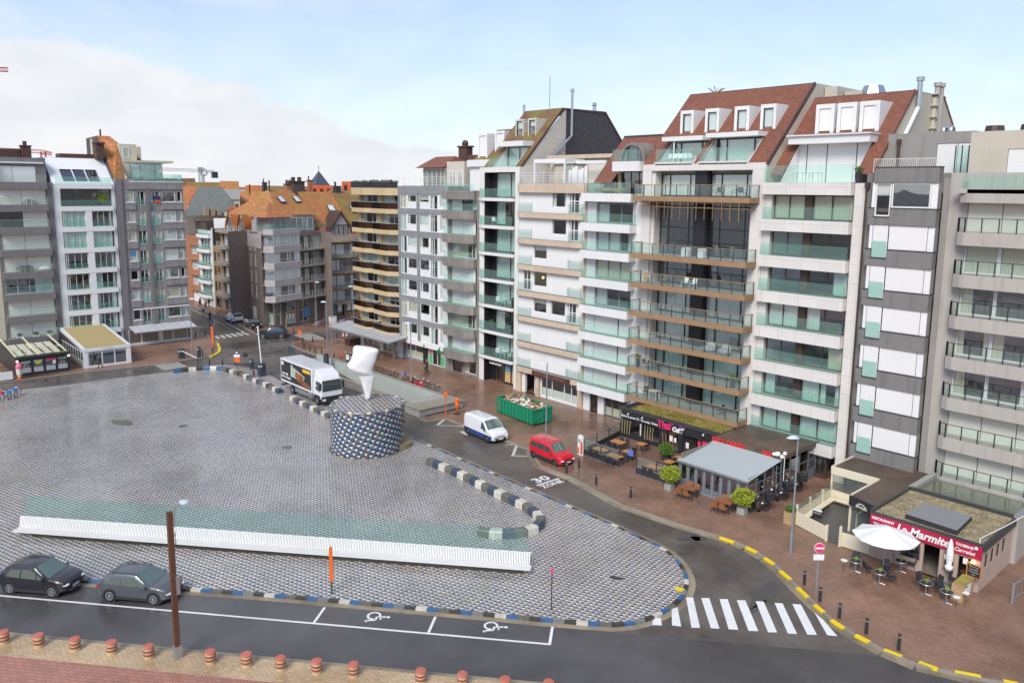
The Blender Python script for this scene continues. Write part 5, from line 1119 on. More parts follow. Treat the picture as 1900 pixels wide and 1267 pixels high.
for i in range(7):hb.ball(LR.P(38.3+i*.4,-.25,23.15),(.2,.2,.22),6,4)
mat('plant_green',(.06,.12,.03),.7,.4,6);hb.build('planters',MATS['plant_dark'],root)
# the far block beyond the crossing
mat('brick_orange',(.42,.17,.085),.7,.14,1,kind='brick',unit=(.3,.10),mcol=(.28,.16,.10),contrast=.12);mat('brick_ochre',(.36,.24,.13),.7,.14,1,kind='brick',unit=(.3,.10),mcol=(.24,.17,.10),contrast=.12,streak=.2)
mat('brick_mauve',(.235,.19,.17),.7,.12,1,kind='brick',unit=(.3,.10),mcol=(.16,.13,.12),contrast=.10);mat('stone_lilac',(.46,.415,.41),.6,.08,1,kind='panels',unit=(1.2,.6),mortar=.012,mcol=(.30,.27,.27),contrast=.05,streak=.2)
mat('shingle_grey',(.34,.36,.33),.7,.08,1,kind='brick',unit=(.5,.45),mortar=.03,mcol=(.22,.235,.215),contrast=.07);mat('shingle_brown',(.06,.045,.04),.7,.1,1,kind='brick',unit=(.6,.5),mortar=.04,mcol=(.15,.12,.10),contrast=.1);mat('concrete_band',(.36,.30,.22),.7,.1,1,streak=.3)
CS=Fr((-117.0,56.0),(-1,0.012),(0,-1))
def cs(a0,a1):return a0,a1
class FlipFr(Fr):pass
SF=Fr((0,56.0),(1,0),(0,-1))
def simple_block(label,F,a0,a1,ztop,wm,storeys,ops,depth=12,name='apartment_building',**kw):
 p=F.P((a0+a1)/2,0,0);root=thing(name,label,'building',tuple(p));shell(root,F,a0,a1,0,ztop,ops,wm,storeys,depth,rd=2.2,**kw);return root
P0=Vector((-117.2,54.8));P1=Vector((-120.9,66.4));CF=Fr(P0,P1-P0,(1,.32));CF.n=Vector((CF.u.y,-CF.u.x,0));LW_=(P1-P0).length
root=thing('apartment_building','lilac grey corner building with white spandrel bands, balconies and an orange hipped roof','building',(-118,55,0))
zb=[4.3,6.86,9.5,12.3];zlev=[4.35,6.9,9.55,12.2,14.9]
ops=[(.5,1.4,.3,3.9),(2.0,4.6,.3,3.9),(5.4,7.4,.2,3.9),(8.6,9.5,.1,3.2)]+[(5.3,8.2,z+.1,z+2.1) for z in zlev[:4]]+[(8.8,11.3,z+.1,z+2.1) for z in zlev[:4]]
shell(root,CF,0,LW_,0,15.0,ops,'brick_mauve',zlev,10,rd=2.4,ends=(0,1),top=False)
SFc=Fr((-128.3,55.6),(11.1,-.8),(-.07,-1));SFc.n=Vector((SFc.u.y,-SFc.u.x,0));SW=11.13
sops=[]
for z in zlev[:4]:sops+=[(1.2,1.9,z+.3,z+1.9),(3.2,4.0,z+.3,z+1.9),(6.6,8.2,z+.5,z+2.0)]
sops+=[(1.0,1.6,12.9,13.8),(2.8,3.5,12.9,13.8)][:0]+[(1.3,3.2,.1,2.5),(7.9,10.6,.4,3.8)]
shell(root,SFc,0,SW,0,15.0,sops,'brick_mauve',zlev,10,rd=2.0,top=False,ends=(1,0))
shutter(root,SFc,1.3,3.2,.1,2.5);window(root,SFc,7.9,10.6,.4,3.8,-.1,'frame_white',.08,rows=(.5,),inside='half',cur='curtain_green')
box_part(root,SFc,'attic_band','stone_lilac',(0,SW,.004,.08,12.35,15.1))
for z in zlev[:4]:
 window(root,SFc,1.2,1.9,z+.3,z+1.9,-.1,'frame_white',.07,inside='full');window(root,SFc,3.2,4.0,z+.3,z+1.9,-.1,'frame_white',.07,inside='full');window(root,SFc,6.6,8.2,z+.5,z+2.0,-.1,'frame_white',.08,cols=(.5,),rows=(.4,),inside='sides')
 box_part(root,SFc,'panel','stone_lilac',(6.6,8.2,.004,.05,z-.5,z+.48),(1.15,1.95,.004,.04,z-.4,z+.28),(3.15,4.05,.004,.04,z-.4,z+.28))
for k,z in enumerate(zlev):
 top=k==4
 b=MB();CF.prism(b,[(-1.6,-.2),(-.9,1.3),(4.9,1.3),(4.9,0),(0,-.1)],z-(.05 if not top else.0),z+(.95 if not top else.8));b.build('band',MATS['stone_lilac'],root)
 if top:continue
 zz0,zz1=z+.95,zlev[k+1]-(.05 if k<3 else 0)
 window(root,CF,-.8,4.7,zz0,zz1,1.2,'frame_white',.09,cols=(.13,.22,.52,.62,.92),inside=['sides','full','sides','full'][k],cur='curtain_white')
 b=MB();CF.obox=None;b.obox(CF.P(-1.5,-.1,0),CF.P(-.85,1.2,0),.08,zz0,zz1);b.build('bay_side',MATS['window_glass_tinted'],root)
 box_part(root,CF,'handrail','rail_white',(-.9,4.9,1.32,1.36,z+1.45,z+1.5))
 r=MB();CF.box(r,-.8,4.7,.02,.06,zz0,zz1);r.build('bay_room',MATS['room'],root)
for k,z in enumerate(zlev[:4]):
 window(root,CF,5.3,8.2,z+.1,z+2.1,-.12,'frame_brown',.08,cols=(.55,),inside='right',cur='curtain_white');window(root,CF,8.8,11.3,z+.1,z+2.1,-.12,'frame_white',.08,cols=(.6,),inside='full',cur='curtain_white')
 s_=slab(root,CF,[(4.95,0),(4.95,1.3),(11.6,1.3),(11.6,0)],z-.15,z+.06,'concrete_band',top='floor_tile');bars_rail(s_,CF,[(5.0,1.25),(11.5,1.25),(11.5,.1)],z+.06,z+1.0,'rail_white',3,.75)
window(root,CF,.5,1.4,.3,3.9,-.1,'frame_white',.07,rows=(.5,));window(root,CF,2.0,4.6,.3,3.9,-.1,'frame_white',.07,cols=(),rows=(.55,),inside='half',cur='curtain_green');window(root,CF,5.4,7.4,.2,3.9,-.1,'frame_white',.08,cols=(.45,),rows=(.55,));window(root,CF,8.6,9.5,.1,3.2,-.1,'frame_white',.08,cols=(.5,),inside='left')
box_part(root,CF,'poster','poster_blue',(6.4,7.6,.02,.05,.9,2.6));box_part(root,CF,'notice','white_paint',(2.3,2.8,-.02,.0,1.1,1.9),(3.0,3.5,-.02,.0,1.1,1.9),(3.7,4.2,-.02,.0,1.1,1.9));mat('ochre_band',(.50,.30,.08),.6,.1);box_part(root,CF,'shop_band','ochre_band',(2.0,4.6,-.04,.03,2.1,2.5))
glass_rail(root,CF,[(-1.4,-.1),(-.8,1.2),(4.8,1.2),(11.4,1.2)],15.7,16.5,seg=1.6);glass_rail(root,SFc,[(2,-.1),(10.5,-.1)],15.1,16.3,seg=1.6,gm='balcony_glass_clear')
b=MB();CF.prism(b,[(1.0,-1.6),(10.9,-1.6),(10.9,-8),(3.2,-8)],15.0,17.6);b.build('penthouse',MATS['stone_lilac'],root)
CP=Fr(CF.P(0,-1.55,0)[:2],CF.u[:2],CF.n[:2]);window(root,CP,2.0,4.6,15.2,17.3,.05,'frame_white',.09,cols=(.5,),inside='full',cur='curtain_green');window(root,CP,5.4,8.3,15.2,17.3,.05,'frame_white',.09,cols=(.5,),inside='full',cur='curtain_cream');window(root,CP,9.3,10.6,15.2,17.2,.05,'frame_white',.09,inside='full')
b=MB();b2=MB();CF.prism(b2,[(.2,-.3),(11.4,-.3),(11.4,-9),(3.4,-9)],14.7,14.95);b2.build('flat_roof',MATS['roof_gravel'],root);c_=[CF.P(a,d,17.5) for a,d in((-.9,-.2),(5.2,-.2),(5.2,-6.0),(.6,-6.0))];ap=[CF.P(2.2,-2.9,19.7),CF.P(2.5,-2.9,19.7)]
b.add(c_+ap,[(0,1,5,4),(1,2,5),(2,3,4,5),(3,0,4),(0,3,2,1)])
c2_=[CF.P(a,d,17.7) for a,d in((3.0,-1.6),(11.6,-1.2),(12.0,-12),(1.5,-12))];a2=[CF.P(5.6,-6.5,21.8),CF.P(10.4,-6.5,21.8)];b.add(c2_+a2,[(0,1,5,4),(1,2,5),(2,3,4,5),(3,0,4)]);b.build('roof',MATS['tiles_orange'],root)
def skylight(root,P,u,v,w_,h_):
 u=Vector(u).normalized();v=Vector(v).normalized();n=u.cross(v).normalized();P=Vector(P);n=n if n.z>0 else-n
 fb=MB();c=[P+u*a*w_/2+v*c_*h_/2 for a,c_ in((-1,-1),(1,-1),(1,1),(-1,1))];fb.ext(c,n*.14);o=fb.build('skylight',MATS['frame_black'],root)
 c=[P+u*a*(w_/2-.1)+v*c_*(h_/2-.1)+n*.15 for a,c_ in((-1,-1),(1,-1),(1,1),(-1,1))];q=MB();q.ext(c,n*.02);mat('sky_pane',(.62,.66,.70),.12,.02);q.build('pane',MATS['sky_pane'],o)
sv=(CF.P(7,-6.5,22.0)-CF.P(7,-1.2,17.7)).normalized()
for a in(6.2,9.6):skylight(root,CF.P(a,-4.2,20.15)+Vector((0,0,0)),CF.u,sv,1.1,1.5)
b=MB();b.tube([CF.P(5.6,-6.2,21.5),CF.P(5.6,-6.2,23.3)],.12,6);b.tube([CF.P(1.5,-6.2,21.0),CF.P(1.5,-6.2,22.6)],.12,6);b.build('flue',MATS['metal_dark'],root)
P2=Vector((-121.2,72.6));CG=Fr(P1,P2-P1,(1,0));CG.n=Vector((CG.u.y,-CG.u.x,0));GW=(P2-P1).length
zl=[2.6,5.2,7.9,10.55,13.3]
root=simple_block('beige brick building with bowed balconies and a dark timber gable under an orange tiled roof',CG,.05,GW,14.0,'brick_ochre',zl,[(.9,GW-.8,z+.1,z+2.1) for z in zl[:4]]+[(.3,3.2,.2,2.4),(3.5,5.9,.6,2.4)],9)
window(root,CG,.3,3.2,.2,2.4,-.3,'frame_black',.08);window(root,CG,3.5,5.9,.6,2.4,-.2,'frame_black',.08);box_part(root,CG,'poster','white_paint',(1.9,2.7,-.15,-.12,.9,2.2),(3.8,4.5,-.15,-.12,.9,2.2),(4.7,5.4,-.15,-.12,.9,2.2));box_part(root,CG,'poster','poster_blue',(.5,1.4,-.15,-.12,.6,2.0))
for k,z in enumerate(zl):
 arc=[(.4+(GW-.9)*t,1.0*math.sin(math.pi*(t*.8+.1))**.6) for t in[i/8 for i in range(9)]]
 s_=slab(root,CG,[(.4,0)]+arc+[(GW-.5,0)],z-.32,z+.04,'concrete_band',top='floor_tile');bars_rail(s_,CG,arc,z+.05,z+.95,'rail_white',4,.8)
 if k<4:window(root,CG,.9,GW-.8,z+.1,z+2.1,-.12,'frame_brown',.10,cols=(.2,.58),inside='most' if k!=2 else 'left',cur='curtain_white')
b=MB();ro=CG.P
b.add([ro(-.3,-.2,13.8),ro(GW+.1,-.2,13.8),ro(GW+.1,-8.5,21.4),ro(-.3,-8.5,21.4),ro(-.3,-.4,13.6),ro(GW+.1,-.4,13.6),ro(GW+.1,-8.7,21.2),ro(-.3,-8.7,21.2)],[(0,1,2,3),(7,6,5,4),(0,4,5,1),(1,5,6,2),(2,6,7,3),(3,7,4,0)]);b.build('roof',MATS['tiles_orange'],root)
b=MB();b.ext([ro(1.2,-.5,13.9),ro(1.2,-.5,15.6),ro(3.1,-.5,18.0),ro(5.0,-.5,15.6),ro(5.0,-.5,13.9)],CG.n*-3.5);gb=b.build('gable_dormer',MATS['stone_lilac'],root)
b=MB()
for p,q in(((.8,15.1),(3.1,18.3)),((5.4,15.1),(3.1,18.3))):b.ext([ro(p[0],-.2,p[1]),ro(q[0],-.2,q[1]),ro(q[0],-.2,q[1]-.45),ro(p[0],-.2,p[1]-.5)],CG.n*-3.6)
b.build('barge_board',MATS['frame_brown'],gb);window(root,CG,1.7,4.6,13.9,15.9,-.42,'frame_brown',.12,cols=(.33,.66),inside='full')
sv=(ro(3,-8.5,21.4)-ro(3,-.2,13.8)).normalized();skylight(root,ro(4.2,-5.1,18.45),CG.u,sv,1.3,1.8)
P3=Vector((-121.4,82));CH_=Fr(P2,P3-P2,(1,0));CH_.n=Vector((CH_.u.y,-CH_.u.x,0));HW=(P3-P2).length;ro=CH_.P
root=simple_block('narrow grey building with a moss grown roof half hidden behind the sand coloured block',CH_,.1,HW,14.2,'stone_lilac',zl,[(a,a+.9,z+.3,z+1.7) for z in zl for a in(.9,3,6)],9)
for z in zl:
 for a in(.9,3,6):window(root,CH_,a,a+.9,z+.3,z+1.7,-.1,'frame_brown',.08,inside='sides')
b=MB();b.add([ro(.1,-.0,14.0),ro(HW,0,14.0),ro(HW,-8.5,21.2),ro(.1,-8.5,21.2),ro(.1,-.2,13.8),ro(HW,-.2,13.8),ro(HW,-8.7,21.0),ro(.1,-8.7,21.0)],[(0,1,2,3),(7,6,5,4),(0,4,5,1),(1,5,6,2),(2,6,7,3),(3,7,4,0)]);mat('tiles_moss2',(.26,.12,.05),.6,.12,.6,kind='moss',unit=(.3,.33),m0=.38,m1=.55,col2=(.22,.165,.04),mfac=.92,across=1);b.build('roof',MATS['tiles_moss2'],root)
skylight(root,ro(2.3,-4.9,18.3),CH_.u,sv,1.2,1.6);skylight(root,ro(1.6,-1.9,15.75),CH_.u,sv,.8,.9)
a0,a1=-140.5,-128.35;zl=[2.9,5.9,8.75,11.6,14.5]
root=simple_block('brown brick building with railed balconies and twin pointed gables on its orange roof',SF,a0,a1,14.4,'brick_ochre',zl,[(a0+.9,a0+4.6,z+.1,z+2.2) for z in zl[:4]]+[(a0+6.6,a1-1.0,z+.1,z+2.2) for z in zl[:4]]+[(a0+1,a0+5,.2,2.3),(a0+7,a1-.6,.2,2.3)],10)
window(root,SF,a0+1,a0+5,.2,2.3,-.15,'frame_grey',.1,cols=(.5,));window(root,SF,a0+7,a1-.6,.2,2.3,-.4,'frame_black',.1,cols=(.3,));mat('mascotless_green',(.35,.62,.02),.5,.1)
for k,z in enumerate(zl):
 for b0,b1 in((a0+.3,a0+5.4),(a0+6.0,a1-.2)) if k<4 else((a0+.1,a1-.1),):
  s_=slab(root,SF,[(b0,0),(b0,1.0),(b1-.3,1.25),(b1,0)],z-.35,z+.04,'concrete_band',top='floor_tile');bars_rail(s_,SF,[(b0+.05,.95),(b1-.35,1.2)],z+.04,z+.98,'rail_white',4,.9)
 if k<4:window(root,SF,a0+.9,a0+4.6,z+.1,z+2.2,-.15,'frame_brown',.1,cols=(.5,),inside='most',cur='curtain_white');window(root,SF,a0+6.6,a1-1.0,z+.1,z+2.2,-.15,'frame_brown',.1,cols=(.5,),inside='most',cur='curtain_white')
b=MB();q=lambda a,d,z:SF.P(a,d,z)
b.add([q(a0,-1.0,14.9),q(a1+1.5,-1.0,14.9),q(a1+1.5,-8,21.0),q(a0,-8,21.0),q(a0,-1.2,14.6),q(a1+1.5,-1.2,14.6),q(a1+1.5,-8.2,20.8),q(a0,-8.2,20.8)],[(0,1,2,3),(7,6,5,4),(0,4,5,1),(1,5,6,2),(2,6,7,3),(3,7,4,0)]);b.build('roof',MATS['tiles_orange'] if 0 else mat('tiles_orange_x',(.50,.145,.04),.6,.16,.8,kind='moss',unit=(.3,.33),m0=.42,m1=.62,col2=(.28,.15,.04),mfac=.7,across=0),root)
for a in(a0+3.0,a0+7.8):
 b=MB();b.ext([q(a-1.6,-.7,14.5),q(a-1.6,-.7,15.6),q(a,-.7,18.4),q(a+1.6,-.7,15.6),q(a+1.6,-.7,14.5)],(0,3.5,0));gb=b.build('gable_dormer',MATS['stone_lilac'],root);b=MB()
 for s in(-1,1):b.ext([q(a+s*2.0,-.4,15.0),q(a,-.4,18.7),q(a,-.4,18.3),q(a+s*1.8,-.4,14.9)],(0,4.2,0))
 b.build('barge_board',MATS['tiles_orange_x'],gb);window(root,SF,a-1.0,a+1.0,14.6,16.8,-.62,'frame_brown',.1,cols=(.33,.66),inside='full')
sv=Vector((0,7,6.1)).normalized()
for a,z in((a0+3.0,18.6),(a0+6.6,19.2),(a1-1.5,18.3)):skylight(root,SF.P(a,-1.0-(z-14.9)*7/6.1,z),(1,0,0),sv,.9,2.0)
a0,a1=-144.4,-140.55
root=simple_block('low ochre brick house with paired windows beside the brown brick building',SF,a0,a1,11.6,'brick_ochre',[3,5.8,8.6],[(a0+.5+1.6*j,a0+1.5+1.6*j,z,z+1.7) for z in(3.3,6.1,8.7) for j in(0,1)]+[(a0+.5,a1-.5,.3,2.2)],10,name='house')
for z in(3.3,6.1,8.7):
 for j in(0,1):window(root,SF,a0+.5+1.6*j,a0+1.5+1.6*j,z,z+1.7,-.1,'frame_brown',.08,cols=(.5,),inside='sides')
window(root,SF,a0+.5,a1-.5,.3,2.2,-.1,'frame_brown',.1)
b=MB();SF.box(b,a1+.02,a1+.1,-9,-.02,11,14.8);b.build('party_wall',MATS['shingle_brown'],root)
a0,a1=-151.2,-144.5;zl=[2.2,4.9,7.7,10.7,13.4]
root=simple_block('white building with rounded balconies of sea green glass in the side street',SF,a0,a1,14.1,'render_white',zl,[(a0+1.4,a1-1.0,z+.1,z+2.0) for z in zl[:4]],10)
for k,z in enumerate(zl):
 arc=[(a0+.2+(a1-a0-.6)*t,1.0*math.sin(math.pi*(t*.8+.1))**.6) for t in[i/8 for i in range(9)]]
 s_=slab(root,SF,[(a0+.2,0)]+arc+[(a1-.4,0)],z-.62,z,'render_white',top='parapet_dark');glass_rail(s_,SF,arc,z,z+.95,seg=1)
 if k<4:window(root,SF,a0+1.4,a1-1.0,z+.1,z+2.0,-.2,'frame_black',.12,cols=(.35,.7),inside='full',cur='curtain_green')
SG=Fr((a1+.02,56),(0,1),(1,0));box_part(root,SG,'party_wall','shingle_brown',(.1,9,0,.06,8,14.6));b=MB();b.box(a1+.0,a1+.25,55.9,56.1,0,14.7);b.build('corner_trim',MATS['white_paint'],root)
b=MB();b.box(a0+1.5,a1,58.5,66,14,16.2);b.build('penthouse',MATS['render_white'],root);b=MB();b.box(a1-.5,a1+3.5,60,66,14,17.3);b.build('penthouse',MATS['render_white'],root)
a0,a1=-158.5,-151.3
root=simple_block('orange brick building with bowed bays at the far end of the side street',SF,a0,a1,12.9,'brick_orange',[2.4,5.2,8.2],[(a0+3.5,a0+6.4,z,z+1.5) for z in(3.4,6.4,9.3)]+[(a0+3.4,a0+6.6,.1,2.0)],10)
for z in(3.4,6.4,9.3):
 window(root,SF,a0+3.5,a0+6.4,z,z+1.5,-.05,'frame_white',.1,cols=(.25,.5,.75),rows=(.5,),inside='full');s_=slab(root,SF,[(a0+2.8,0),(a0+3.6,.6),(a0+6.2,.6),(a0+7.1,0)],z-1.1,z-.05,'brick_orange',name='bay_apron')
shutter(root,SF,a0+3.4,a0+6.6,.1,2.0);slab(root,SF,[(a0+2.8,0),(a0+3.6,.6),(a0+6.2,.6),(a0+7.1,0)],11.0,12.95,'brick_orange',name='bay_apron')
b=MB();b.box(a0+2,a1+.4,57.5,66,12.8,15.4);b.build('party_wall',MATS['shingle_brown'],root)
root=thing('house','tall house with a pale grey shingled gable between two roof slopes','house',(-165,75,0));b=MB();b.box(-185,-152.6,64,79,0,17.4);b.build('wall',MATS['stucco_cream'],root)
gz=[(-185,17.3),(-166,17.3)]
b=MB();GX=-153.4
def pz(px,py,X=GX):return onX(px,py,X)
gpts=[pz(*p) for p in((346,390),(368,347),(400,347),(413,350),(440,388))]
gable(root,'gable_wall','shingle_grey',GX,[(gpts[0][0],16.6)]+gpts+[(gpts[-1][0],16.6)],.1)
b=MB();y0_,z0_=gpts[0];y1_,z1_=gpts[1];b.add([(GX,y0_-.3,z0_-.2),(GX,y1_,z1_+.1),(GX-26,y1_,z1_+.1),(GX-26,y0_-.3,z0_-.2)],[(0,1,2,3)]);b.build('roof',MATS['tiles_orange_x'],root,fix=False)
y2_,z2_=gpts[3];y3_,z3_=gpts[4];b=MB();b.add([(GX,y3_+.3,z3_-.2),(GX,y2_,z2_+.1),(GX-26,y2_,z2_+.1),(GX-26,y3_+.3,z3_-.2)],[(3,2,1,0)]);b.box(GX-26,GX,y1_,y2_,z1_-.4,z1_-.1);b.build('rear_roof',MATS['tiles_red'],root)
b=MB();[b.box(GX+.1+i*.0,GX+.9,y2_-4.0+i*1.2,y2_-3.2+i*1.2,16.6,18.2-.2*i) for i in range(3)];b.build('chimney',MATS['concrete_band'],root)
SB=Fr((0,61.9),(1,0),(0,-1))
root=simple_block('beige rear building with roof terrace windows above the orange brick bays',SB,-156.5,-147.5,17.2,'stucco_cream',[14],[(-155.5+2.2*i,-154.1+2.2*i,14.6,16.4) for i in range(4)],6,name='house')
for i in range(4):window(root,SB,-155.5+2.2*i,-154.1+2.2*i,14.6,16.4,-.1,'frame_brown' if i%2 else 'frame_white',.1,cols=(.5,),inside='sides')
b=MB();b.box(-147.3,-141.5,62.5,68,12,17.3);b.build('rear_wing',MATS['shingle_brown'],root)
# distant roofs, church, cranes
def far(px,py,D):d=ray(px,py);k=D/math.hypot(d.x,d.y);p=CC+d*k;return p
mat('render_orange',(.66,.13,.045),.7,.12,.3);mat('far_brown',(.26,.14,.07),.8,.25,.3);mat('far_grey',(.30,.30,.29),.8,.15,.3);mat('far_tile',(.45,.14,.045),.8,.25,.3);mat('far_trees',(.05,.065,.05),.9,.4,.1);mat('slate_blue',(.075,.085,.11),.5,.12,.5)
def far_house(px0,px1,py_top,D,label,wm,rm,dep=14,rise=3.5,name='house',flat=False,win=0):
 """terrace house facing the square; its ridge runs across the view direction"""
 A=far(px0,py_top,D);B=far(px1,py_top,D);u=(B-A);u.z=0;W=u.length;u.normalize();n=Vector((u.y,-u.x,0))
 if n.dot(CC-A)<0:n=-n
 zt=(A.z+B.z)/2;F=Fr(A.xy,u.xy,n.xy);root=thing(name,label,'house',(*A.lerp(B,.5).xy,0));b=MB()
 zw=zt if flat else zt-rise
 F.box(b,0,W,-dep,0,0,zw);w_=b.build('wall',MATS[wm],root)
 if not flat:
  b=MB();F.side(b,[(.3,zw),(-dep/2,zt),(-dep-.3,zw)],-.1,W+.1);b.build('roof',MATS[rm],root)
 if win:
  for i in range(win):
   a=W*(i+.3)/win;b=MB();F.box(b,a,a+W*.4/win,.0,.06,zw-2.6,zw-.9);b.build('window',MATS['frame_black'],root)
 return root,F,W,zw
far_house(336,362,331,232,'brown roofed block on the skyline left of the tower crane','far_brown','far_brown',flat=True)
far_house(345,412,338,200,'long mossy roof on the skyline right beside the tall crane','far_grey','tiles_moss2',rise=4)
far_house(408,442,336,190,'house with a pale lichen roof leaning down to the right','far_brown','tiles_orange',rise=5)
far_house(424,443,337.5,210,'grey brown gabled house on the skyline','far_brown','far_brown',flat=True)
far_house(412,444,352,172,'pale house with three narrow windows beneath the lichen roof','render_beige','far_grey',rise=2,win=3)
far_house(455,486,344,260,'bright orange roofed house in the middle of the skyline','far_grey','far_tile',rise=5)
far_house(444,520,356,176,'broad orange roof with a dormer in front of the bright orange house','far_brown','tiles_orange',rise=7,dep=18)
far_house(485,534,345,230,'row of small olive and brown roofs below the chimneys','far_brown','tiles_moss2',rise=3)
far_house(540,572,346,215,'brick house between the dark chimneys and the steeple','brick_orange','far_brown',flat=True,win=2)
far_house(577,616,344,225,'orange rendered house at the foot of the steeple','render_orange','far_tile',flat=True,win=3)
far_house(634,676,337,205,'flat roofed bright orange block with dark windows on the skyline','render_orange','far_tile',flat=True,win=3)
far_house(608,700,354,186,'low brown roofs between the orange block and the sand coloured building','far_brown','far_brown',rise=3)
far_house(660,760,350,150,'olive hipped roof partly behind the sand coloured building','far_brown','tiles_moss2',rise=6)
def stack(px,py0,py1,D,w_,m,label,pots=2):
 p=far(px,py1,D);q=far(px,py0,D);root=thing('chimney_stack',label,'chimney',(p.x,p.y,p.z));b=MB();b.box(p.x-w_,p.x+w_,p.y-w_,p.y+w_,p.z-1.5,q.z);b.build('shaft',MATS[m],root)
 b=MB();b.box(p.x-w_*1.2,p.x+w_*1.2,p.y-w_*1.2,p.y+w_*1.2,q.z,q.z+.25);[b.cyl((p.x+(i-.5)*w_,p.y+(i-.5)*w_*.6,0),w_*.35,q.z+.25,q.z+1.2,8) for i in range(pots)];b.build('cap',MATS['frame_brown'],root)
stack(550,338,352,205,1.5,'shingle_brown','dark broad chimney stack with a fat cowl left of the steeple');stack(535,343,350,205,.8,'brick_orange','slim brick chimney beside the dark broad stack');stack(491,340,346,230,.5,'metal_dark','small black flue above the olive roofs',1);stack(575,336,352,210,.5,'brick_orange','tall thin chimney just left of the steeple',1);stack(457,386,402,150,.8,'brick_dark','dark brick chimney between the shingled gable and the orange roof');stack(625,347,356,190,.7,'metal_dark','squat black cowl right of the steeple',1)
p=far(592,345,300);t=far(592,317,300);root=thing('church_tower','slate covered church steeple with a cross on the skyline','church',(p.x,p.y,0));b=MB();b.box(p.x-2.6,p.x+2.6,p.y-2.6,p.y+2.6,0,p.z);b.build('tower',MATS['brick_ochre'],root)
b=MB();b.add([(p.x-3,p.y-3,p.z),(p.x+3,p.y-3,p.z),(p.x+3,p.y+3,p.z),(p.x-3,p.y+3,p.z),(p.x,p.y,t.z)],[(0,1,4),(1,2,4),(2,3,4),(3,0,4),(0,3,2,1)]);b.build('spire',MATS['slate_blue'],root)
b=MB();b.box(p.x-.06,p.x+.06,p.y-.06,p.y+.06,t.z-.2,t.z+1.9);b.box(p.x-.5,p.x+.5,p.y-.05,p.y+.05,t.z+1.1,t.z+1.25);b.build('cross',MATS['metal_dark'],root)
def lattice(b,p,q,s,n,r=.09):
 p=Vector(p);q=Vector(q);d=(q-p).normalized();a=d.cross(Vector((0,0,1)));a=a if a.length>.1 else Vector((1,0,0));a.normalize();c=d.cross(a)
 co=[a*s+c*s,-a*s+c*s,a*s-c*s,-a*s-c*s]
 for o in co:b.tube([p+o,q+o],r,4)
 for i in range(n):
  u=p.lerp(q,i/n);v=p.lerp(q,(i+1)/n)
  for o1,o2 in((0,1),(1,3),(3,2),(2,0)):b.tube([u+co[o1],v+co[o2]],r*.6,3)
 return b
mat('crane_grey',(.32,.34,.37),.5,.1);mat('crane_red',(.52,.06,.05),.5,.1)
def crane(px,pyb,pyt,D,pxj0,pyj0,pxj1,pyj1,m,label,cw=True):
 t=far(px,pyt,D);root=thing('tower_crane',label,'crane',(t.x,t.y,0));b=MB();lattice(b,(t.x,t.y,0),t,.7,22,.13);b.build('mast',MATS[m],root)
 e0=far(pxj0,pyj0,D);e1=far(pxj1,pyj1,D);b=MB();lattice(b,e0,t,.55,20,.10);b.build('jib',MATS[m],root);b=MB();lattice(b,t,e1,.5,6,.12);b.build('counter_jib',MATS[m],root)
 if cw:b=MB();b.box(e1.x-1.2,e1.x+1.2,e1.y-1.2,e1.y+1.2,e1.z-3.0,e1.z);b.build('counterweight',MATS['metal_dark'],root);b=MB();b.box(t.x-1,t.x+1,t.y-1,t.y+1,t.z,t.z+1.6);b.build('slewing_head',MATS[m],root)
crane(372,340,317,420,250,312,398,319,'crane_grey','grey tower crane whose jib reaches left above the roofs')
crane(-60,340,126,300,15,130,-120,120,'crane_red','tip of a red crane jib entering at the upper left edge',False)
crane(80,340,282,330,-40,276,96,286,'crane_red','low red crane jib behind the roofs of the left row',False)
p=far(378,338,400);t=far(378,322,400);root=thing('telecom_mast','short mast with a ring of antennas beside the grey crane','mast',(p.x,p.y,0));b=MB();b.tube([(p.x,p.y,0),(p.x,p.y,t.z)],.45,8);b.build('pole',MATS['crane_grey'],root);b=MB();b.ring((t.x,t.y,t.z+.5),(FW.x,FW.y,0),1.5,.35,16,6);b.build('antenna_ring',MATS['crane_grey'],root)
random.seed(21);k=0;labs=['distant roof']
b=MB();bt=MB()
for i in range(260):
 D=random.uniform(330,1500);px=random.uniform(-150,780);d=ray(px,400);dd=Vector((d.x,d.y)).normalized();c=Vector((dd.x*D,dd.y*D));w_=random.uniform(5,12);h=random.uniform(8,17);u=Vector((-dd.y,dd.x))
 A=c-u*w_;B=c+u*w_;dv=dd*9
 tgt=b if random.random()<.55 else bt
 tgt.add([(*A,0),(*B,0),(*(B+dv),0),(*(A+dv),0),(*A,h),(*B,h),(*(B+dv),h),(*(A+dv),h),(*(A+dv/2),h+3.5),(*(B+dv/2),h+3.5)],[(0,1,5,4),(1,2,6,9,5),(2,3,7,6),(3,0,4,8,7),(4,5,9,8),(6,7,8,9)])
mat('far_town',(.36,.17,.10),.8,.5,.015);mat('far_town2',(.33,.30,.27),.8,.4,.015)
o=b.build('town_roofs',MATS['far_town']);stuff(o,'red and brown roofs of the town running off to the horizon','town');o=bt.build('town_roofs',MATS['far_town2']);stuff(o,'grey roofs of the town running off to the horizon','town')
b=MB()
for i in range(700):
 D=random.uniform(1500,2600);px=random.uniform(-300,2200);d=ray(px,400);dd=Vector((d.x,d.y)).normalized();b.ball((dd.x*D,dd.y*D,4),(random.uniform(14,34),random.uniform(14,34),random.uniform(8,15)),7,5)
stuff(b.build('woodland',MATS['far_trees']),'dark line of trees along the horizon','trees')
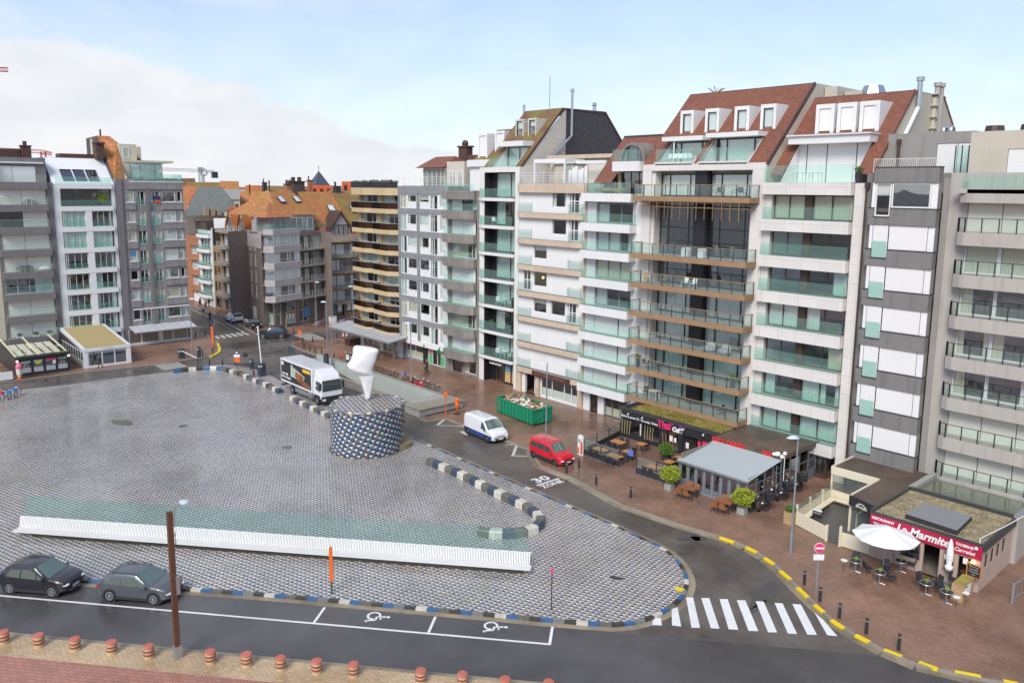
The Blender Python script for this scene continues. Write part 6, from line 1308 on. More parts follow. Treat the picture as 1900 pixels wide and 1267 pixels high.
# pavilions in front of the right-hand row
def zat(P,px,py):d=ray(px,py);return CAMH+d.z*math.hypot(P[0],P[1])/math.hypot(d.x,d.y)
mat('paint_black',(.03,.029,.034),.4,.1);mat('paint_grey',(.17,.18,.20),.45,.08);mat('awning_grey',(.42,.46,.47),.6,.05,1);mat('roof_brown',(.13,.088,.062),.8,.3,.9,wet=True,wscale=.5,rd=.75,rw=.35,bump=.3);mat('wood_cream',(.74,.67,.50),.5,.08,1,kind='slats',axis=2,pitch=.17,gap=.06,col2=(.55,.49,.35))
mat('sign_pink',(.80,.04,.16),.4,.05);mat('sign_magenta',(.62,.03,.42),.4,.05);mat('sign_bright',(.70,.03,.03),.4,.03);mat('crimson',(.42,.012,.055),.45,.06);mat('timber_orange',(.58,.25,.07),.5,.18,2.5);mat('timber_brown',(.30,.115,.045),.5,.18,2.5);mat('charcoal',(.035,.035,.042),.6,.1,3)
mat('stucco_pink',(.50,.375,.315),.65,.08,1);mat('gravel',(.30,.24,.14),.9,.75,9,bump=.8,bscale=14);mat('bamboo',(.42,.36,.17),.6,.15);mat('lantern_white',(.82,.84,.78),.5,.02);mat('terracotta',(.50,.20,.10),.7,.1)
def leaves(root,name,c,r,n,m,s=.12,flat=.8,seed=1,up=0):
 rnd=random.Random(seed);b=MB()
 for i in range(n):
  v=Vector((rnd.gauss(0,1),rnd.gauss(0,1),rnd.gauss(0,1)));v.normalize();rr=rnd.random()**.45;wob=1+.22*math.sin(v.x*5+seed)*math.cos(v.y*4+v.z*3)
  p=Vector(c)+Vector((v.x*r[0],v.y*r[1],v.z*r[2]))*rr*wob;a=Vector((rnd.gauss(0,1),rnd.gauss(0,1),rnd.gauss(0,.6)+up)).normalized()*s*rnd.uniform(.6,1.3);q=a.cross(Vector((rnd.gauss(0,1),rnd.gauss(0,1),rnd.gauss(0,1)))).normalized()*s*.45
  b.poly([p-a,p+q,p+a,p-q])
 return b.build(name,m,root,fix=False)
mat('leaf_lime',(.34,.40,.03),.6,.35,7);mat('leaf_green',(.12,.22,.03),.6,.35,7);mat('sedum',(.36,.29,.07),.8,.5,1.3)
# Thai cafe pavilion
root=thing('cafe_pavilion','black flat roofed cafe with a planted green roof and pink lettering','cafe',(-40,56,0));TF=Fr((0,54.5),(1,0),(0,-1));x0,x1=-45.4,-34.7
ops=[(-45.1,-43.3,.55,1.78),(-42.95,-41.0,.3,1.78),(-40.3,-39.0,.1,1.78),(-38.6,-37.0,.05,1.78),(-36.7,-35.2,.05,1.78)]
b=MB();wall_open(TF,b,x0,x1,0,2.62,ops,.18)
for a in(x0,x1):b.poly([TF.P(a,0,0),TF.P(a,-3.9,0),TF.P(a,-3.9,2.62),TF.P(a,0,2.62)])
b.build('wall',MATS['paint_black'],root,fix=False)
for o in ops:window(root,TF,o[0],o[1],o[2],o[3],-.06,'paint_black',.05,inside=None)
r=MB();r.box(x0+.05,x1-.05,57.9,58.0,0,2.5);r.box(x0+.05,x1-.05,54.8,57.9,-.05,.01);r.build('interior',MATS['room'],root)
b=MB();b.box(x0-.1,x1+.1,54.42,54.62,2.5,2.78);b.box(x0-.1,x0+.1,54.62,58.3,2.5,2.78);b.box(x1-.1,x1+.1,54.62,58.3,2.5,2.78);b.box(x0+.1,x1-.1,54.62,58.35,2.45,2.62);b.build('roof',MATS['parapet_dark'],root)
rnd=random.Random(5);b=MB()
for i in range(9000):
 x=rnd.uniform(x0+.9,x1-.5);y=rnd.uniform(54.75,58.2);h=rnd.uniform(.08,.26)*(1+.4*math.sin(x*2.1)*math.cos(y*2.7));a=rnd.uniform(0,6.28);dx,dy=math.cos(a)*.05,math.sin(a)*.05;lx,ly=rnd.uniform(-.1,.1),rnd.uniform(-.1,.1)
 b.poly([(x-dx,y-dy,2.62),(x+dx,y+dy,2.62),(x+lx,y+ly,2.62+h)])
stuff_=b.build('sedum_planting',MATS['sedum'],root,fix=False)
text('lettering','Thai',MATS['sign_pink'],root,TF.P(-40.55,.03,2.16),(1,0,0),(0,0,1),.95,.03,bold=.035,wide=.85);text('lettering','Café',MATS['white_paint'],root,TF.P(-39.15,.03,2.02),(1,0,0),(0,0,1),.55,.03,bold=.03)
b=MB()
for p,q in(((-39.9,2.28),(-39.2,2.56)),((-39.2,2.56),(-38.5,2.28)),((-39.6,2.5),(-38.8,2.5))):b.ext([TF.P(p[0],.03,p[1]),TF.P(q[0],.03,q[1]),TF.P(q[0],.03,q[1]+.07),TF.P(p[0],.03,p[1]+.07)],(0,-.03,0))
b.build('sign_roof',MATS['sign_magenta'],root)
text('lettering',"Plats à emporter 7/7 - Take away - Drinks",MATS['white_paint'],root,TF.P(-43.3,.02,2.0),(1,0,0),(0,0,1),.24,.01,bold=.008)
text('lettering','restaurant',MATS['white_paint'],root,TF.P(-43.12,.03,1.1),(0,0,1),(-1,0,0),.26,.01,bold=.01)
for x,n_ in((-44.6,4),(-42.0,4)):
 b=MB();[b.tube([(x+(i-1.5)*.28,54.2,.45),(x+(i-1.5)*.30+.05,54.2,1.75)],.03,5) for i in range(n_)];b.build('bamboo_screen',MATS['bamboo'],root)
box_part(root,TF,'poster','sign_pink',(-37.0,-36.75,.01,.04,.05,1.6),(-36.6,-35.3,-.03,-.01,.3,1.7));box_part(root,TF,'menu','white_paint',(-39.9,-39.6,.01,.04,.9,1.4),(-39.45,-39.2,.01,.04,.9,1.3),(-38.2,-37.9,.0,.03,.7,1.2))
for x in(-44.2,-42.6,-38.2,-36.2):b=MB();b.box(x-.02,x+.02,54.0,54.42,2.5,2.54);b.cyl((x,54.0,0),.12,2.38,2.54,8,.05);b.build('spotlight',MATS['steel'],root)
# grey restaurant with sloping awning
root=thing('restaurant_pavilion','grey glazed restaurant under a large pale grey sloping awning with red lettering','restaurant',(-31.5,52,0));x0,x1=-34.5,-28.5
b=MB();b.box(x0,x1,53.0,58.35,2.72,2.9);b.box(x0,x1,52.9,53.0,2.55,2.98);b.box(x1-.02,x1+.12,52.9,58.35,2.62,2.98);b.build('roof',MATS['roof_brown'],root)
aw=MB();q=[(x0+.05,52.85,2.60),(x1+.05,52.85,2.60),(x1+.10,48.15,2.08),(x0+.0,48.15,2.08)];aw.ext(q,(0,0,.05));aw.build('awning',MATS['awning_grey'],root);b=MB();b.box(x0-.03,x1+.15,48.05,48.16,2.0,2.12);b.build('awning_rail',MATS['steel'],root)
GF=Fr((0,48.3),(1,0),(0,-1));b=MB()
dz=[(-34.3,-33.2),(-33.05,-31.8),(-31.4,-30.4)]
ops=[(x0+.35+i*.72,x0+.35+i*.72+.42,.55 if i not in(0,1) else.75,1.8) for i in range(8)]
wall_open(GF,b,x0+.05,x1,0,2.02,ops,.08);b.build('front',MATS['paint_grey'],root,fix=False)
for o in ops:q_=MB();GF.box(q_,o[0],o[1],-.06,-.04,o[2],o[3]);q_.build('window',MATS['window_glass_tinted'],root)
b=MB()
for i in range(9):a=x0+.24+i*.72;GF.box(b,a-.04,a+.04,.0,.04,0,2.0)
GF.box(b,x0,x1,.0,.05,.0,.12);b.build('door_frame',MATS['frame_grey'],root)
b=MB();SX=Fr((x1,0),(0,1),(1,0))
for y in(48.3,49.45,50.6,51.75,52.9,54.2,55.6,57.0,58.2):SX.box(b,y-.06,y+.06,-.08,.0,0,2.08+max(0,min(y,52.9)-48.3)*.11+(.1 if y>52.9 else 0))
for z in(.02,.75):SX.box(b,48.36,58.2,-.07,-.01,z,z+.1)
SX.box(b,48.36,58.2,-.07,-.01,1.6,1.67);b.build('side_frame',MATS['paint_grey'],root);b=MB();SX.box(b,48.36,58.2,-.05,-.03,.85,2.3);b.build('side_glazing',MATS['window_glass_tinted'],root);b=MB();SX.box(b,53.0,58.2,-.06,-.0,.12,.74);b.build('side_panel',MATS['paint_grey'],root);b=MB();SX.box(b,48.36,52.9,-.06,-.02,.12,.74);b.build('side_panel',MATS['window_glass_tinted'],root)
b=MB();b.box(x0+.1,x1-.1,48.5,58.2,-.03,.012);b.box(x0+.1,x0+.2,48.5,58.2,0,2.6);b.build('interior',MATS['room'],root)
text('lettering','LUCY CHANG',MATS['sign_bright'],root,(-33.1,52.86,2.80),(1,0,0),(0,0,1),.46,.03,bold=.02);text('lettering','BAR',MATS['sign_bright'],root,(-29.7,52.86,2.78),(1,0,0),(0,0,1),.42,.03,bold=.02)
tree_=lambda*a:None
b=MB();b.tube([(x1+.25,52.8,0),(x1+.25,52.8,3.1)],.03,6);b.ball((x1+.25,52.8,3.2),.15,10,6);tag(b.build('globe_lamp',MATS['lantern_white']),'slim pole with a small white globe at the corner of the grey restaurant','lamp')
b=MB();b.box(-29.1,-28.6,52.5,52.85,2.95,3.1);b.ball((-28.7,52.6,3.1),.18,8,5);b.ball((-28.3,52.5,3.0),.16,8,5);tag(b.build('white_ornament',MATS['lantern_white']),'white ornament on the roof corner beside the red lettering','ornament')
# tables and chairs
def make_table(label,w_,d_,m='timber_orange',lm='charcoal'):
 t=thing('terrace_table',label,'table');b=MB();n_=5
 for i in range(n_):b.box(-w_/2,w_/2,-d_/2+i*d_/n_+.006,-d_/2+(i+1)*d_/n_-.006,.72,.755)
 b.build('table_top',MATS[m],t)
 for sx in(-1,1):
  for sy in(-1,1):b=MB();b.box(sx*(w_/2-.08)-.025,sx*(w_/2-.08)+.025,sy*(d_/2-.08)-.025,sy*(d_/2-.08)+.025,0,.72);b.build('leg',MATS[lm],t)
 return t
def make_chair(label,m='charcoal',lm='charcoal',arms=False,seatm=None):
 t=thing('terrace_chair',label,'chair');b=MB();b.box(-.22,.22,-.22,.22,.42,.46);b.build('seat',MATS[seatm or m],t,bevel=.01)
 b=MB();b.ext([(-.22,.20,.46),(.22,.20,.46),(.21,.28,.88),(-.21,.28,.88)],(0,.03,0));b.build('backrest',MATS[m],t)
 for sx in(-1,1):
  for sy in(-1,1):b=MB();b.tube([(sx*.2,sy*.2,.42),(sx*.23,sy*.24,0)],.016,5);b.build('leg',MATS[lm],t)
  if arms:b=MB();b.tube([(sx*.23,.24,.66),(sx*.24,-.2,.64),(sx*.24,-.2,.44)],.018,5);b.build('armrest',MATS[lm],t)
 return t
T1=make_table('orange timber table',1.3,.75);T2=make_table('square timber table',.78,.72);C1=make_chair('dark terrace chair');T3=make_table('brown table',1.35,.75,'timber_brown');C3=make_chair('dark chair beside a brown table','timber_brown','metal_dark')
C4=make_chair('black woven chair','charcoal','charcoal',True);index_children();used=set()
def put(o,p,rz,label,group):
 if o.name not in used:used.add(o.name);o.location=p;o.rotation_euler=(0,0,rz);o['label']=label;o['group']=group;return o
 return dup(o,p,rz,label,group)
P3=lambda px,py,z=0.0:g(px,py,z)
def tset(T,C,px,py,rz,label,clab,grp,n=4,off=.62,span=.32):
 c=g(px,py,.74);c.z=0;put(T,c,rz,label,grp+' tables');k=0
 for s,y in((1,off),(-1,off),(1,-off),(-1,-off))[:n]:
  v=Vector((s*span,y,0));v.rotate(Matrix.Rotation(rz,3,'Z'));put(C,c+v,rz+(0 if y>0 else math.pi),clab+(', far side' if y>0 else ', near side')+('' if n==2 else(' right' if s>0 else ' left')),grp+' chairs');k+=1
g1='cafe terrace'
tset(T1,C1,1147,819,0,'long orange timber table nearest the cafe wall inside the left windbreak','dark chair at the table by the cafe wall',g1)
tset(T1,C1,1114,833,0,'long orange timber table at the left end of the windbreak enclosure','dark chair at the leftmost terrace table',g1)
tset(T1,C1,1141,845,0,'long orange timber table at the opening of the left windbreak','dark chair at the table by the windbreak opening',g1)
tset(T2,C1,1165,837,0,'small square table behind the opening of the left windbreak','dark chair at the small table behind the windbreak',g1,2,.55,0.0)
tset(T2,C1,1191,823,0,'small square table just before the cafe windows','dark chair at the small table before the cafe windows',g1,2,.55,0)
tset(T2,C1,1260,849,0,'square table beside the back left corner of the grey awning','dark chair beside the awning corner',g1,2,.55,0)
tset(T2,C1,1242,856,0,'bright square table between the potted bush and the grey awning','dark chair at the bright square table',g1,2,.55,0)
tset(T1,C1,1214,866,0,'long orange table behind the right hand windbreak','dark chair behind the right hand windbreak',g1)
tset(T3,C3,1276,904,.1,'brown timber table before the grey folding doors','brown chair drawn up to the table before the grey doors','pavement',4,.58,.3)
tset(T3,C3,1343,929,.1,'brown timber table beside the last potted bush','brown chair drawn up to the table beside the last bush','pavement',4,.58,.3)
o=MB();o.box(*[v for v in(0,0)] if 0 else(-40.55,-39.95),49.6,49.66,.55,1.05);tag(o.build('blue_cushion',mat('cushion_blue',(.12,.2,.55),.7,.05)),'bright blue cushion on the back of a chair in the left windbreak','cushion')
# wind breaks
def windbreak(label,pts,h=1.45):
 root=thing('windbreak',label,'screen',(*pts[0],0),'terrace windbreaks')
 for p,q in zip(pts,pts[1:]):
  l=(Vector(q)-Vector(p)).length;n_=max(1,round(l/2.0));P=Vector(p);Q=Vector(q)
  for i in range(n_):
   a=P.lerp(Q,i/n_);c=P.lerp(Q,(i+1)/n_);d=(c-a).normalized()
   b=MB();b.obox(a+d*.04,c-d*.04,.03,.08,.62);b.build('panel',MATS['charcoal'],root);b=MB();b.obox(a+d*.05,c-d*.05,.012,.66,h-.04);b.build('glass_pane',MATS['balcony_glass_clear'],root)
   b=MB();b.obox(a,c,.05,.62,.66);b.obox(a,c,.05,.03,.08);b.obox(a,c,.04,h-.04,h);b.build('rail',MATS['rail_grey'],root);b=MB();b.box(a.x-.03,a.x+.03,a.y-.03,a.y+.03,0,h);b.build('post',MATS['metal_dark'],root)
windbreak('dark panelled glass windbreak round the left part of the cafe terrace',[(-45.3,54.3),(-43.9,47.9),(-40.0,47.85)])
windbreak('dark panelled glass windbreak between the terrace entrance and the grey restaurant',[(-38.1,47.8),(-34.3,47.9)])
# potted bushes
def bush(px,py,label,r=.78,pot='concrete',hz=1.25,seed=3,m='leaf_lime',stems=False):
 c=g(px,py);root=thing('potted_bush',label,'plant',(c.x,c.y,0),'potted bushes');b=MB();b.prism([(c.x-.28,c.y-.28),(c.x+.28,c.y-.28),(c.x+.28,c.y+.28),(c.x-.28,c.y+.28)],0,.5);b.build('planter',MATS[pot],root,bevel=.02)
 b=MB();rn=random.Random(seed);[b.tube([(c.x,c.y,.45),(c.x+rn.uniform(-.3,.3),c.y+rn.uniform(-.3,.3),hz+rn.uniform(-.1,.4))],.012,4) for _ in range(14)];b.build('stem',MATS['bamboo'],root)
 leaves(root,'foliage',(c.x,c.y,hz),(r,r,r*.8),2400,MATS[m],.085,seed=seed)
 if stems:b=MB();[b.tube([(c.x+.3*i-.5,c.y+.3,.5),(c.x+.36*i-.8,c.y+.4,2.2)],.02,4) for i in range(4)];b.build('bamboo_cane',MATS['timber_orange'],root)
bush(1242,908,'bright lime bush in a concrete pot before the right hand windbreak',seed=3);bush(1377,953,'bright yellow green bush in a grey pot nearest the road, beside the scooters',seed=8);bush(1236,855,'green bush with tall bare canes in a dark pot by the cafe door',.66,'charcoal',1.0,12,'leaf_green',True)
# lollipop sign at the terrace, flyer stand
c=g(1076,845);root=thing('advert_board','white rounded standing board with red and orange lettering at the end of the windbreak','sign',(c.x,c.y,0));b=MB();b.ext([(c.x-.3,c.y,.02),(c.x+.3,c.y,.02),(c.x+.3,c.y,1.6),(c.x+.2,c.y,1.8),(c.x-.2,c.y,1.8),(c.x-.3,c.y,1.6)],(0,.12,0));b.build('board',MATS['white_paint'],root)
b=MB();b.box(c.x+.05,c.x+.26,c.y-.012,c.y-.002,.2,1.25);b.build('red_strip',MATS['sign_red'],root);b=MB();b.box(c.x-.42,c.x-.12,c.y-.012,c.y-.002,.15,.7);b.build('orange_strip',MATS['terracotta'],root);text('lettering','IJS',MATS['paint_black'],root,(c.x-.1,c.y-.01,1.3),(1,0,0),(0,0,1),.34,.005)
# cream timber terrace with brown roof
root=thing('timber_terrace','cream timber boarded terrace with benches under a brown flat roof','terrace',(-22.5,52,0));zr_=2.62
b=MB();b.prism([(-25.3,54.4),(-21.9,54.4),(-21.9,50.2),(-20.0,49.5),(-19.9,50.6),(-19.8,58.3),(-25.3,58.3)],zr_-.2,zr_-.02);b.build('roof',MATS['roof_brown'],root)
b=MB();pts=[(-25.35,58.3),(-25.35,54.35),(-21.95,54.35),(-21.95,50.15)]
for p,q in zip(pts,pts[1:]):b.obox(p,q,.12,zr_-.5,zr_+.06)
b.build('roof_edge',MATS['wood_cream'],root)
def fence(p,q,z0=.04,z1=.95,nm='boarding'):b=MB();b.obox(p,q,.09,z0,z1);return b.build(nm,MATS['wood_cream'],root)
fence((-25.3,54.3),(-24.9,48.7));fence((-24.9,48.6),(-22.3,47.75));fence((-21.3,47.7),(-19.6,47.9));fence((-25.3,54.3),(-22.0,54.3));fence((-21.95,54.2),(-21.95,51.2),nm='boarding')
for p in((-25.3,54.4),(-22.1,54.4),(-22.0,50.3),(-19.95,49.5),(-22.3,47.75),(-21.35,47.65),(-25.15,52.8),(-25.05,50.8),(-24.95,48.8)):b=MB();h=zr_-.2 if p[1]>49.2 and p[0]>-25.0 or p[1]>54 else(1.35 if p[0]<-24 or p[0]>-22 else 1.1);b.box(p[0]-.07,p[0]+.07,p[1]-.07,p[1]+.07,0,h);b.build('post',MATS['wood_cream'],root)
b=MB();b.obox((-25.2,54.2),(-24.85,48.8),.02,.98,1.4);b.build('glass_screen',MATS['balcony_glass_clear'],root);b=MB();b.obox((-25.25,54.4),(-22.05,54.4),.02,.95,2.1);b.build('glass_screen',MATS['balcony_glass_clear'],root);b=MB();b.obox((-21.9,50.3),(-20.0,49.6),.02,.2,1.9);b.build('glass_screen',MATS['balcony_glass_clear'],root)
b=MB();b.obox((-24.95,54.0),(-24.6,49.1),.45,.40,.46);b.obox((-24.7,53.9),(-22.3,53.9),.45,.40,.46);b.build('bench_seat',MATS['wood_cream'],root);b=MB();b.prism([(-25.2,54.3),(-24.9,48.6),(-22.3,47.8),(-21.3,47.7),(-19.6,47.95),(-19.7,58.2),(-22,58.2)],.0,.05);b.build('deck',MATS['asphalt_new'],root)
sg=MB();sg.obox((-21.98,50.0),(-19.95,49.35),.12,zr_-.62,zr_+.02);s_=sg.build('sign_board',MATS['paint_black'],root);cen=Vector((-20.97,49.62,zr_-.3));ux=Vector((2.03,-.65,0)).normalized();nn_=Vector((ux.y,-ux.x,0)).normalized();mat('letter_cream',(.72,.68,.58),.5,.05)
b=MB();pr0=None
for i in range(7):
 a0,a1=math.pi*i/7+.08,math.pi*(i+1)/7-.08;f=lambda r,a:cen+nn_*.075+ux*r*math.cos(a)+Vector((0,0,1))*(r*.72*math.sin(a)-.16);b.poly([f(.26,a0),f(.42,a0),f(.42,a1),f(.26,a1)])
b.build('emblem',MATS['letter_cream'],root,fix=False);text('lettering',"BUNKER'S",MATS['letter_cream'],root,cen+nn_*.075-Vector((0,0,.16)),ux,(0,0,1),.2,.006,bold=.006)
b=MB();c=g(1516,954,.95);b.box(c.x-.3,c.x+.35,c.y-.05,c.y-.0,.75,1.35);s2=b.build('notice_board',MATS['paint_black'],root);b=MB();b.box(c.x-.3,c.x+.35,c.y-.055,c.y-.051,1.2,1.35);b.build('notice_head',MATS['white_paint'],root);text('lettering','OPENING',MATS['letter_cream'],root,(c.x+.02,c.y-.055,1.05),(1,0,0),(0,0,1),.13,.003)
c=g(1480,985);root=thing('planter','brown wooden planter with green leaves at the left corner of the cream terrace','planter',(c.x,c.y,0));b=MB();b.box(-25.6,-24.98,48.2,49.0,0,.85);b.build('box',MATS['timber'],root);leaves(root,'foliage',(-25.3,48.6,1.0),(.4,.45,.28),500,MATS['leaf_green'],.08,seed=4)
# La Marmite
root=thing('restaurant_pavilion','pink restaurant with a gravel roof and crimson sign board','restaurant',(-16.5,50,0));MF=Fr((0,47.85),(1,0),(0,-1));x0,x1=-19.6,-13.4
ops=[(-19.3,-18.1,.75,1.85),(-17.8,-16.6,.65,1.85),(-16.45,-15.9,.55,1.85)][:2]+[(-16.75+.0,-16.0,.6,1.85)][:0]+[(-16.45,-15.55,.0,1.9),(-15.35,-14.75,.6,1.85),(-14.55,-13.7,.25,1.85)]
b=MB();wall_open(MF,b,x0,x1,0,2.75,ops,.16);MR=Fr((x1,0),(0,1),(1,0));sops=[(48.5+i*1.0,49.05+i*1.0,1.25,2.1) for i in range(4)];wall_open(MR,b,47.85,53.4,0,2.75,sops,.12)
b.poly([(x0,47.85,0),(x0,53.5,0),(x0,53.5,2.75),(x0,47.85,2.75)]);b.build('wall',MATS['stucco_pink'],root,fix=False)
for i,o in enumerate(ops):
 if i in(2,4):continue
 window(root,MF,*o,-.05,'stucco_pink',.05,inside=None,glassm='window_glass_tinted')
for o in sops:window(root,MR,*o,-.04,'frame_brown',.05)
r=MB();r.box(x0+.1,x1-.15,53.3,53.4,0,2.7);r.box(x0+.1,x1-.15,48.1,53.3,-.03,.01);r.build('interior',MATS['room'],root)
b=MB();MF.box(b,x0-.02,x1+.05,.0,.12,1.98,2.78);b.build('sign_board',MATS['crimson'],root)
text('lettering','La Marmite',MATS['white_paint'],root,MF.P(-16.55,.135,2.38),(1,0,0),(0,0,1),.68,.01,bold=.022,shear=.25,wide=.95)
text('lettering','RESTAURANT',MATS['white_paint'],root,MF.P(-18.85,.135,2.56),(1,0,0),(0,0,1),.22,.006,bold=.008);text('lettering','TEA-ROOM',MATS['white_paint'],root,MF.P(-18.85,.135,2.22),(1,0,0),(0,0,1),.22,.006,bold=.008)
text('lettering','TAVERNE',MATS['white_paint'],root,MF.P(-14.25,.135,2.55),(1,0,0),(0,0,1),.22,.006,bold=.008);text('lettering','Carrelet',MATS['white_paint'],root,MF.P(-14.25,.135,2.24),(1,0,0),(0,0,1),.32,.006,bold=.006,shear=.3)
b=MB();b.box(x0-.05,x1+.12,47.72,47.88,2.79,2.92);b.box(x1-.02,x1+.14,47.88,53.6,2.45,2.92);b.box(x0-.1,x0+.06,47.88,53.6,2.5,3.0);b.box(x0,x1,53.5,53.75,2.5,3.0);b.build('roof_edge',MATS['parapet_dark'],root)
b=MB();b.box(x0+.06,x1-.02,47.88,53.5,2.66,2.82);b.build('roof',MATS['gravel'],root)
rnd=random.Random(3);b=MB()
for i in range(3500):
 x=rnd.uniform(x0+.15,x1-.1);y=rnd.uniform(47.95,53.4);s=rnd.uniform(.015,.035);a=rnd.uniform(0,3);b.add([(x-s,y-s*.6,2.81),(x+s,y-s*.4,2.81),(x+s*.2,y+s,2.81),(x,y,2.81+s*1.2)],[(0,1,3),(1,2,3),(2,0,3)])
b.build('pebbles',mat('pebble',(.50,.42,.27),.8,.8,14),root,fix=False)
c4=[g(*p,3.12) for p in((1680,953),(1717,933),(1804,957),(1776,984))];b=MB();b.prism([p.xy for p in c4],2.82,3.1);b.build('skylight',MATS['charcoal'],root);b=MB()
for i in range(16):t0,t1=(i+.1)/16,(i+.7)/16;b.ext([c4[0].lerp(c4[1],t0),c4[0].lerp(c4[1],t1),c4[3].lerp(c4[2],t1),c4[3].lerp(c4[2],t0)],(0,0,.03))
b.build('skylight_slat',MATS['rail_grey'],root);b=MB();b.tube([(-13.6,48.0,2.85),(-13.7,48.4,3.0),(-13.3,51,3.05),(-12.9,53.6,3.2)],.03,5);b.ball((-13.65,47.7,2.62),.1,8,5);b.build('cable',MATS['white_paint'],root)
for x in(-19.45,-13.75):b=MB();b.box(x-.08,x+.08,47.6,47.84,1.55,1.85);b.build('wall_lamp',mat('lamp_warm',(1,.62,.25),.4,0,emit=2.2),root)
box_part(root,MF,'notice','white_paint',(-17.2,-16.95,-.02,-.005,1.3,1.65),(-15.3,-15.08,-.02,-.005,1.35,1.65),(-14.3,-14.05,-.02,.0,1.45,1.8));box_part(root,MF,'notice','ochre_band',(-14.03,-13.8,-.02,.0,1.42,1.7))
b=MB();b.box(-14.5,-13.8,48.3,49.2,.72,.76);b.build('inner_table',MATS['timber_brown'],root)
c=Vector((-13.55,47.45,0));root=thing('menu_board','black chalk menu board in an orange frame at the restaurant corner','sign',(c.x,c.y,0));b=MB();b.ext([(c.x-.42,c.y,1.0),(c.x+.38,c.y-.1,1.0),(c.x+.38,c.y-.1,1.8),(c.x-.42,c.y,1.8)],(0,.05,0));b.build('frame',MATS['timber_orange'],root);b=MB();b.ext([(c.x-.36,c.y-.02,1.06),(c.x+.32,c.y-.11,1.06),(c.x+.32,c.y-.11,1.74),(c.x-.36,c.y-.02,1.74)],(0,.01,0));b.build('board',MATS['paint_black'],root)
for i in range(4):text('lettering',['Menu du jour','Croquettes','Moules frites','Sole'][i],MATS['letter_cream'],root,(c.x-.02,c.y-.075,1.66-i*.15),(.68,-.09,0),(0,0,1),.10,.002)
root=thing('planter','wooden planter with mossy top and a white notice at the restaurant corner','planter',(-13.9,46.6,0));b=MB();b.box(-14.15,-13.55,45.9,47.5,0,.95);b.build('box',MATS['timber'],root);b=MB();b.box(-14.12,-13.58,45.93,47.47,.95,1.02);b.build('moss',MATS['sedum'],root);b=MB();b.box(-13.545,-13.52,46.2,47.0,.35,.85);b.build('notice',MATS['white_paint'],root)
b=MB();b.box(-13.42,-13.15,53.42,58.3,0,3.0);root=thing('garden_wall','pale grey rendered wall running back beside the pink restaurant','wall',(-13.3,55.8,0));b.build('body',MATS['concrete_light'],root);b=MB();b.box(-13.45,-13.1,53.4,58.3,3.0,3.06);b.build('coping',MATS['rail_grey'],root)
root=thing('flat_roof_annex','low annex behind the pink restaurant with rainwater lying on its flat roof','annex',(-16.5,56,0));b=MB();b.box(-19.7,-13.45,53.8,57.2,0,2.7);b.build('wall',MATS['concrete_mid'],root);b=MB();b.box(-19.75,-19.35,53.8,57.9,2.7,3.0);b.build('parapet',MATS['concrete'],root);mat('rainwater',(.16,.165,.11),.04,.2,.5,spec=.8);b=MB();b.box(-19.34,-13.46,53.85,57.2,2.7,2.75);b.build('standing_water',MATS['rainwater'],root)
# restaurant terrace: parasols, round tables, black chairs
def parasol(c,label):
 root=thing('parasol',label,'parasol',(c.x,c.y,0));b=MB();n=8;top=(c.x,c.y,2.95);r=1.85;v=[top]
 for k in range(n):a=2*math.pi*(k+.5)/n;v.append((c.x+r*math.cos(a),c.y+r*math.sin(a),2.32))
 mids=[]
 for k in range(n):a=2*math.pi*(k+1)/n;v.append((c.x+r*.93*math.cos(a),c.y+r*.93*math.sin(a),2.26))
 f=[]
 for k in range(n):f+=[(0,1+k,9+k),(0,9+k,1+(k+1)%n)]
 b.add(v,f);o=b.build('canopy',mat('canvas_white',(.80,.78,.76),.8,.03),root,fix=False);q=o.modifiers.new('s','SOLIDIFY');q.thickness=.012
 b=MB();b.tube([(c.x,c.y,0),(c.x,c.y,2.95)],.03,8);b.build('pole',MATS['steel'],root);b=MB();b.cyl((c.x,c.y,0),.32,0,.08,16);b.build('base',MATS['charcoal'],root)
parasol(Vector((-18.0,46.15,0)),'large open white parasol in front of the pink restaurant')
c=g(1757,1086);root=thing('parasol','folded white parasol standing before the restaurant door','parasol',(c.x,c.y,0));b=MB();b.lathe((c.x,c.y,0),[(.10,.95),(.14,.9),(.2,1.05),(.24,1.2),(.12,1.32),(.2,1.6),(.19,2.1),(.11,2.6),(.03,2.85)],12);b.build('canopy',MATS['canvas_white'],root,smooth=True);b=MB();b.tube([(c.x,c.y,0),(c.x,c.y,1.0)],.03,6);b.cyl((c.x,c.y,0),.25,0,.08,12);b.build('pole',MATS['steel'],root)
def round_table():
 t=thing('round_table','x','table');b=MB();b.cyl((0,0,0),.36,.71,.73,20);b.build('table_top',MATS['charcoal'],t);b=MB();b.ring((0,0,.73),(0,0,1),.34,.022,24,6);b.build('rim',MATS['steel'],t);b=MB();b.cyl((0,0,0),.03,.05,.71,8);b.build('pedestal',MATS['steel'],t)
 for k in range(4):a=math.pi/2*k;b=MB();b.tube([(0,0,.08),(.3*math.cos(a),.3*math.sin(a),.02)],.02,5);b.build('foot',MATS['steel'],t)
 return t
RTB=round_table()
def plant_():
 t=thing('table_plant','x','plant');b=MB();b.cyl((0,0,0),.05,0,.1,8,.07);b.build('pot',MATS['terracotta'],t);leaves(t,'foliage',(0,0,.17),(.12,.12,.1),60,mat('leaf_bright',(.2,.42,.04),.6,.2,5),.06,seed=2);return t
TP=plant_();index_children();gr='restaurant terrace'
rt=[((1633,1061),'round silver rimmed table under the front edge of the open parasol'),((1719,1081),'round silver rimmed table left of the folded parasol'),((1757,1097),'round table nearest the road before the folded parasol'),((1672,1040),'small dark table behind the parasol pole'),((1588,1040),'slim dark table at the left edge of the parasol')]
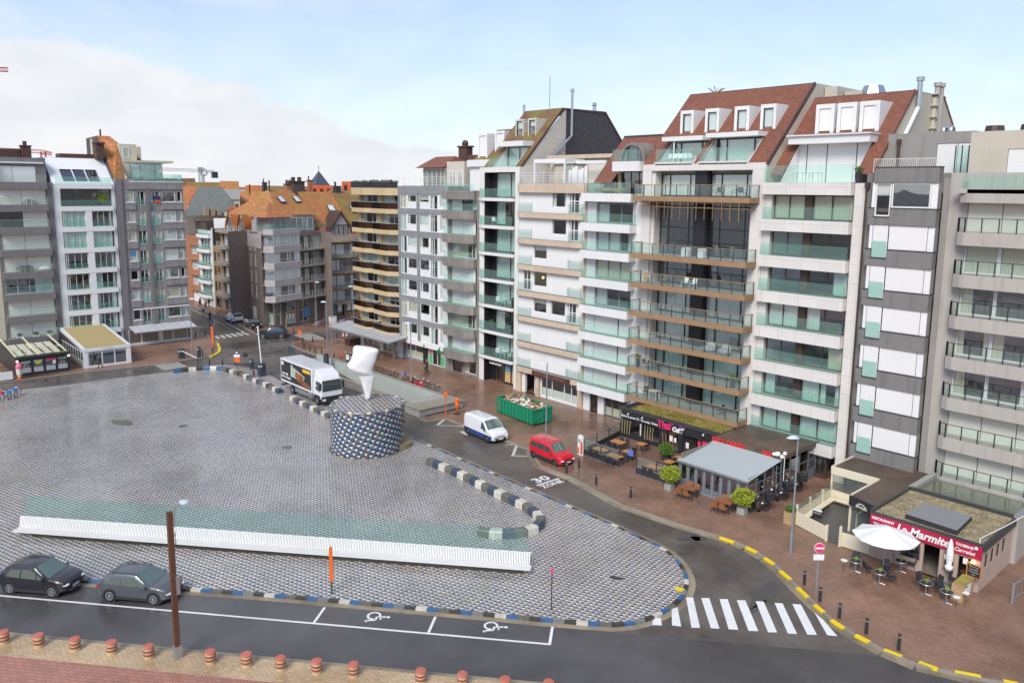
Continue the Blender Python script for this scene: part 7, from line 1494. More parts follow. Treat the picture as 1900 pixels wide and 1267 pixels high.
for(p,lb) in rt:
 c=g(p[0],p[1],.73);c.z=0;put(RTB,c,.4,lb,gr+' tables');put(TP,c+Vector((0,0,.74)),0,'small green pot plant on the '+lb.split(' ',1)[0]+' '+' '.join(lb.split()[1:9]),gr+' plants')
cl=[((1610,1066),2.6,'black woven chair facing the slim dark table under the parasol'),((1586,1052),.3,'black woven chair behind the slim dark table'),((1653,1083),2.2,'black woven chair right of the round table under the parasol edge'),((1643,1066),.4,'black woven chair behind the round table under the parasol edge'),((1690,1058),-1.4,'black woven chair right of the table behind the parasol pole'),((1709,1090),1.2,'black woven chair left of the table before the folded parasol'),((1736,1094),-.6,'black woven chair right of the table before the folded parasol'),((1748,1105),1.0,'black woven chair left of the table nearest the road'),((1778,1112),-1.8,'black woven chair right of the table nearest the road'),((1784,1082),-1.2,'black woven chair beside the mossy planter'),((1660,1042),.9,'black woven chair in the shade behind the parasol pole'),((1768,1086),.6,'black woven chair right behind the folded parasol')]
for p,rz,lb in cl:c=g(*p);put(C4,c,rz,lb,gr+' chairs')
def ashtray(px,py,label):
 c=g(px,py);root=thing('ashtray_stand',label,'ashtray',(c.x,c.y,0));b=MB();b.tube([(c.x,c.y,0),(c.x,c.y,.6)],.015,5);b.build('stem',MATS['metal_dark'],root);b=MB();b.cyl((c.x,c.y,0),.16,.6,.66,12,.2);b.build('bowl',MATS['lantern_white'],root)
ashtray(1565,1058,'standing ashtray with a pale bowl left of the parasol');ashtray(1773,1128,'standing ashtray with a pale bowl before the last black chair');ashtray(1790,1120,'standing ashtray with a pale bowl beside the planter')
c=g(1878,1118);root=thing('barrier_fence','galvanised steel railing entering at the right edge','railing',(c.x,c.y,0));e=g(1990,1040);b=MB();b.box(c.x-.06,c.x+.06,c.y-.06,c.y+.06,0,1.15);b.build('post',MATS['steel'],root);b=MB();b.obox(c,e,.06,1.05,1.12);b.obox(c,e,.05,.15,.2);[b.obox(c.lerp(e,i/16),c.lerp(e,i/16+.004),.03,.2,1.05) for i in range(1,16)];b.build('rail',MATS['steel'],root)
# left-hand pavilions
root=thing('glass_veranda','white framed glass veranda with a tan awning below the white building','veranda',(-111,28,0));y0,y1,xf,xb=24.6,29.75,-105.7,-116.9
b=MB();SLP=lambda x:2.35+(xf-x)*.10
mat('awning_tan',(.42,.33,.15),.7,.08,1);wf_=MATS['glazed_white']
for y in(y0,y1):b.ext([(xf,y-.16,2.05),(xb,y-.16,SLP(xb)-.35),(xb,y-.16,SLP(xb)+.05),(xf,y-.16,2.4)],(0,.32,0))
b.box(xf-.06,xf+.12,y0-.16,y1+.16,2.05,2.4);b.box(xb,xb+.2,y0,y1,SLP(xb)-.3,SLP(xb)+.1);b.build('roof_frame',wf_,root)
b=MB();b.ext([(xf-.1,y0+.2,SLP(xf)-.05),(xf-.1,y1-.2,SLP(xf)-.05),(xb,y1-.2,SLP(xb)-.02),(xb,y0+.2,SLP(xb)-.02)],(0,0,.05));b.build('awning',MATS['awning_tan'],root)
VF=Fr((xf,0),(0,1),(1,0));window(root,VF,y0+.3,y1-.3,.12,2.04,.02,'frame_white',.12,cols=(.36,.68),inside=None,glassm='window_glass_tinted');box_part(root,VF,'corner_post','glazed_white',(y0-.15,y0+.3,-.3,.06,0,2.05),(y1-.3,y1+.15,-.3,.06,0,2.05));box_part(root,VF,'plinth','glazed_white',(y0+.3,y1-.3,-.2,.04,0,.12))
VS=Fr((0,y0-.14),(-1,0),(0,-1));window(root,VS,-xf+.3,-xb,.75,2.0,0,'frame_white',.08,cols=[i/9 for i in range(1,9)]);box_part(root,VS,'side_panel','glazed_white',(-xf+.3,-xb,-.1,.0,0,.75))
b=MB();b.box(xb,xf-.3,y0,y1,-.03,.015);b.box(xb,xb+.1,y0,y1,0,2.6);b.build('interior',MATS['room'],root);text('lettering','RUBENS',MATS['white_paint'],root,VF.P(27.2,.16,2.32),(0,1,0),(0,0,1),.3,.01)
root=thing('glass_veranda','black fronted cafe with an open framed cream roof at the left end of the row','cafe',(-112,20,0));y0,y1=17.3,22.9;xf=-105.7;xb=-116.8
b=MB();VF=Fr((xf,0),(0,1),(1,0));wall_open(VF,b,y0,y1,0,2.25,[(y0+.45+i*1.28,y0+1.55+i*1.28,.35,1.85) for i in range(4)],.1);b.box(xf-.3,xf+.35,y0-.1,y1+.15,2.18,2.36);b.build('front',MATS['paint_black'],root,fix=False)
for i in range(4):window(root,VF,y0+.45+i*1.28,y0+1.55+i*1.28,.35,1.85,-.03,'paint_black',.05,glassm='window_glass_tinted');box_part(root,VF,'glass_film','awning_grey' if i!=2 else 'awning_grey',(y0+.5+i*1.28,y0+1.5+i*1.28,-.02,-.012,.4,.95))
mat('logo_yellow',(.70,.62,.05),.5,.05);b=MB();b.ball(VF.P(y0+2.3,.0,1.5),(.02,.33,.22),12,8);b.build('logo_disc',MATS['logo_yellow'],root);box_part(root,VF,'banner','sign_pink',(y0+3.05,y0+4.15,.0,.02,1.6,1.85));box_part(root,VF,'notice','white_paint',(y0+3.8,y0+4.1,.0,.02,1.1,1.55))
for i in(0,3):b=MB();b.ring(VF.P(y0+1.0+i*1.28,-.0,1.15),(1,0,0),.22,.02,14,5);b.build('logo_ring',MATS['letter_cream'],root)
b=MB();[b.ext([(xf-.2,y,2.3),(xb+1.5,y,3.0),(xb+1.5,y,3.15),(xf-.2,y,2.45)],(0,.16,0)) for y in(y0,y0+2.4,y1-.3)];b.box(xf-3.6,xf-3.4,y0,y1,2.52,2.64);b.build('roof_beam',MATS['wood_cream'],root)
b=MB();[b.ext([(xf-.5-j*3,y0+.25+i*.95,2.36+j*.2),(xf-3.2-j*3,y0+.25+i*.95,2.55+j*.2),(xf-3.2-j*3,y0+1.05+i*.95,2.55+j*.2),(xf-.5-j*3,y0+1.05+i*.95,2.36+j*.2)],(0,0,.04)) for i in range(5) for j in range(2)];b.build('roof_glazing',mat('blind_cream',(.62,.60,.46),.5,.06,1),root)
b=MB();[b.box(xf-6.2,xf-.4,y0+.16+i*.95,y0+.21+i*.95,2.6,2.66) for i in range(6)];b.build('glazing_bar',MATS['metal_dark'],root);b=MB();b.box(xb+.1,xf-.2,y0+.02,y0+.1,0,2.3);b.box(xb+.1,xf-.2,y1-.1,y1-.02,0,2.3);b.build('side_wall',MATS['paint_black'],root);b=MB();b.box(xb,xf-.3,y0+.1,y1-.1,-.03,.012);b.box(xb,xb+.1,y0,y1,0,2.6);b.build('interior',MATS['room'],root)
for y in(y0+.1,y1-.1):
 for z in(1.9,):b=MB();b.ball((xf+.2,y,z),.13,8,6);b.build('wall_lamp',mat('lamp_pale',(1,.8,.6),.4,0,emit=1.6),root)
hb=MB();[hb.ball((xf+.1,y,2.42),(.2,.35,.12),6,4) for y in(y0+.6,y0+4.6,y0+5.0)];hb.build('roof_planting',MATS['leaf_green'],root)
C5_=make_chair('yellow chair','ochre_band','metal_dark');T5=make_table('dark cafe table',.7,.7,'charcoal');index_children()
for i,(px,py) in enumerate(((52,690),(64,689),(74,687),(99,684),(106,683),(118,683))):put(C5_,g(px,py),R_(90) if i%2 else R_(-90),'ochre yellow chair before the black cafe front, '+['first','second','third','fourth','fifth','sixth'][i]+' from the left','cafe front chairs')
for i,(px,py) in enumerate(((57,690),(110,683))):put(T5,g(px,py),0,['dark square table before the black cafe, at its left window','dark square table before the black cafe, at its right window'][i],'cafe front tables')
c=g(37,703);root=thing('ice_cream_sign','tall ice cream shaped advertising stand beside the black cafe','sign',(c.x,c.y,0));b=MB();b.cyl(c,.28,0,.25,10);b.build('foot',MATS['sign_red'],root);b=MB();b.lathe(c,[(.18,.25),(.3,.6),(.34,1.2)],12);b.build('cone',MATS['letter_cream'],root);b=MB();b.lathe(c,[(.34,1.2),(.36,1.5),(.2,1.8),(.05,2.0)],12);b.build('scoop',MATS['poster_pink'],root)
c=g(0,708);root=thing('advert_board','low white screen at the very left edge of the pavement','screen',(c.x,c.y,0));b=MB();b.box(c.x-.2,c.x+.0,c.y-2.0,c.y+1.3,.1,1.0);b.build('panel',MATS['white_paint'],root);b=MB();b.box(c.x-.3,c.x+.1,c.y-2.0,c.y-1.8,0,.1);b.box(c.x-.3,c.x+.1,c.y+1.1,c.y+1.3,0,.1);b.build('foot',MATS['metal_dark'],root)
# monument: tiled drum and white head
DC=(-57.5,34.9);tile_mat('drum_tiles',0,.2,.185,True,cyl=(DC[0],DC[1],3.0),rough=(.35,.2));tile_mat('drum_top_tiles',0,.28,.16,False,rough=(.4,.22))
root=thing('tiled_drum','large round pedestal clad in blue, white and brown tiles','pedestal',(DC[0],DC[1],0));vd=Vector(DC).normalized();rd_=Vector((vd.y,-vd.x))
def drum_r(a,z):
 d=Vector((math.cos(a),math.sin(a)));k=max(0,d.dot((rd_*.9+vd*.43).normalized()));return 3.02+(.42*k**3 if z>2.2 else.42*k**3*max(0,(z-1.7)/.5))
b=MB();n=96;zs_=[0,.6,1.2,1.7,1.95,2.2,3.0,3.85];v=[]
for z in zs_:
 for k in range(n):a=2*math.pi*k/n;r=drum_r(a,z);v.append((DC[0]+r*math.cos(a),DC[1]+r*math.sin(a),z))
b.add(v,[(i*n+k,i*n+(k+1)%n,(i+1)*n+(k+1)%n,(i+1)*n+k) for i in range(len(zs_)-1) for k in range(n)]);b.build('drum_wall',MATS['drum_tiles'],root,smooth=True)
b=MB();b.poly([(DC[0]+(drum_r(2*math.pi*k/n,4)-.12)*math.cos(2*math.pi*k/n),DC[1]+(drum_r(2*math.pi*k/n,4)-.12)*math.sin(2*math.pi*k/n),3.97) for k in range(n)]);b.build('drum_top',MATS['drum_top_tiles'],root,fix=False)
cols_=['block_white','block_olive','block_grey','block_olive','drum_blue','block_grey'];mat('drum_blue',(.15,.19,.30),.35,.15);mat('rim_cream',(.66,.56,.38),.4,.1)
for j,cn in enumerate(['rim_cream','block_olive','block_grey','drum_blue']):
 for k in range(60):
  b=MB()
  if(k%5==0)!=(j==0) or(j and(k*7)%3!=j-1):continue
  a0,a1=2*math.pi*k/60,2*math.pi*(k+1)/60;pr_=[(.02,3.84),(.06,3.93),(.0,4.02),(-.16,4.02),(-.3,3.97)]
  vv=[(DC[0]+(drum_r(a,4)+o)*math.cos(a),DC[1]+(drum_r(a,4)+o)*math.sin(a),z) for a in(a0,a1) for o,z in pr_];b.add(vv,[(i,i+1,i+6,i+5) for i in range(4)]);b.build('rim_tile',MATS[cn],root)
b=MB();[b.add([(DC[0]+r*math.cos(a),DC[1]+r*math.sin(a),z) for a in(2*math.pi*k/n,2*math.pi*(k+1)/n) for r,z in((3.14,.0),(3.14,.10),(3.22,.10),(3.22,.0))],[(0,1,5,4),(1,2,6,5),(2,3,7,6)]) for k in range(n)];b.build('base_ring',MATS['kerb_concrete'],root)
lc=Vector(DC)+rd_*2.2+vd*.5;b=MB();b.cyl((lc.x,lc.y,0),1.75,.0,.42,40);b.build('ledge',mat('ledge_ochre',(.30,.23,.12),.6,.15,2),root);b=MB();b.ring((lc.x,lc.y,.42),(0,0,1),1.74,.035,48,6);b.build('ledge_rim',MATS['steel'],root)
sc_=Vector((-58.5,35.7));zt_=3.95;from mathutils import noise as nz
prof=[(0.0,.0,.22),(.5,.03,.25),(.9,.02,.34),(1.3,.0,.46),(1.65,-.02,.58),(1.95,-.05,.66),(2.12,-.10,.70),(2.28,-.04,.68),(2.42,-.14,.78),(2.6,-.42,1.05),(2.95,-.55,1.18),(3.25,-.42,1.18),(3.7,-.25,1.15),(4.1,-.12,1.12),(4.4,-.04,1.10),(4.62,.0,1.02),(4.75,-.05,.8)]
b=MB();n=20;v=[]
for i,(z,off,hw) in enumerate(prof):
 for k in range(n):
  a=2*math.pi*k/n;r=1+.28*nz.noise(Vector((math.cos(a)*1.3,math.sin(a)*1.3,z*.9+3)))+.10*nz.noise(Vector((math.cos(a)*3,math.sin(a)*3,z*2.4)));x=off+hw*r*math.copysign(abs(math.cos(a))**.7,math.cos(a));y=hw*(.72 if z>2.6 else.8)*r*math.copysign(abs(math.sin(a))**.75,math.sin(a))
  tilt=(x*-.16 if z>4.2 else 0)+(-.16*(x+.3) if 2.4<z<3.2 else 0)
  p=sc_+rd_*x+vd*y;v.append((p.x,p.y,zt_+z+tilt))
b.add(v,[(i*n+k,i*n+(k+1)%n,(i+1)*n+(k+1)%n,(i+1)*n+k) for i in range(len(prof)-1) for k in range(n)]+[tuple(range(n))[::-1],tuple(range((len(prof)-1)*n,len(prof)*n))])
o=b.build('sculpture',mat('sculpture_white',(.84,.83,.82),.45,.02,1,bump=.35,bscale=2.2),smooth=True,sub=1);tag(o,'tall white lumpy abstract sculpture like a tilted head on a thin neck','sculpture')
bA=Vector((-57.0,8.31));bB=Vector((-31.42,29.92));bu_=(bB-bA).normalized();bn_=Vector((-bu_.y,bu_.x));root=thing('plaza_bench','very long white slatted bench with a tinted glass screen behind it','bench',(*((bA+bB)/2),0));BL=(bB-bA).length;BF=Fr(bA,bu_,-bn_)
mat('slats_white',(.80,.785,.75),.5,.05,1)
b=MB();BF.box(b,1.2,BL-.5,-.75,-.25,0,.34);b.build('plinth',MATS['block_dark'],root);b=MB();BF.box(b,0,BL,-.62,0,.36,.40);b.build('seat_frame',MATS['rail_white'],root)
b=MB();[BF.box(b,i*.1+.01,i*.1+.075,-.6,.0,.40,.43) for i in range(int(BL*10))];b.build('seat_slat',MATS['slats_white'],root)
b=MB()
for i in range(int(BL*10)):a=i*.1;b.add([BF.P(a+da,d,z) for da in(.01,.075) for d,z in((-.60,.40),(-.80,1.08),(-.83,1.08),(-.63,.40))],[(0,1,2,3),(7,6,5,4),(0,4,5,1),(1,5,6,2),(2,6,7,3),(3,7,4,0)])
b.build('back_slat',MATS['slats_white'],root);b=MB();BF.box(b,0,BL,-.85,-.79,1.08,1.12);b.build('top_rail',MATS['rail_white'],root)
glass('screen_glass',(.84,.93,.91),.0,.5,.06,(.50,.72,.68))
ng=16
for i in range(ng):b=MB();BF.box(b,.3+(BL-.6)*i/ng+.015,.3+(BL-.6)*(i+1)/ng-.015,-.90,-.88,.5,2.5);b.build('glass_panel',MATS['screen_glass'],root)
# vehicles
def paint(name,c,met=.0,rough=.25):return mat(name,c,rough,.03,1,metal=met,coat=.8)
paint('paint_nearblack',(.018,.015,.018));paint('paint_steelgrey',(.12,.128,.14),.4);paint('paint_white',(.78,.79,.80));paint('paint_red',(.62,.012,.03));paint('paint_blue',(.02,.06,.26));paint('paint_darkblue',(.03,.035,.05),.3);paint('paint_silver',(.45,.47,.5),.6)
mat('tyre',(.022,.022,.022),.8,.1);mat('rim',(.50,.51,.52),.3,.05,metal=.8);mat('rim_dark',(.18,.18,.19),.3,.05,metal=.7);mat('cladding',(.028,.028,.03),.6,.1);mat('light_glass',(.75,.78,.8),.08,.02,spec=.8);mat('tail_red',(.45,.01,.015),.15,.02);mat('plate_white',(.75,.74,.72),.5,.02)
mat('car_glass',(.045,.065,.062),.04,.05,spec=.9,coat=.5);mat('windscreen',(.11,.16,.145),.05,.1,2,spec=.9,coat=.6)
def interp(pts,x):
 if x<=pts[0][0]:return pts[0][1]
 for(a,b_),(c,d) in zip(pts,pts[1:]):
  if x<=c:return b_+(d-b_)*(x-a)/(c-a)
 return pts[-1][1]
def vehicle(name,label,loc,rz,L_,W_,top,belt,wheels,wr,pm,side_win,scr,rear,cat='car',cladcol='cladding',rimm='rim',lower=None,zb=.22,tum=.80,rails=False,H_=None,gname=None,chrome=False,rearbadge=None,clad=.14):
 """top: roof line (x, z) from tail to nose; side_win: polygons (x, z); scr/rear: (x0, x1) spans of the roof line that are glass"""
 root=thing(name,label,cat,(0,0,0));H_=H_ or max(z for _,z in top);hl=L_/2
 def taper(x):t=abs(x)/hl;return 1-.14*max(0,(t-.72)/.28)**2
 def hw(z,x):return W_/2*taper(x)*(1-(1-tum)*max(0,(z-belt)/(H_-belt)))
 def base(x):t=abs(x)/hl;return zb+.12*max(0,(t-.86)/.14)
 xs=sorted({round(-hl+L_*i/26,3) for i in range(27)}|{p[0] for p in top if abs(p[0])<=hl});rings=[]
 for x in xs:
  zt=interp(top,x);z0=base(x);lv=[(0,z0),(.86,z0),(1,z0+.10),(1.0,z0+.30)]
  zbm=min(belt,zt-.10);lv+=[(.985,zbm)]
  zu=max(zbm+.03,zt-.07);ring=[(hw(z,x)*k,z) for k,z in lv]+[(hw(zbm,x)*.99 if zu-zbm<.12 else hw(zu,x),zu-.0),(hw(zu,x)*.93,zt-.015),(hw(zu,x)*.6,zt+.012),(0,zt+.02)]
  rings.append([(x,y,z) for y,z in ring]+[(x,-y,z) for y,z in ring[1:-1][::-1]])
 b=MB();n=len(rings[0]);b.add([p for r in rings for p in r],[(i*n+k,i*n+(k+1)%n,(i+1)*n+(k+1)%n,(i+1)*n+k) for i in range(len(rings)-1) for k in range(n)]+[tuple(range(n))[::-1],tuple(range((len(rings)-1)*n,len(rings)*n))])
 body=b.build('body',MATS[pm],root,smooth=True);q=body.modifiers.new('e','EDGE_SPLIT');q.split_angle=R_(38)
 for pl in side_win:
  for s in(-1,1):b=MB();b.poly([(x,s*(hw(z,x)+.012),z) for x,z in pl]);b.build('side_window',MATS['car_glass'],root,fix=False)
 for nm,sp,m_ in(('windscreen',scr,'windscreen'),('rear_window',rear,'car_glass')):
  if not sp:continue
  b=MB();N_=6;P=[]
  for i in range(N_+1):
   x=sp[0]+(sp[1]-sp[0])*i/N_;zt=interp(top,x);h=hw(max(belt,zt-.07),x)*.88;P.append([(x,y*h,zt+.022-.03*y*y+.012) for y in(-1,-.5,0,.5,1)])
  b.add([p for r in P for p in r],[(i*5+k,i*5+k+1,(i+1)*5+k+1,(i+1)*5+k) for i in range(N_) for k in range(4)]);b.build(nm,MATS[m_],root,fix=False,smooth=True)
 if lower:
  for s in(-1,1):b=MB();b.add([(x,s*(W_/2*taper(x)+.006),z) for x in xs[2:-2] for z in(zb+.1,lower[1])],[(2*i,2*i+2,2*i+3,2*i+1) for i in range(len(xs)-5)]);b.build('side_panel',MATS[lower[0]],root,fix=False)
 for s in(-1,1):
  if clad:b=MB();b.box(-hl+.35,hl-.35,s*W_/2-.03 if s>0 else-W_/2-.012,s*W_/2+.012 if s>0 else-W_/2+.03,zb-.02,zb+clad);b.build('sill',MATS[cladcol],root)
  for x in wheels:
   y=s*(W_/2-.10);b=MB();b.cyl((0,0,0),wr+.07,-.02,.10,24);b.xf(Matrix.Translation((x,s*(W_/2-.085),wr))@Matrix.Rotation(R_(-90*s),4,'X'));b.build('wheel_arch',MATS['cladding'],root)
   b=MB();b.cyl((0,0,0),wr,-.14,.115,24);b.xf(Matrix.Translation((x,y,wr))@Matrix.Rotation(R_(-90*s),4,'X'));wh=b.build('wheel',MATS['tyre'],root)
   b=MB();b.cyl((0,0,0),wr*.20,.10,.135,12)
   for k in range(10):a=2*math.pi*k/10;b.add([(r*math.cos(a+o),r*math.sin(a+o),z) for z in(.11,.128) for r,o in((wr*.15,-.2),(wr*.66,-.10),(wr*.66,.10),(wr*.15,.2))],[(0,1,2,3),(7,6,5,4),(0,4,5,1),(1,5,6,2),(2,6,7,3)])
   b.ring((0,0,.118),(0,0,1),wr*.66,wr*.05,24,5);b.xf(Matrix.Translation((x,y,wr))@Matrix.Rotation(R_(-90*s),4,'X'));b.build('rim',MATS[rimm],wh)
  zf=interp(top,hl-.02);b=MB();b.ball((hl-.15,s*(W_/2-.27),min(zf-.08,.80)),(.24,.20,.085),12,7);b.build('headlight',MATS['light_glass'],root)
  zr2=min(interp(top,-hl+.1)-.12,belt);b=MB();b.ball((-hl+.10,s*(W_/2-.17),zr2-.05),(.13,.13,.12),10,6);b.build('tail_light',MATS['tail_red'],root)
  xm=scr[0] if scr[0]>scr[1] else scr[1];b=MB();b.ball((xm-.25,s*(hw(belt,xm)+.13),belt+.08),(.08,.12,.085),8,6);b.build('mirror',MATS[pm if pm!='paint_white' or name!='van' else 'cladding'],root)
  if rails:b=MB();xr=[p[0] for p in top if p[1]>H_-.09];b.tube([(xr[0]-.1,s*hw(H_,0)*.93,H_-.02),(xr[0]+.15,s*hw(H_,0)*.93,H_+.05),(xr[-1]-.15,s*hw(H_,0)*.93,H_+.05),(xr[-1]+.1,s*hw(H_,0)*.93,H_-.03)],.022,6);b.build('roof_rail',MATS['cladding'],root)
 b=MB();b.ext([(hl-.05,-W_*.36,zb+.06),(hl+.012,-W_*.30,zb+.10),(hl+.012,W_*.30,zb+.10),(hl-.05,W_*.36,zb+.06)],(0,0,.22));b.build('front_bumper',MATS['cladding'],root);b=MB();b.box(hl-.04,hl+.006,-.42,.42,zb+.40,zb+.46);b.build('grille',MATS['cladding'],root)
 b=MB();b.box(hl+.012,hl+.03,-.26,.26,zb+.16,zb+.27);b.box(-hl-.02,-hl-.004,-.26,.26,.62,.73);b.build('number_plate',MATS['plate_white'],root);b=MB();b.box(-hl-.012,-hl+.3,-W_*.38,W_*.38,zb+.04,zb+.28);b.build('rear_bumper',MATS['cladding'],root)
 if chrome:b=MB();b.obox((hl-.2,-.55),(hl+.02,-.3),.03,zb+.02,zb+.07);b.obox((hl-.2,.55),(hl+.02,.3),.03,zb+.02,zb+.07);b.obox((hl+.02,-.3),(hl+.02,.3),.03,zb+.02,zb+.07);b.build('skid_plate',MATS['rim'],root)
 root.location=loc;root.rotation_euler=(0,0,rz);return root
def at2(pr_,pf_,w_side,W_,wheels):
 """centre and heading from the two near-side wheel contact points (rear, front)"""
 a=g(*pr_,ZR);b_=g(*pf_,ZR);d=(b_-a);d.z=0;d.normalize();n=Vector((-d.y,d.x,0))*w_side;mid=(a+b_)/2+n*(W_/2-.05)-d*(wheels[0]+wheels[1])/2;mid.z=ZR;return mid,math.atan2(d.y,d.x)
suv_top=lambda h:[(-2.15,.72),(-2.08,.98),(-1.95,1.02),(-1.55,h-.12),(-1.1,h-.02),(-.3,h),(.25,h-.03),(1.12,1.02),(1.55,.97),(1.98,.86),(2.13,.70)]
ws=(-1.28,1.30);L0,Wd=4.2,1.80;h0=1.57
sw=[[(-1.42,1.03),(-.62,1.0),(-.58,1.44),(-1.22,1.40)],[(-.54,1.0),(.38,.97),(.34,1.30),(.02,1.45),(-.50,1.45)],[(.44,.97),(.86,.97),(.42,1.22)]]
c,h=at2((203,1114),(287,1123),1,Wd,ws);vehicle('parked_car','dark steel grey compact off-roader parked behind the brown post, with silver roof trim',c,DIAG,L0+.08,Wd,suv_top(h0),.95,ws,.345,'paint_steelgrey',sw,(.26,1.10),(-1.93,-1.58),rails=True,chrome=True)
c,h=at2((20,1100),(96,1108),1,Wd,ws);vehicle('parked_car','near black compact off-roader parked at the left edge of the photo',c,DIAG,L0-.02,Wd,suv_top(1.60),.95,ws,.34,'paint_nearblack',sw,(.26,1.10),(-1.93,-1.58),rails=True,chrome=True,rimm='rim')
vt=[(-2.40,.9),(-2.36,1.75),(-2.2,1.90),(-.8,1.95),(.55,1.93),(.85,1.86),(1.62,1.16),(2.1,1.02),(2.36,.84),(2.42,.62)]
c,h=at2((867,803),(903,823),1,1.9,(-1.5,1.5));vehicle('van','white delivery van with dark blue lower sides parked in the bay',c,R_(-5),4.8,1.9,vt,1.08,(-1.5,1.5),.33,'paint_white',[[(.62,1.12),(1.38,1.10),(.92,1.66),(.62,1.70)]],(.88,1.60),None,'van',lower=('paint_blue',.72),tum=.86,rimm='rim_dark',clad=.1)
bt_=[(-2.05,.75),(-2.02,1.62),(-1.9,1.75),(-.8,1.80),(.30,1.77),(.55,1.70),(1.22,1.10),(1.75,.96),(2.0,.80),(2.06,.6)]
c,h=at2((989,849),(1031,867),1,1.72,(-1.32,1.35));vehicle('people_carrier','bright red small people carrier parked behind the white van, before the terrace',c,R_(-3),4.1,1.72,bt_,1.02,(-1.32,1.35),.31,'paint_red',[[(-1.78,1.08),(-.92,1.06),(-.92,1.50),(-1.70,1.48)],[(-.84,1.06),(-.05,1.05),(-.05,1.50),(-.84,1.50)],[(.05,1.05),(.98,1.05),(.52,1.46),(.05,1.50)]],(.56,1.20),(-2.03,-1.95),'car',tum=.84,rimm='rim_dark',clad=.3)
c=g(426,598,ZR);vehicle('parked_car','white off-roader parked in the side street, seen from behind',(c.x-.3,c.y+.9,ZR),R_(178),4.4,1.84,suv_top(1.6),.98,ws,.36,'paint_white',sw,(.26,1.10),(-1.93,-1.58))
c=g(458,609,ZR);vehicle('parked_car','small black hatchback parked in the side street facing the crossing',(c.x+.2,c.y+.9,ZR),R_(-3),4.0,1.75,suv_top(1.48),.9,(-1.22,1.25),.31,'paint_nearblack',sw,(.26,1.10),(-1.93,-1.58))
c=g(506,627,ZR);vehicle('car','dark off-roader crossing the junction behind the raised barrier',(c.x-.6,c.y+.3,ZR),R_(-122),4.5,1.85,suv_top(1.66),.98,(-1.3,1.35),.36,'paint_darkblue',sw,(.26,1.10),(-1.93,-1.58),rails=True)
c=g(678,603,ZR);vehicle('parked_car','silver car half hidden behind the corner of the sand coloured building',(c.x-.5,c.y+3.2,ZR),R_(-85),4.3,1.8,suv_top(1.5),.92,ws,.32,'paint_silver',sw,(.26,1.10),(-1.93,-1.58))
root=thing('lorry','white box lorry with a black printed side and lettering, standing beside the plaza','lorry',(0,0,0));b=MB();b.box(-4.3,3.15,-1.25,1.25,1.05,3.62);bx=b.build('cargo_box',MATS['paint_white'],root,bevel=.03)
mat('print_black',(.028,.03,.034),.4,.25,.8);mat('print_brown',(.30,.12,.05),.5,.8,2.2);mat('print_pale',(.50,.52,.44),.5,.3,2);mat('print_yellow',(.85,.48,.02),.4,.03);mat('print_mint',(.45,.60,.52),.5,.05)
b=MB();b.box(-4.12,2.95,-1.268,-1.255,1.28,3.42);b.build('side_print',MATS['print_black'],bx)
def pr(nm,m_,pts,y=-1.28):b=MB();b.ext([(x,y,z) for x,z in pts],(0,.008,0));b.build(nm,MATS[m_],bx)
pr('print_panel','print_mint',[(-1.75,1.95),(-1.35,1.9),(-1.25,3.2),(-1.65,3.3)]);pr('print_panel','print_pale',[(-1.3,2.0),(-1.2,3.1),(1.6,2.45),(1.1,1.7)],-1.285);pr('print_panel','print_brown',[(-.7,2.1),(-.5,2.75),(1.4,2.4),(1.0,1.8)],-1.29);pr('print_panel','print_brown',[(-.6,1.95),(1.2,2.1),(2.8,1.75),(2.7,1.35),(.9,1.4)],-1.287);pr('print_panel','print_yellow',[(1.1,2.95),(2.85,2.95),(2.85,3.28),(1.1,3.28)]);pr('print_panel','white_paint',[(-4.0,2.9),(-3.5,2.9),(-3.5,3.3),(-4.0,3.3)])
text('lettering','gam mal,',MATS['white_paint'],bx,(-3.1,-1.285,2.05),(1,0,0),(0,0,1),.40,.004,bold=.012);text('lettering','dek te verlangen.',MATS['white_paint'],bx,(-2.85,-1.285,1.68),(1,0,0),(0,0,1),.34,.004,bold=.010)
b=MB();b.box(3.3,5.15,-1.2,1.2,.62,2.15);b.ext([(3.3,-1.17,2.15),(5.15,-1.17,2.15),(4.92,-1.12,2.78),(3.3,-1.12,2.78)],(0,2.3,0));b.build('cab',MATS['paint_white'],root,bevel=.07);b=MB();b.ext([(3.35,-1.08,2.78),(4.85,-1.05,2.78),(4.55,-.95,3.15),(3.35,-1.0,3.62)],(0,2.1,0));b.build('roof_spoiler',MATS['paint_white'],root,bevel=.06)
b=MB();b.add([(5.17,-1.1,1.55),(5.17,1.1,1.55),(5.17,1.1,2.14),(5.17,-1.1,2.14),(5.0,1.05,2.66),(5.0,-1.05,2.66)],[(0,1,2,3),(3,2,4,5)]);b.build('windscreen',MATS['car_glass'],root,fix=False);b=MB();b.box(5.1,5.2,-1.22,1.22,.38,1.02);b.box(4.9,5.18,-1.235,1.235,.35,.75);b.build('bumper',MATS['cladding'],root)
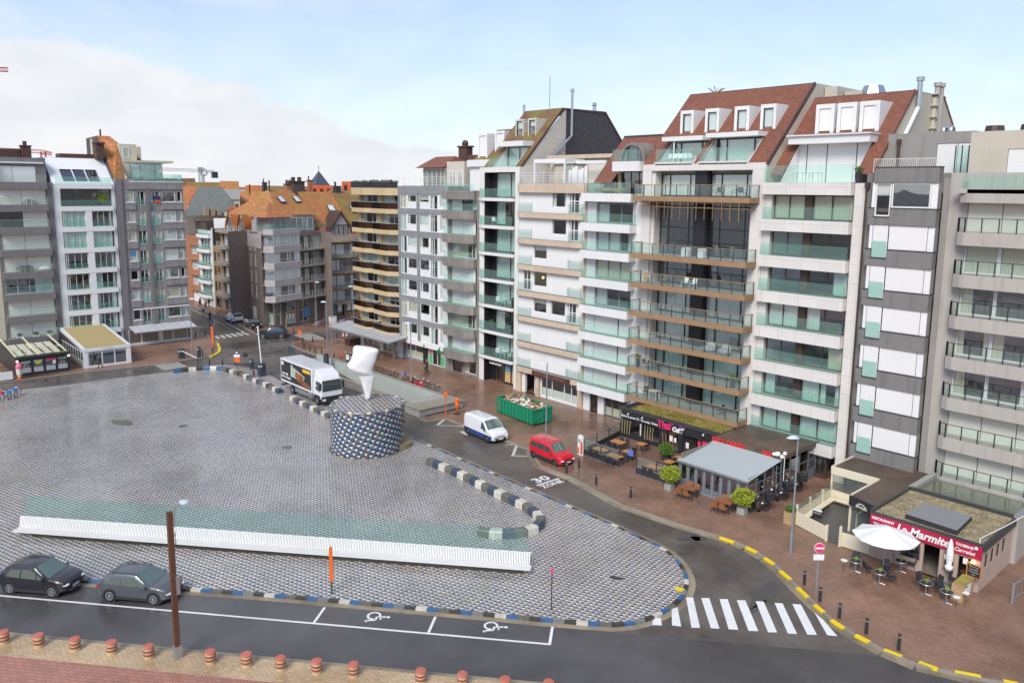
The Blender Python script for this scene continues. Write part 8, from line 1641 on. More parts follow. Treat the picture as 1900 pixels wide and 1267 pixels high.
for s in(-1,1):
 b=MB();b.ext([(3.85,s*1.212,1.65),(4.75,s*1.212,1.45),(4.86,s*1.17,2.5),(3.85,s*1.15,2.5)],(0,s*.01,0));b.build('side_window',MATS['car_glass'],root);b=MB();b.box(5.15,5.21,s*.95-.2,s*.95+.2,.58,.80);b.build('headlight',MATS['light_glass'],root);b=MB();b.box(5.0,5.15,s*1.32-.1,s*1.32+.1,1.75,2.45);b.build('mirror',MATS['cladding'],root)
 for x,r_ in((4.15,.46),(-1.6,.46)):
  b=MB();b.cyl((0,0,0),r_,-.28,.05,24);b.xf(Matrix.Translation((x,s*1.18,r_))@Matrix.Rotation(R_(-90*s),4,'X'));wh=b.build('wheel',MATS['tyre'],root);b=MB();b.cyl((0,0,0),r_*.58,.04,.07,16);b.cyl((0,0,0),r_*.22,.07,.11,10);b.xf(Matrix.Translation((x,s*1.18,r_))@Matrix.Rotation(R_(-90*s),4,'X'));b.build('rim',MATS['rim'],wh)
 b=MB();b.ext([(3.35,s*1.215,.62),(3.6,s*1.215,1.08),(4.7,s*1.215,1.08),(4.95,s*1.215,.62)],(0,s*.02,0));b.build('mudguard',MATS['cladding'],root);b=MB();b.box(-.9,2.1,s*1.2-.03,s*1.2+.03,.45,.95);b.build('side_guard',MATS['rim'],root);b=MB();b.box(2.2,3.1,s*1.1-.15,s*1.1+.15,.4,1.0);b.build('tank',MATS['paint_silver'],root)
b=MB();b.box(-4.2,4.9,-.45,.45,.55,1.05);b.box(-4.35,-4.1,-1.2,1.2,.5,.65);b.build('chassis',MATS['cladding'],root)
root.location=(-76.7,39.55,.0);root.rotation_euler=(0,0,R_(-1))
mat('skip_green',(.015,.26,.135),.45,.14,1.2,streak=.25);root=thing('skip','green ribbed roll-off skip filled with broken boards and plaster','skip',(0,0,0));Ls,Ws,Hs=5.9,2.35,1.55;b=MB()
for s in(-1,1):b.ext([(-Ls/2,s*Ws/2,.16),(Ls/2,s*Ws/2,.16),(Ls/2,s*Ws/2,Hs),(-Ls/2,s*Ws/2,Hs)],(0,-s*.05,0));b.ext([(s*Ls/2,-Ws/2,.16),(s*Ls/2,Ws/2,.16),(s*Ls/2,Ws/2,Hs),(s*Ls/2,-Ws/2,Hs)],(-s*.05,0,0))
b.box(-Ls/2,Ls/2,-Ws/2,Ws/2,.14,.2)
b.build('hull',MATS['skip_green'],root)
for s in(-1,1):
 for i in range(11):b=MB();x=-Ls/2+.25+i*.54;b.ext([(x-.09,s*Ws/2,.1),(x+.09,s*Ws/2,.1),(x+.09,s*Ws/2,Hs-.1),(x-.09,s*Ws/2,Hs-.1)],(0,s*.09,0));b.build('rib',MATS['skip_green'],root)
b=MB();b.obox((-Ls/2,-Ws/2),(Ls/2,-Ws/2),.16,Hs-.06,Hs+.05);b.obox((-Ls/2,Ws/2),(Ls/2,Ws/2),.16,Hs-.06,Hs+.05);b.obox((-Ls/2,-Ws/2),(-Ls/2,Ws/2),.16,Hs-.06,Hs+.05);b.obox((Ls/2,-Ws/2),(Ls/2,Ws/2),.16,Hs-.06,Hs+.05);b.build('rim',MATS['skip_green'],root)
b=MB();b.box(Ls/2,Ls/2+.06,-.06,.06,.2,Hs);b.ext([(Ls/2,-Ws/2,.3),(Ls/2,-Ws/2,.45),(Ls/2,Ws/2,1.4),(Ls/2,Ws/2,1.25)],(.05,0,0));b.build('end_brace',MATS['skip_green'],root);b=MB();b.box(-Ls/2+.2,Ls/2-.2,-.5,-.38,0,.14);b.box(-Ls/2+.2,Ls/2-.2,.38,.5,0,.14);b.build('skid',MATS['cladding'],root)
root.location=(-55.6,51.75,0);root.rotation_euler=(0,0,R_(-4));rnd=random.Random(9);mat('board_pale',(.72,.66,.56),.7,.25,2);mat('board_brown',(.34,.17,.08),.7,.3,3)
for j,(m_,n_,nm) in enumerate((('board_pale',42,'plaster_rubble'),('board_brown',30,'wood_rubble'))):
 b=MB()
 for i in range(n_):
  q=MB();l=rnd.uniform(.3,1.3);q.box(-l/2,l/2,-rnd.uniform(.05,.3),.05,-.02,.02);q.xf(Matrix.Translation((-55.6+rnd.uniform(-2.3,2.3),51.75+rnd.uniform(-.8,.8),Hs-.12+rnd.uniform(0,.25)))@Matrix.Rotation(rnd.uniform(0,6),4,'Z')@Matrix.Rotation(rnd.uniform(-.5,.5),4,'Y')@Matrix.Rotation(rnd.uniform(-.4,.4),4,'X'));b.add(q.v,q.f)
 stuff(b.build(nm,MATS[m_]),['pale broken plasterboard heaped in the green skip','brown broken wood heaped in the green skip'][j],'rubble')
b=MB();b.box(-58.3,-52.9,50.75,52.75,.25,Hs-.14);stuff(b.build('rubble_fill',MATS['board_brown']),'mass of rubble beneath the boards in the green skip','rubble')
# two-wheelers
mat('bike_black',(.03,.03,.035),.4,.1);mat('bike_blue',(.03,.22,.55),.4,.05);mat('bike_pale',(.55,.62,.70),.4,.05);mat('bike_red',(.50,.02,.06),.4,.05);mat('crate_violet',(.16,.12,.45),.6,.05)
def bicycle(fm,basket=None,name='bicycle'):
 t=thing(name,'bicycle','bicycle')
 for x in(-.52,.52):b=MB();b.ring((x,0,.34),(0,1,0),.325,.022,20,5);[b.tube([(x,0,.34),(x+.31*math.cos(a),0,.34+.31*math.sin(a))],.004,3) for a in[math.pi*k/5 for k in range(10)]];b.build('wheel',MATS['tyre'],t)
 b=MB();[b.tube(p,.02,6) for p in([(-.52,0,.34),(-.1,0,.32),(.36,0,.78)],[(-.1,0,.32),(-.2,0,.85)],[(-.18,0,.76),(.34,0,.86)],[(-.52,0,.34),(-.18,0,.72)],[(.52,0,.34),(.34,0,.95)])];b.build('frame',MATS[fm],t)
 b=MB();b.tube([(.26,-.28,1.02),(.34,-.1,1.0),(.34,.1,1.0),(.26,.28,1.02)],.016,6);b.build('handlebar',MATS['steel'],t);b=MB();b.ball((-.22,0,.9),(.13,.08,.04),8,5);b.build('saddle',MATS['bike_black'],t)
 if basket:b=MB();b.box(.42,.74,-.17,.17,.72,.98);b.build('basket',MATS[basket],t)
 return t
B1=bicycle('bike_black');B2=bicycle('bike_pale','crate_violet');B3=bicycle('bike_pale','bike_red','hire_bicycle');B4=bicycle('bike_pale','bike_blue','hire_bicycle');index_children()
ORD='first second third fourth fifth sixth seventh eighth ninth tenth eleventh twelfth thirteenth fourteenth fifteenth sixteenth seventeenth eighteenth nineteenth twentieth'.split();gp_='bicycles parked along the ramp';rnd=random.Random(4)
for i in range(13):
 x=-82.6+i*1.02+rnd.uniform(-.2,.2);o=B2 if i==7 else B1;put(o,Vector((x,50.5+rnd.uniform(-.15,.15),0)),R_(90+rnd.uniform(-14,14)),'bicycle with a violet crate parked beside the ramp wall' if i==7 else 'dark bicycle beside the ramp wall, %s from the left of the row'%ORD[i],gp_)
for i,(px,py) in enumerate(((800,727),(811,732))):put(B1,g(px,py),R_(70+25*i),['left','right'][i]+' of two bicycles at the steel hoops near the end of the ramp','bicycles at the hoops')
for i,(px,py) in enumerate(((598,606),(607,607),(632,603),(643,601),(652,599),(587,607))):put([B1,B2][i%3==2],g(px,py),R_([100,80,60,95,110,70][i]),['bicycle leaning near the grey corner building, left of the lamp','bicycle beside the lamp before the corner building','bicycle with a violet crate by the estate agent window','bicycle right of the violet crate','last bicycle before the estate agent window','bicycle with a violet crate left of the lamp'][i],'bicycles before the far corner')
for i,(px,py) in enumerate(((3,738),(11,741))):put(B3,g(px,py),R_(-50+8*i),['hire bicycle with a red basket at the very left edge','hire bicycle with a red basket next to the blue ones'][i],'hire bicycles')
for i,(px,py) in enumerate(((24,739),(34,734))):put(B4,g(px,py),R_(-42+9*i),['hire bicycle with a blue basket beside the red ones','rightmost hire bicycle with a blue basket'][i],'hire bicycles')
def hoop(px,py):
 c=g(px,py);b=MB();b.tube([(c.x,c.y-.4,0),(c.x,c.y-.4,.7),(c.x,c.y-.2,.85),(c.x,c.y+.3,.85),(c.x,c.y+.42,.7),(c.x,c.y+.42,0)],.025,6);return b.build('bike_hoop',MATS['steel'])
for i,(px,py) in enumerate(((822,738),(838,744),(856,750),(807,731))):tag(hoop(px,py),'bent steel bicycle hoop past the ramp, '+['second','third','rightmost','leftmost'][i],'bicycle stand','steel bicycle hoops')
def scooter(fm,label,loc,rz,roof=False,box=False,grp=None,cat='scooter'):
 t=thing('motor_scooter',label,cat)
 for x in(-.55,.58):b=MB();b.ring((x,0,.24),(0,1,0),.19,.055,18,6);b.cyl((0,0,0),.12,-.03,.03,12);q=b.build('wheel',MATS['tyre'],t)
 b=MB();b.ball((-.42,0,.55),(.42,.19,.22),12,8);b.box(-.2,.35,-.16,.16,.26,.34);b.ext([(.32,-.18,.3),(.5,-.16,.35),(.40,-.2,1.0),(.30,-.2,.98)],(0,.38,0));b.ball((.58,0,.42),(.24,.08,.12),10,6);b.build('body',MATS[fm],t,smooth=False)
 b=MB();b.ball((-.38,0,.78),(.36,.15,.08),10,6);b.build('seat',MATS['cladding'],t);b=MB();b.tube([(.24,-.34,1.08),(.34,0,1.02),(.24,.34,1.08)],.02,6);b.build('handlebar',MATS['cladding'],t);b=MB();b.ball((.50,0,.88),.09,8,6);b.build('headlight',MATS['light_glass'],t)
 for s in(-1,1):b=MB();b.tube([(.28,s*.26,1.05),(.30,s*.36,1.28)],.01,4);b.ball((.30,s*.38,1.3),(.03,.08,.055),8,5);b.build('mirror',MATS['light_glass'],t)
 if box:b=MB();b.box(-.98,-.42,-.30,.30,.86,1.40);bb=b.build('delivery_box',MATS['cladding'],t,bevel=.04);b=MB();b.box(-.9,-.5,-.315,-.305,.95,1.3);b.box(-.99-.01,-.985,-.22,.22,.95,1.3);b.build('box_label',MATS['letter_cream'],bb)
 t.location=loc;t.rotation_euler=(0,0,rz);return t
for i,(px,py) in enumerate(((1405,950),(1440,930),(1468,914))):
 c=g(px,py);scooter('paint_nearblack',['black delivery scooter with a box, just right of the lime bush','black delivery scooter with a box, middle one beside the grey restaurant','black delivery scooter with a box, farthest from the road beside the grey restaurant'][i],(c.x,c.y+.2,0),R_(-125),box=True)
c=g(779,722);scooter('paint_red','red scooter parked at the end of the bicycle row by the ramp',(c.x,c.y,0),R_(-20));c=g(770,719);scooter('paint_red','red moped beside the lamp post at the ramp',(c.x,c.y,0),R_(200))
c=g(648,671);scooter('paint_white','white scooter standing beyond the ramp wall left of the sculpture',(c.x,c.y,0),R_(-60))
# street furniture
mat('corten',(.12,.052,.03),.6,.2,2);mat('orange_paint',(.80,.14,.02),.5,.08);mat('bollard_red',(.50,.15,.105),.5,.12,3,bump=.1);mat('bollard_cream',(.58,.43,.27),.5,.12,3);mat('bollard_band',(.27,.075,.045),.5,.12,3);mat('galv',(.27,.30,.33),.45,.1,1,metal=.2)
def lamp(pb,pt,label,side=-1,grp='street lamps'):
 c=g(*pb);h=zat(c,*pt);root=thing('street_lamp',label,'street lamp',(c.x,c.y,0),grp);b=MB();b.tube([(c.x,c.y,0),(c.x,c.y,1.2),(c.x,c.y,1.25),(c.x,c.y,h)],[.09,.09,.065,.05],10);b.build('pole',MATS['galv'],root)
 r=Vector((RT.x,RT.y,0))*side;q=Vector((c.x,c.y,h));b=MB();b.cyl((0,0,0),.42,0,.05,16,.34,.5);b.cyl((0,0,0),.34,.05,.16,16,.16,.5);a=math.atan2(r.y,r.x);b.xf(Matrix.Translation(q+r*.32)@Matrix.Rotation(a,4,'Z'));b.build('lamp_head',mat('lamp_head',(.55,.62,.70),.3,.05),root)
lamp((1467,1025),(1474,812),'tall grey street lamp between the grey restaurant and the cream terrace');lamp((1013,816),(1012,674),'grey street lamp behind the red people carrier');lamp((763,716),(758,600),'grey street lamp at the bicycle row along the ramp');lamp((608,676),(600,561),'grey street lamp beside the tall black litter bin');lamp((587,606),(587,524),'street lamp before the lilac grey corner building',1);lamp((657,631),(653,532),'street lamp close to the pale ribbed canopy');lamp((357,657),(354,555),'street lamp beside the white boom on the left',1)
c=g(330,1219);h=zat(c,317.5,949);root=thing('post','tall square rust brown post standing on the promenade edge','lamp post',(c.x,c.y,0));b=MB();b.box(c.x-.12,c.x+.12,c.y-.12,c.y+.12,.5,h);b.build('shaft',MATS['corten'],root);b=MB();b.box(c.x-.17,c.x+.17,c.y-.17,c.y+.17,0,.62);b.build('shoe',MATS['steel'],root);r=Vector((RT.x,RT.y,0));b=MB();p=c+r*.22;b.tube([p+Vector((0,0,h-1.6)),p+Vector((0,0,h-.2)),p+r*.1+Vector((0,0,h+.35)),p+r*.35+Vector((0,0,h+.5))],.035,6);b.build('arm',MATS['steel'],root);b=MB();b.ball(p+r*.5+Vector((0,0,h+.5)),(.3,.22,.08),10,5);b.build('lamp_head',MATS['lamp_head'],root);b=MB();p=c+r*.2;b.box(p.x-.08,p.x+.08,p.y-.08,p.y+.08,h-4.1,h-3.2);b.build('cabinet',MATS['steel'],root)
def bollard():
 t=thing('promenade_bollard','x','bollard');b=MB();b.lathe((0,0,0),[(.23,0),(.24,.1),(.24,.52),(.22,.56)],18);b.build('drum',MATS['bollard_cream'],t);b=MB();b.lathe((0,0,0),[(.245,.16),(.255,.18),(.255,.25),(.245,.27)],18);b.lathe((0,0,0),[(.245,.34),(.255,.36),(.255,.42),(.245,.44)],18);b.build('band',MATS['bollard_band'],t);b=MB();b.lathe((0,0,0),[(.25,.54),(.26,.57),(.24,.62),(.12,.645),(.1,.63),(.02,.65)],18);b.build('cap',MATS['bollard_red'],t);return t
BL_=bollard();index_children()
for i,(x,y) in enumerate(((8,1173),(73,1179),(140,1186),(208,1192),(277,1200),(391,1210),(458,1215),(521,1222),(588,1228),(656,1234),(781,1246),(858,1253),(937,1262),(1018,1268))):c=g(x,y+19);put(BL_,c,0,'stubby terracotta and cream banded bollard, %s from the left of the promenade row'%ORD[i],'banded bollards along the promenade')
def pbol():t=thing('bollard','x','bollard');b=MB();b.lathe((0,0,0),[(.085,0),(.085,.82),(.07,.85),(.02,.86)],12);b.build('post',MATS['bike_black'],t);b=MB();b.lathe((0,0,0),[(.09,.68),(.09,.74)],12);b.build('band',MATS['rail_grey'],t);return t
PB=pbol();index_children()
for i,p in enumerate(((1074,868),(1051,877),(1106,899),(1170,923),(1492,1084),(1521,1115),(1557,1146),(1607,1175),(1667,1205))):put(PB,g(*p),0,'black post bollard at the right hand kerb, %s counting from the red car'%ORD[i],'black bollards along the right hand kerb')
for i,p in enumerate(((562,637),(564,646),(575,651),(585,655),(597,658),(580,635),(603,630),(625,627),(545,619),(475,619),(620,667),(392,629),(395,655),(376,659),(389,677.5),(413,677),(436,677.6),(471,696.6),(363,626),(381,623))):put(PB,g(*p),0,'small black bollard around the far junction, '+('by the right hand crossing, %s of its line'%ORD[i] if i<9 or i==10 else('at the corner of the side street' if i==9 else('%s on the left hand corner pavement'%ORD[i-11] if i in(11,12,13,18,19) else '%s before the curved block wall'%ORD[i-14]))),'black bollards around the junction')
c=g(1514,1097);h=zat(c,1517,1015);nv=Vector((-FW.x,-FW.y,0)).normalized();ang=math.atan2(nv.y,nv.x);root=thing('road_sign','round red no entry sign with a white plate under it','road sign',(c.x,c.y,0));b=MB();b.tube([c,c+Vector((0,0,h+.3))],.035,8);b.build('post',MATS['steel'],root)
def disc(name,z,r,m,off):b=MB();b.cyl((0,0,0),r,0,.02,24);b.xf(Matrix.Translation(c+nv*off+Vector((0,0,z)))@Matrix.Rotation(ang,4,'Z')@Matrix.Rotation(R_(90),4,'Y'));return b.build(name,MATS[m],root)
disc('disc_rim',h,.30,'white_paint',.03);disc('disc',h,.275,'sign_pink',.055)
tv=Vector((-nv.y,nv.x,0))
def plate(name,z0,z1,w_,m,off,o=None):o=o or root;b=MB();p=WP[o.name]+nv*off;p.z=0;b.ext([p-tv*w_+Vector((0,0,z0)),p+tv*w_+Vector((0,0,z0)),p+tv*w_+Vector((0,0,z1)),p-tv*w_+Vector((0,0,z1))],nv*.02);return b.build(name,MATS[m],o)
plate('bar',h-.05,h+.05,.23,'white_paint',.08);plate('plate',h-.72,h-.38,.30,'white_paint',.04)
def posted(nm,label,cat,base,parts,ph,pm='metal_dark',pr_=.035):
 c=g(*base);root=thing(nm,label,cat,(c.x,c.y,0));b=MB();b.tube([c,c+Vector((0,0,ph))],pr_,8);b.build('post',MATS[pm],root)
 for i,(n_,z0,z1,w_,m_) in enumerate(parts):plate(n_,z0,z1,w_,m_,.04+i*.004,root)
 return root
posted('road_sign','dark stacked parking sign with an orange plate before the curved block wall','road sign',(440.7,684.5),[('plate',2.5,3.2,.22,'metal_dark'),('plate',1.9,2.35,.25,'metal_dark'),('arrow',2.0,2.2,.12,'white_paint'),('plate',1.5,1.85,.36,'white_paint'),('orange_plate',.85,1.42,.36,'orange_paint')],3.2)
posted('road_sign','small dark double sign right of the stacked parking sign','road sign',(456,678),[('plate',1.1,1.6,.32,'metal_dark')],1.6,pr_=.02)
posted('road_sign','slim tall orange marker post by the left crossing','marker',(395,645),[('panel',.6,3.0,.16,'orange_paint')],3.0,'orange_paint');posted('post','thin dark post beside the slim orange marker','post',(398.5,650),[],2.2)
posted('road_sign','thin orange sign pole at the right crossing','road sign',(557,639),[('plate',1.5,2.0,.3,'orange_paint')],2.1,'orange_paint');posted('road_sign','blue disc street sign beyond the far crossing','road sign',(378,592),[('plate',1.3,1.75,.28,'bike_blue'),('yellow_plate',.9,1.15,.4,'logo_yellow')],1.8)
posted('road_sign','small red sign on a pole between the litter bin and the white scooter','road sign',(634,673),[('plate',1.0,1.35,.17,'sign_red')],1.3);posted('marker_post','leaning red orange marker post at the near edge of the plaza','marker',(616,1101),[('panel',.75,2.75,.10,'orange_paint')],2.8,'bike_black',.04);posted('post','thin dark pole with a small red tip at the plaza edge','post',(1023,1131),[('tip',2.1,2.45,.05,'sign_pink')],2.45,'metal_dark',.03)
posted('marker_post','tall orange pole with a round head at the end of the ramp','marker',(827,769),[('head',1.9,2.35,.2,'orange_paint')],2.2,'orange_paint',.05);c=g(848.5,768);root=thing('orange_marker','bulbous orange marker beside the tall orange pole','marker',(c.x,c.y,0));b=MB();b.lathe(c,[(.07,0),(.06,.5),(.22,.8),(.24,1.15),(.14,1.25),(.24,1.4),(.16,1.65),(.03,1.7)],14);b.build('body',MATS['orange_paint'],root,smooth=True);b=MB();b.cyl(c,.32,0,.06,14);b.build('foot',MATS['metal_dark'],root)
for i,(px,py) in enumerate(((637,627),(643.5,627))):c=g(px,py);root=thing('striped_post',['left','right'][i]+' one of two orange and white posts before the far corner','marker',(c.x,c.y,0));[(lambda b:(b.cyl(c,.13,k*.34,k*.34+.34,10),b.build('stripe',MATS['white_paint' if k%2 else 'orange_paint'],root)))(MB()) for k in range(4)];b=MB();b.box(c.x-.4,c.x+.4,c.y-.3,c.y+.3,0,.06);b.build('foot',MATS['metal_dark'],root)
mat('machine_blue',(.045,.06,.085),.5,.1)
def machine(px,py,pyt,w_,label,nm='ticket_column',cat='ticket machine'):c=g(px,py);h=zat(c,px,pyt);root=thing(nm,label,cat,(c.x,c.y,0));b=MB();b.box(c.x-w_,c.x+w_,c.y-w_,c.y+w_,0,h);b.build('housing',MATS['machine_blue'],root,bevel=.03);plate('display',h*.72,h*.88,w_*.7,'rail_grey',w_*1.5,root);return root,c,h
machine(467,684.5,666,.19,'dark blue ticket column left of the raised boom');machine(369.7,662,643,.2,'dark blue ticket column beside the left boom')
r1,c,h=machine(337,664,647,.34,'left car park barrier with a lowered white boom','barrier','barrier');e=g(367,680);b=MB();b.tube([(c.x,c.y,h-.25),(e.x,e.y,1.05)],.06,6);b.build('boom',MATS['white_paint'],r1);b=MB();b.tube([e,e+Vector((0,0,1.5))],.06,6);b.build('rest_post',MATS['machine_blue'],r1)
r1,c,h=machine(486,697,673,.38,'car park barrier with its white boom standing upright','barrier','barrier');b=MB();b.tube([(c.x,c.y,h-.2),(c.x-.2,c.y-.2,6.0)],.075,6);b.build('boom',MATS['white_paint'],r1)
c=g(605.5,679);root=thing('litter_bin','tall round black litter bin at the head of the ramp','litter bin',(c.x,c.y,0));b=MB();b.lathe(c,[(.34,0),(.36,1.3),(.30,1.36)],18);b.build('drum',MATS['machine_blue'],root);b=MB();b.lathe(c,[(.25,1.3),(.3,1.5),(.2,1.62)],14);b.build('hood',MATS['metal_dark'],root)
c=g(617.5,601);root=thing('cabinet','white utility cabinet against the far corner building','cabinet',(c.x,c.y,0));b=MB();b.box(c.x-.3,c.x+.3,c.y-.55,c.y+.55,0,1.3);b.build('housing',MATS['white_paint'],root);b=MB();b.box(c.x-.35,c.x+.35,c.y-.6,c.y+.6,1.3,1.36);b.build('lid',MATS['rail_grey'],root)
for i,(px,py) in enumerate(((537,659),(541,660),(546,662))):posted('bike_stand',['left','middle','right'][i]+' one of three dark stands at the ramp entrance','post',(px,py),[('plate',.5,1.2,.14,'machine_blue')],1.2)['group']='stands at the ramp entrance'
# balcony furniture, seen through the glass
WC=make_chair('white chair','white_paint','white_paint',True);BC=make_chair('black chair','charcoal','metal_dark',True);OC=make_chair('orange chair','ochre_band','timber_brown');WT=make_table('white table',.9,.7,'white_paint','white_paint');BT=make_table('black table',.7,.7,'charcoal','metal_dark');index_children();UP_=[0]
def bal(T,a,d,z,rz,label,grp='balcony furniture'):return put(T,RF.P(a,d,z),rz,label,grp)
bl=zs_r4=[yz(891,y) for y in(655.0,608,561,513.7,465.5,416.5,366.6)]
for k,lb in((0,'lowest'),(2,'third')):bal(WC,-67.9,-.6,bl[k],1.2,'left white chair on the %s black loggia'%lb);bal(WC,-65.7,-.5,bl[k],-1.3,'right white chair on the %s black loggia'%lb);bal(WT,-66.8,-.6,bl[k],0,'white table on the %s black loggia'%lb)
bal(WC,-68.6,-.5,bl[5],1.2,'white lounge chair on the second highest black loggia')
z=13.92;bal(WC,-41.2,.9,z,0,'left of two white chairs at the centre of a timber edged balcony');bal(WC,-40.3,.9,z,0,'right of two white chairs at the centre of a timber edged balcony');bal(OC,-45.6,.7,z,.9,'left orange chair on the timber edged balcony');bal(OC,-43.7,.7,z,-.9,'right orange chair on the timber edged balcony')
z=21.83
for i,a in enumerate((-38.9,-38.2,-36.9,-36.2)):bal(BC,a,.5,z,.9 if i%2 else-.9,'black chair %s on the topmost timber edged balcony'%['at the left','second from left','third from left','at the right'][i])
bal(BC,-45.4,.5,3.2,.4,'black chair on the lowest timber edged balcony, left end');bal(WT,-44.3,.6,3.2,0,'white table on the lowest timber edged balcony');bal(BC,-37.2,.5,3.2,-.5,'black chair on the lowest timber edged balcony, right end')
bal(BT,-44.6,.7,5.93,0,'dark table on the second timber edged balcony');bal(BC,-45.3,.7,5.93,1.5,'dark chair left of the table on the second timber edged balcony');bal(BC,-43.8,.7,5.93,-1.5,'dark chair right of the table on the second timber edged balcony')
for i in range(5):bal(WC,-44.9+i*.62,-1.0,24.78,.3*i,'white chair %s on the left roof terrace under the four dormers'%['one','two','three','four','five'][i] if 0 else 'white chair on the roof terrace under four dormers, %s from the left'%ORD[i])
bal(WT,-31.6,-.2,23.1,0,'left white picnic table on the terrace of the ribbon building');bal(WT,-30.3,-.2,23.1,0,'right white picnic table on the terrace of the ribbon building')
for i,(a,z,lb) in enumerate(((-38.4,8.6,'left grey beanbag on a timber edged balcony'),(-36.9,8.6,'right grey beanbag on a timber edged balcony'))):o=MB();p=RF.P(a,.8,z+.3);o.ball(p,(.62,.5,.32),12,7);o.ball(p+Vector((0,.25,.25)),(.5,.3,.35),10,6);tag(o.build('beanbag',mat('fabric_grey',(.36,.36,.36),.9,.1,2),smooth=True),lb,'beanbag')
for i,(a,d,z,lb) in enumerate(((-46.2,.8,5.93,'round topped plant in a tall black pot, left end of a timber edged balcony'),(-35.9,.9,5.93,'round topped plant in a tall black pot, right end of a timber edged balcony'),(-26.9,-.1,23.1,'covered dark green plant at the right end of the ribbon building terrace'),(-68.8,-.3,bl[1],'green plant at the left of the second black loggia'),(-65.0,-.3,bl[2],'green plant at the right of the third black loggia'))):
 p=RF.P(a,d,z);root=thing('potted_plant',lb,'plant',p);b=MB();b.cyl(p,.17,z,z+.75,12,.24);b.build('pot',MATS['charcoal'],root);leaves(root,'foliage',p+Vector((0,0,.95)),(.32,.32,.26),260,MATS['leaf_green'],.07,seed=i)
for i,a in enumerate((-41.2,-39.6)):o=MB();p=RF.P(a,.9,16.6);o.box(p.x-.35,p.x+.35,p.y-.3,p.y+.3,16.6,17.45);tag(o.build('covered_chair',MATS['canvas_white'],bevel=.1),['left','right'][i]+' white covered chair on the balcony below the double height windows','chair')
LB=lambda T,a,d,z,rz,label:put(T,LR.P(a,d,z),rz,label,'balcony furniture');z1_=2.75+2.83*3
LB(BC,20.3,.3,z1_,0,'black chair left of the small table on a grey balcony of the left row');LB(BT,21.0,.3,z1_,0,'small dark table on a grey balcony of the left row');LB(BC,21.7,.3,z1_,3.1,'black chair right of the small table on a grey balcony of the left row');z1_=2.75+2.83*6;LB(WC,21.3,.3,z1_,0,'left white chair on the upper grey balcony of the left row');LB(WC,22.8,.3,z1_,3.1,'right white chair on the upper grey balcony of the left row');LB(WT,22.0,.3,z1_,0,'white table on the upper grey balcony of the left row')
o=MB();o.ball(LR.P(23.3,.35,2.75+2.83*3+.3),(.35,.75,.32),12,7);tag(o.build('white_bath',MATS['white_paint'],smooth=True),'white rounded lounger on a grey balcony of the left row','lounger')
for i,a in enumerate((19.8,21.6,23.2)):p=LR.P(a,.45,2.75);root=thing('flower_box',['left','middle','right'][i]+' white flower box with dark green leaves above the black cafe','planter',p);b=MB();b.box(p.x-.15,p.x+.15,p.y-.42,p.y+.42,2.76,3.0);b.build('box',MATS['white_paint'],root);leaves(root,'foliage',p+Vector((0,0,.42)),(.25,.38,.26),220,MATS['plant_green'],.07,seed=i)
p=LR.P(30.9,-.2,19.5);root=thing('balcony_shrub','loose yellow green shrub on the upper balcony of the white left building','plant',p);b=MB();b.cyl(p,.2,19.5,19.95,10);b.build('pot',MATS['charcoal'],root);leaves(root,'foliage',p+Vector((0,0,1.05)),(.4,.7,.7),900,MATS['leaf_lime'],.09,seed=5)
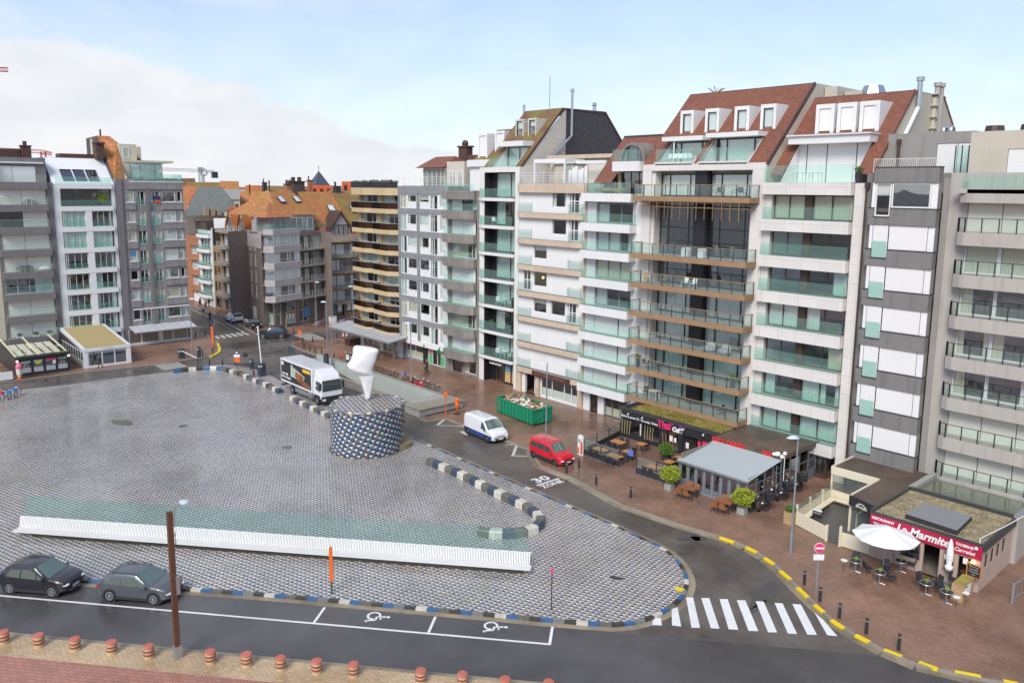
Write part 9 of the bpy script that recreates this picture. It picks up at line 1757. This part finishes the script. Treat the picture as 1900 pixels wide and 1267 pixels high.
# people
mat('skin',(.55,.34,.25),.6,.05,5);mat('coat_black',(.02,.02,.024),.8,.1,3);mat('coat_navy',(.03,.032,.06),.8,.1,3);mat('trousers',(.035,.038,.05),.8,.1,3);mat('coat_tan',(.30,.24,.17),.8,.1,3);mat('hair_dark',(.04,.025,.018),.7,.2,8);mat('hair_fair',(.30,.20,.10),.7,.2,8)
def person(label,loc,rz,coat,hair,ride=False,step=.22):
 root=thing('person',label,'person',(0,0,0));J={}
 hz=.92 if not ride else.98;lean=.06 if not ride else.16
 P_=[('pel',(0,0,hz),.15),('abd',(lean*.4,0,hz+.18),.135),('chest',(lean,0,hz+.40),.155),('neck',(lean*1.3,0,hz+.55),.06),('head',(lean*1.5+.02,0,hz+.70),.10),('crown',(lean*1.5,0,hz+.79),.075)]
 E_=[(0,1),(1,2),(2,3),(3,4),(4,5)]
 for s in(-1,1):
  n=len(P_);k=step*s
  if ride:P_+=[('kn',(.36,s*.10,hz-.18-.10*(s>0)),.07),('an',(.18,s*.10,hz-.58-.12*(s>0)),.045),('toe',(.34,s*.10,hz-.64-.12*(s>0)),.04)];hip=(0.05,s*.09,hz-.05)
  else:P_+=[('kn',(k*.6+.04,s*.09,.50),.068),('an',(k-.03*(s<0),s*.09,.09+.05*(s<0)),.045),('toe',(k+.15,s*.09,.045+.02*(s<0)),.04)];hip=(0,s*.09,hz-.04)
  P_.append(('hip',hip,.095));E_+=[(0,n+3),(n+3,n),(n,n+1),(n+1,n+2)];n=len(P_)
  el=(lean-.04-k*.4,s*.25,hz+.18) if not ride else(lean+.16,s*.24,hz+.20);hd=(lean+.06-k*.7,s*.25,hz-.04) if not ride else(lean+.40,s*.24,hz+.14)
  P_+=[('sh',(lean,s*.17,hz+.46),.065),('el',el,.048),('ha',hd,.036),('fi',(hd[0]+.05,hd[1],hd[2]-.07 if not ride else hd[2]-.02),.026)];E_+=[(2,n),(n,n+1),(n+1,n+2),(n+2,n+3)]
 me=bpy.data.meshes.new('body');me.from_pydata([p[1] for p in P_],E_,[]);o=bpy.data.objects.new('body',me);COL.objects.link(o);o.modifiers.new('skin','SKIN');bpy.context.view_layer.update()
 for i,p in enumerate(P_):me.skin_vertices[0].data[i].radius=(p[2],p[2])
 me.skin_vertices[0].data[0].use_root=True;q=o.modifiers.new('sub','SUBSURF');q.levels=1;q.render_levels=1
 dg=bpy.context.evaluated_depsgraph_get();m2=bpy.data.meshes.new_from_object(o.evaluated_get(dg));bpy.data.objects.remove(o);m2.materials.clear();[m2.materials.append(MATS[x]) for x in('skin',coat,'trousers','cladding')]
 hands=[P_[i][1] for i in range(len(P_)) if P_[i][0] in('ha','fi')]
 for f in m2.polygons:
  c=f.center;f.use_smooth=True;f.material_index=0 if c.z>hz+.56 or any((c-Vector(h)).length<.055 for h in hands) else(1 if c.z>hz-.12 and not(ride and c.x>.2 and c.z<hz) else(3 if c.z<.11 and not ride else 2))
 b_=bpy.data.objects.new('body',m2);COL.objects.link(b_);b_.parent=root;b=MB();hx=lean*1.5;b.ball((hx-.015,0,hz+.76),(.115,.105,.105),10,7);b.build('hair',MATS[hair],root,smooth=True);b=MB();b.ball((hx+.115,0,hz+.69),(.022,.014,.02),6,4);b.build('nose',MATS['skin'],root);b=MB();[b.ball((hx+.098,s*.035,hz+.72),.012,6,4) for s in(-1,1)];b.build('eye',MATS['coat_black'],root)
 if not ride:b=MB();b.lathe((0,0,0),[(.19,hz-.16),(.165,hz+.1),(.18,hz+.36),(.10,hz+.52)],12);b.xf(Matrix.Diagonal((.75,1,1,1)));b.build('coat_skirt',MATS[coat],root,smooth=True)
 root.location=loc;root.rotation_euler=(0,0,rz);return root
person('person in a long black coat walking past the glass veranda',g(187,683.5),R_(-95),'coat_black','hair_dark',step=.26)
for p,cm,hr,lb,rz in(((371.5,571),'coat_navy','hair_dark','person in a dark jacket walking on the far pavement, nearest the junction',200),((382,574),'coat_tan','hair_fair','person in a tan jacket on the far pavement beside another walker',170),((388,570),'coat_black','hair_dark','person in black on the far pavement before the white house',150)):person(lb,g(*p),R_(rz),cm,hr)
for p,cm,hr,lb,rz,z in(((793,694),'coat_navy','hair_fair','person in a dark coat cycling past the shops',165,0),((389,597),'coat_black','hair_dark','person in black cycling down the side street',5,ZR)):
 c=g(*p,z);person(lb,c,R_(rz),cm,hr,True);put(B1,c+Vector((.12*math.cos(R_(rz)),.12*math.sin(R_(rz)),0)),R_(rz),'bicycle ridden by the '+lb,'bicycles being ridden')
for t_,lb in((B1,0),):pass
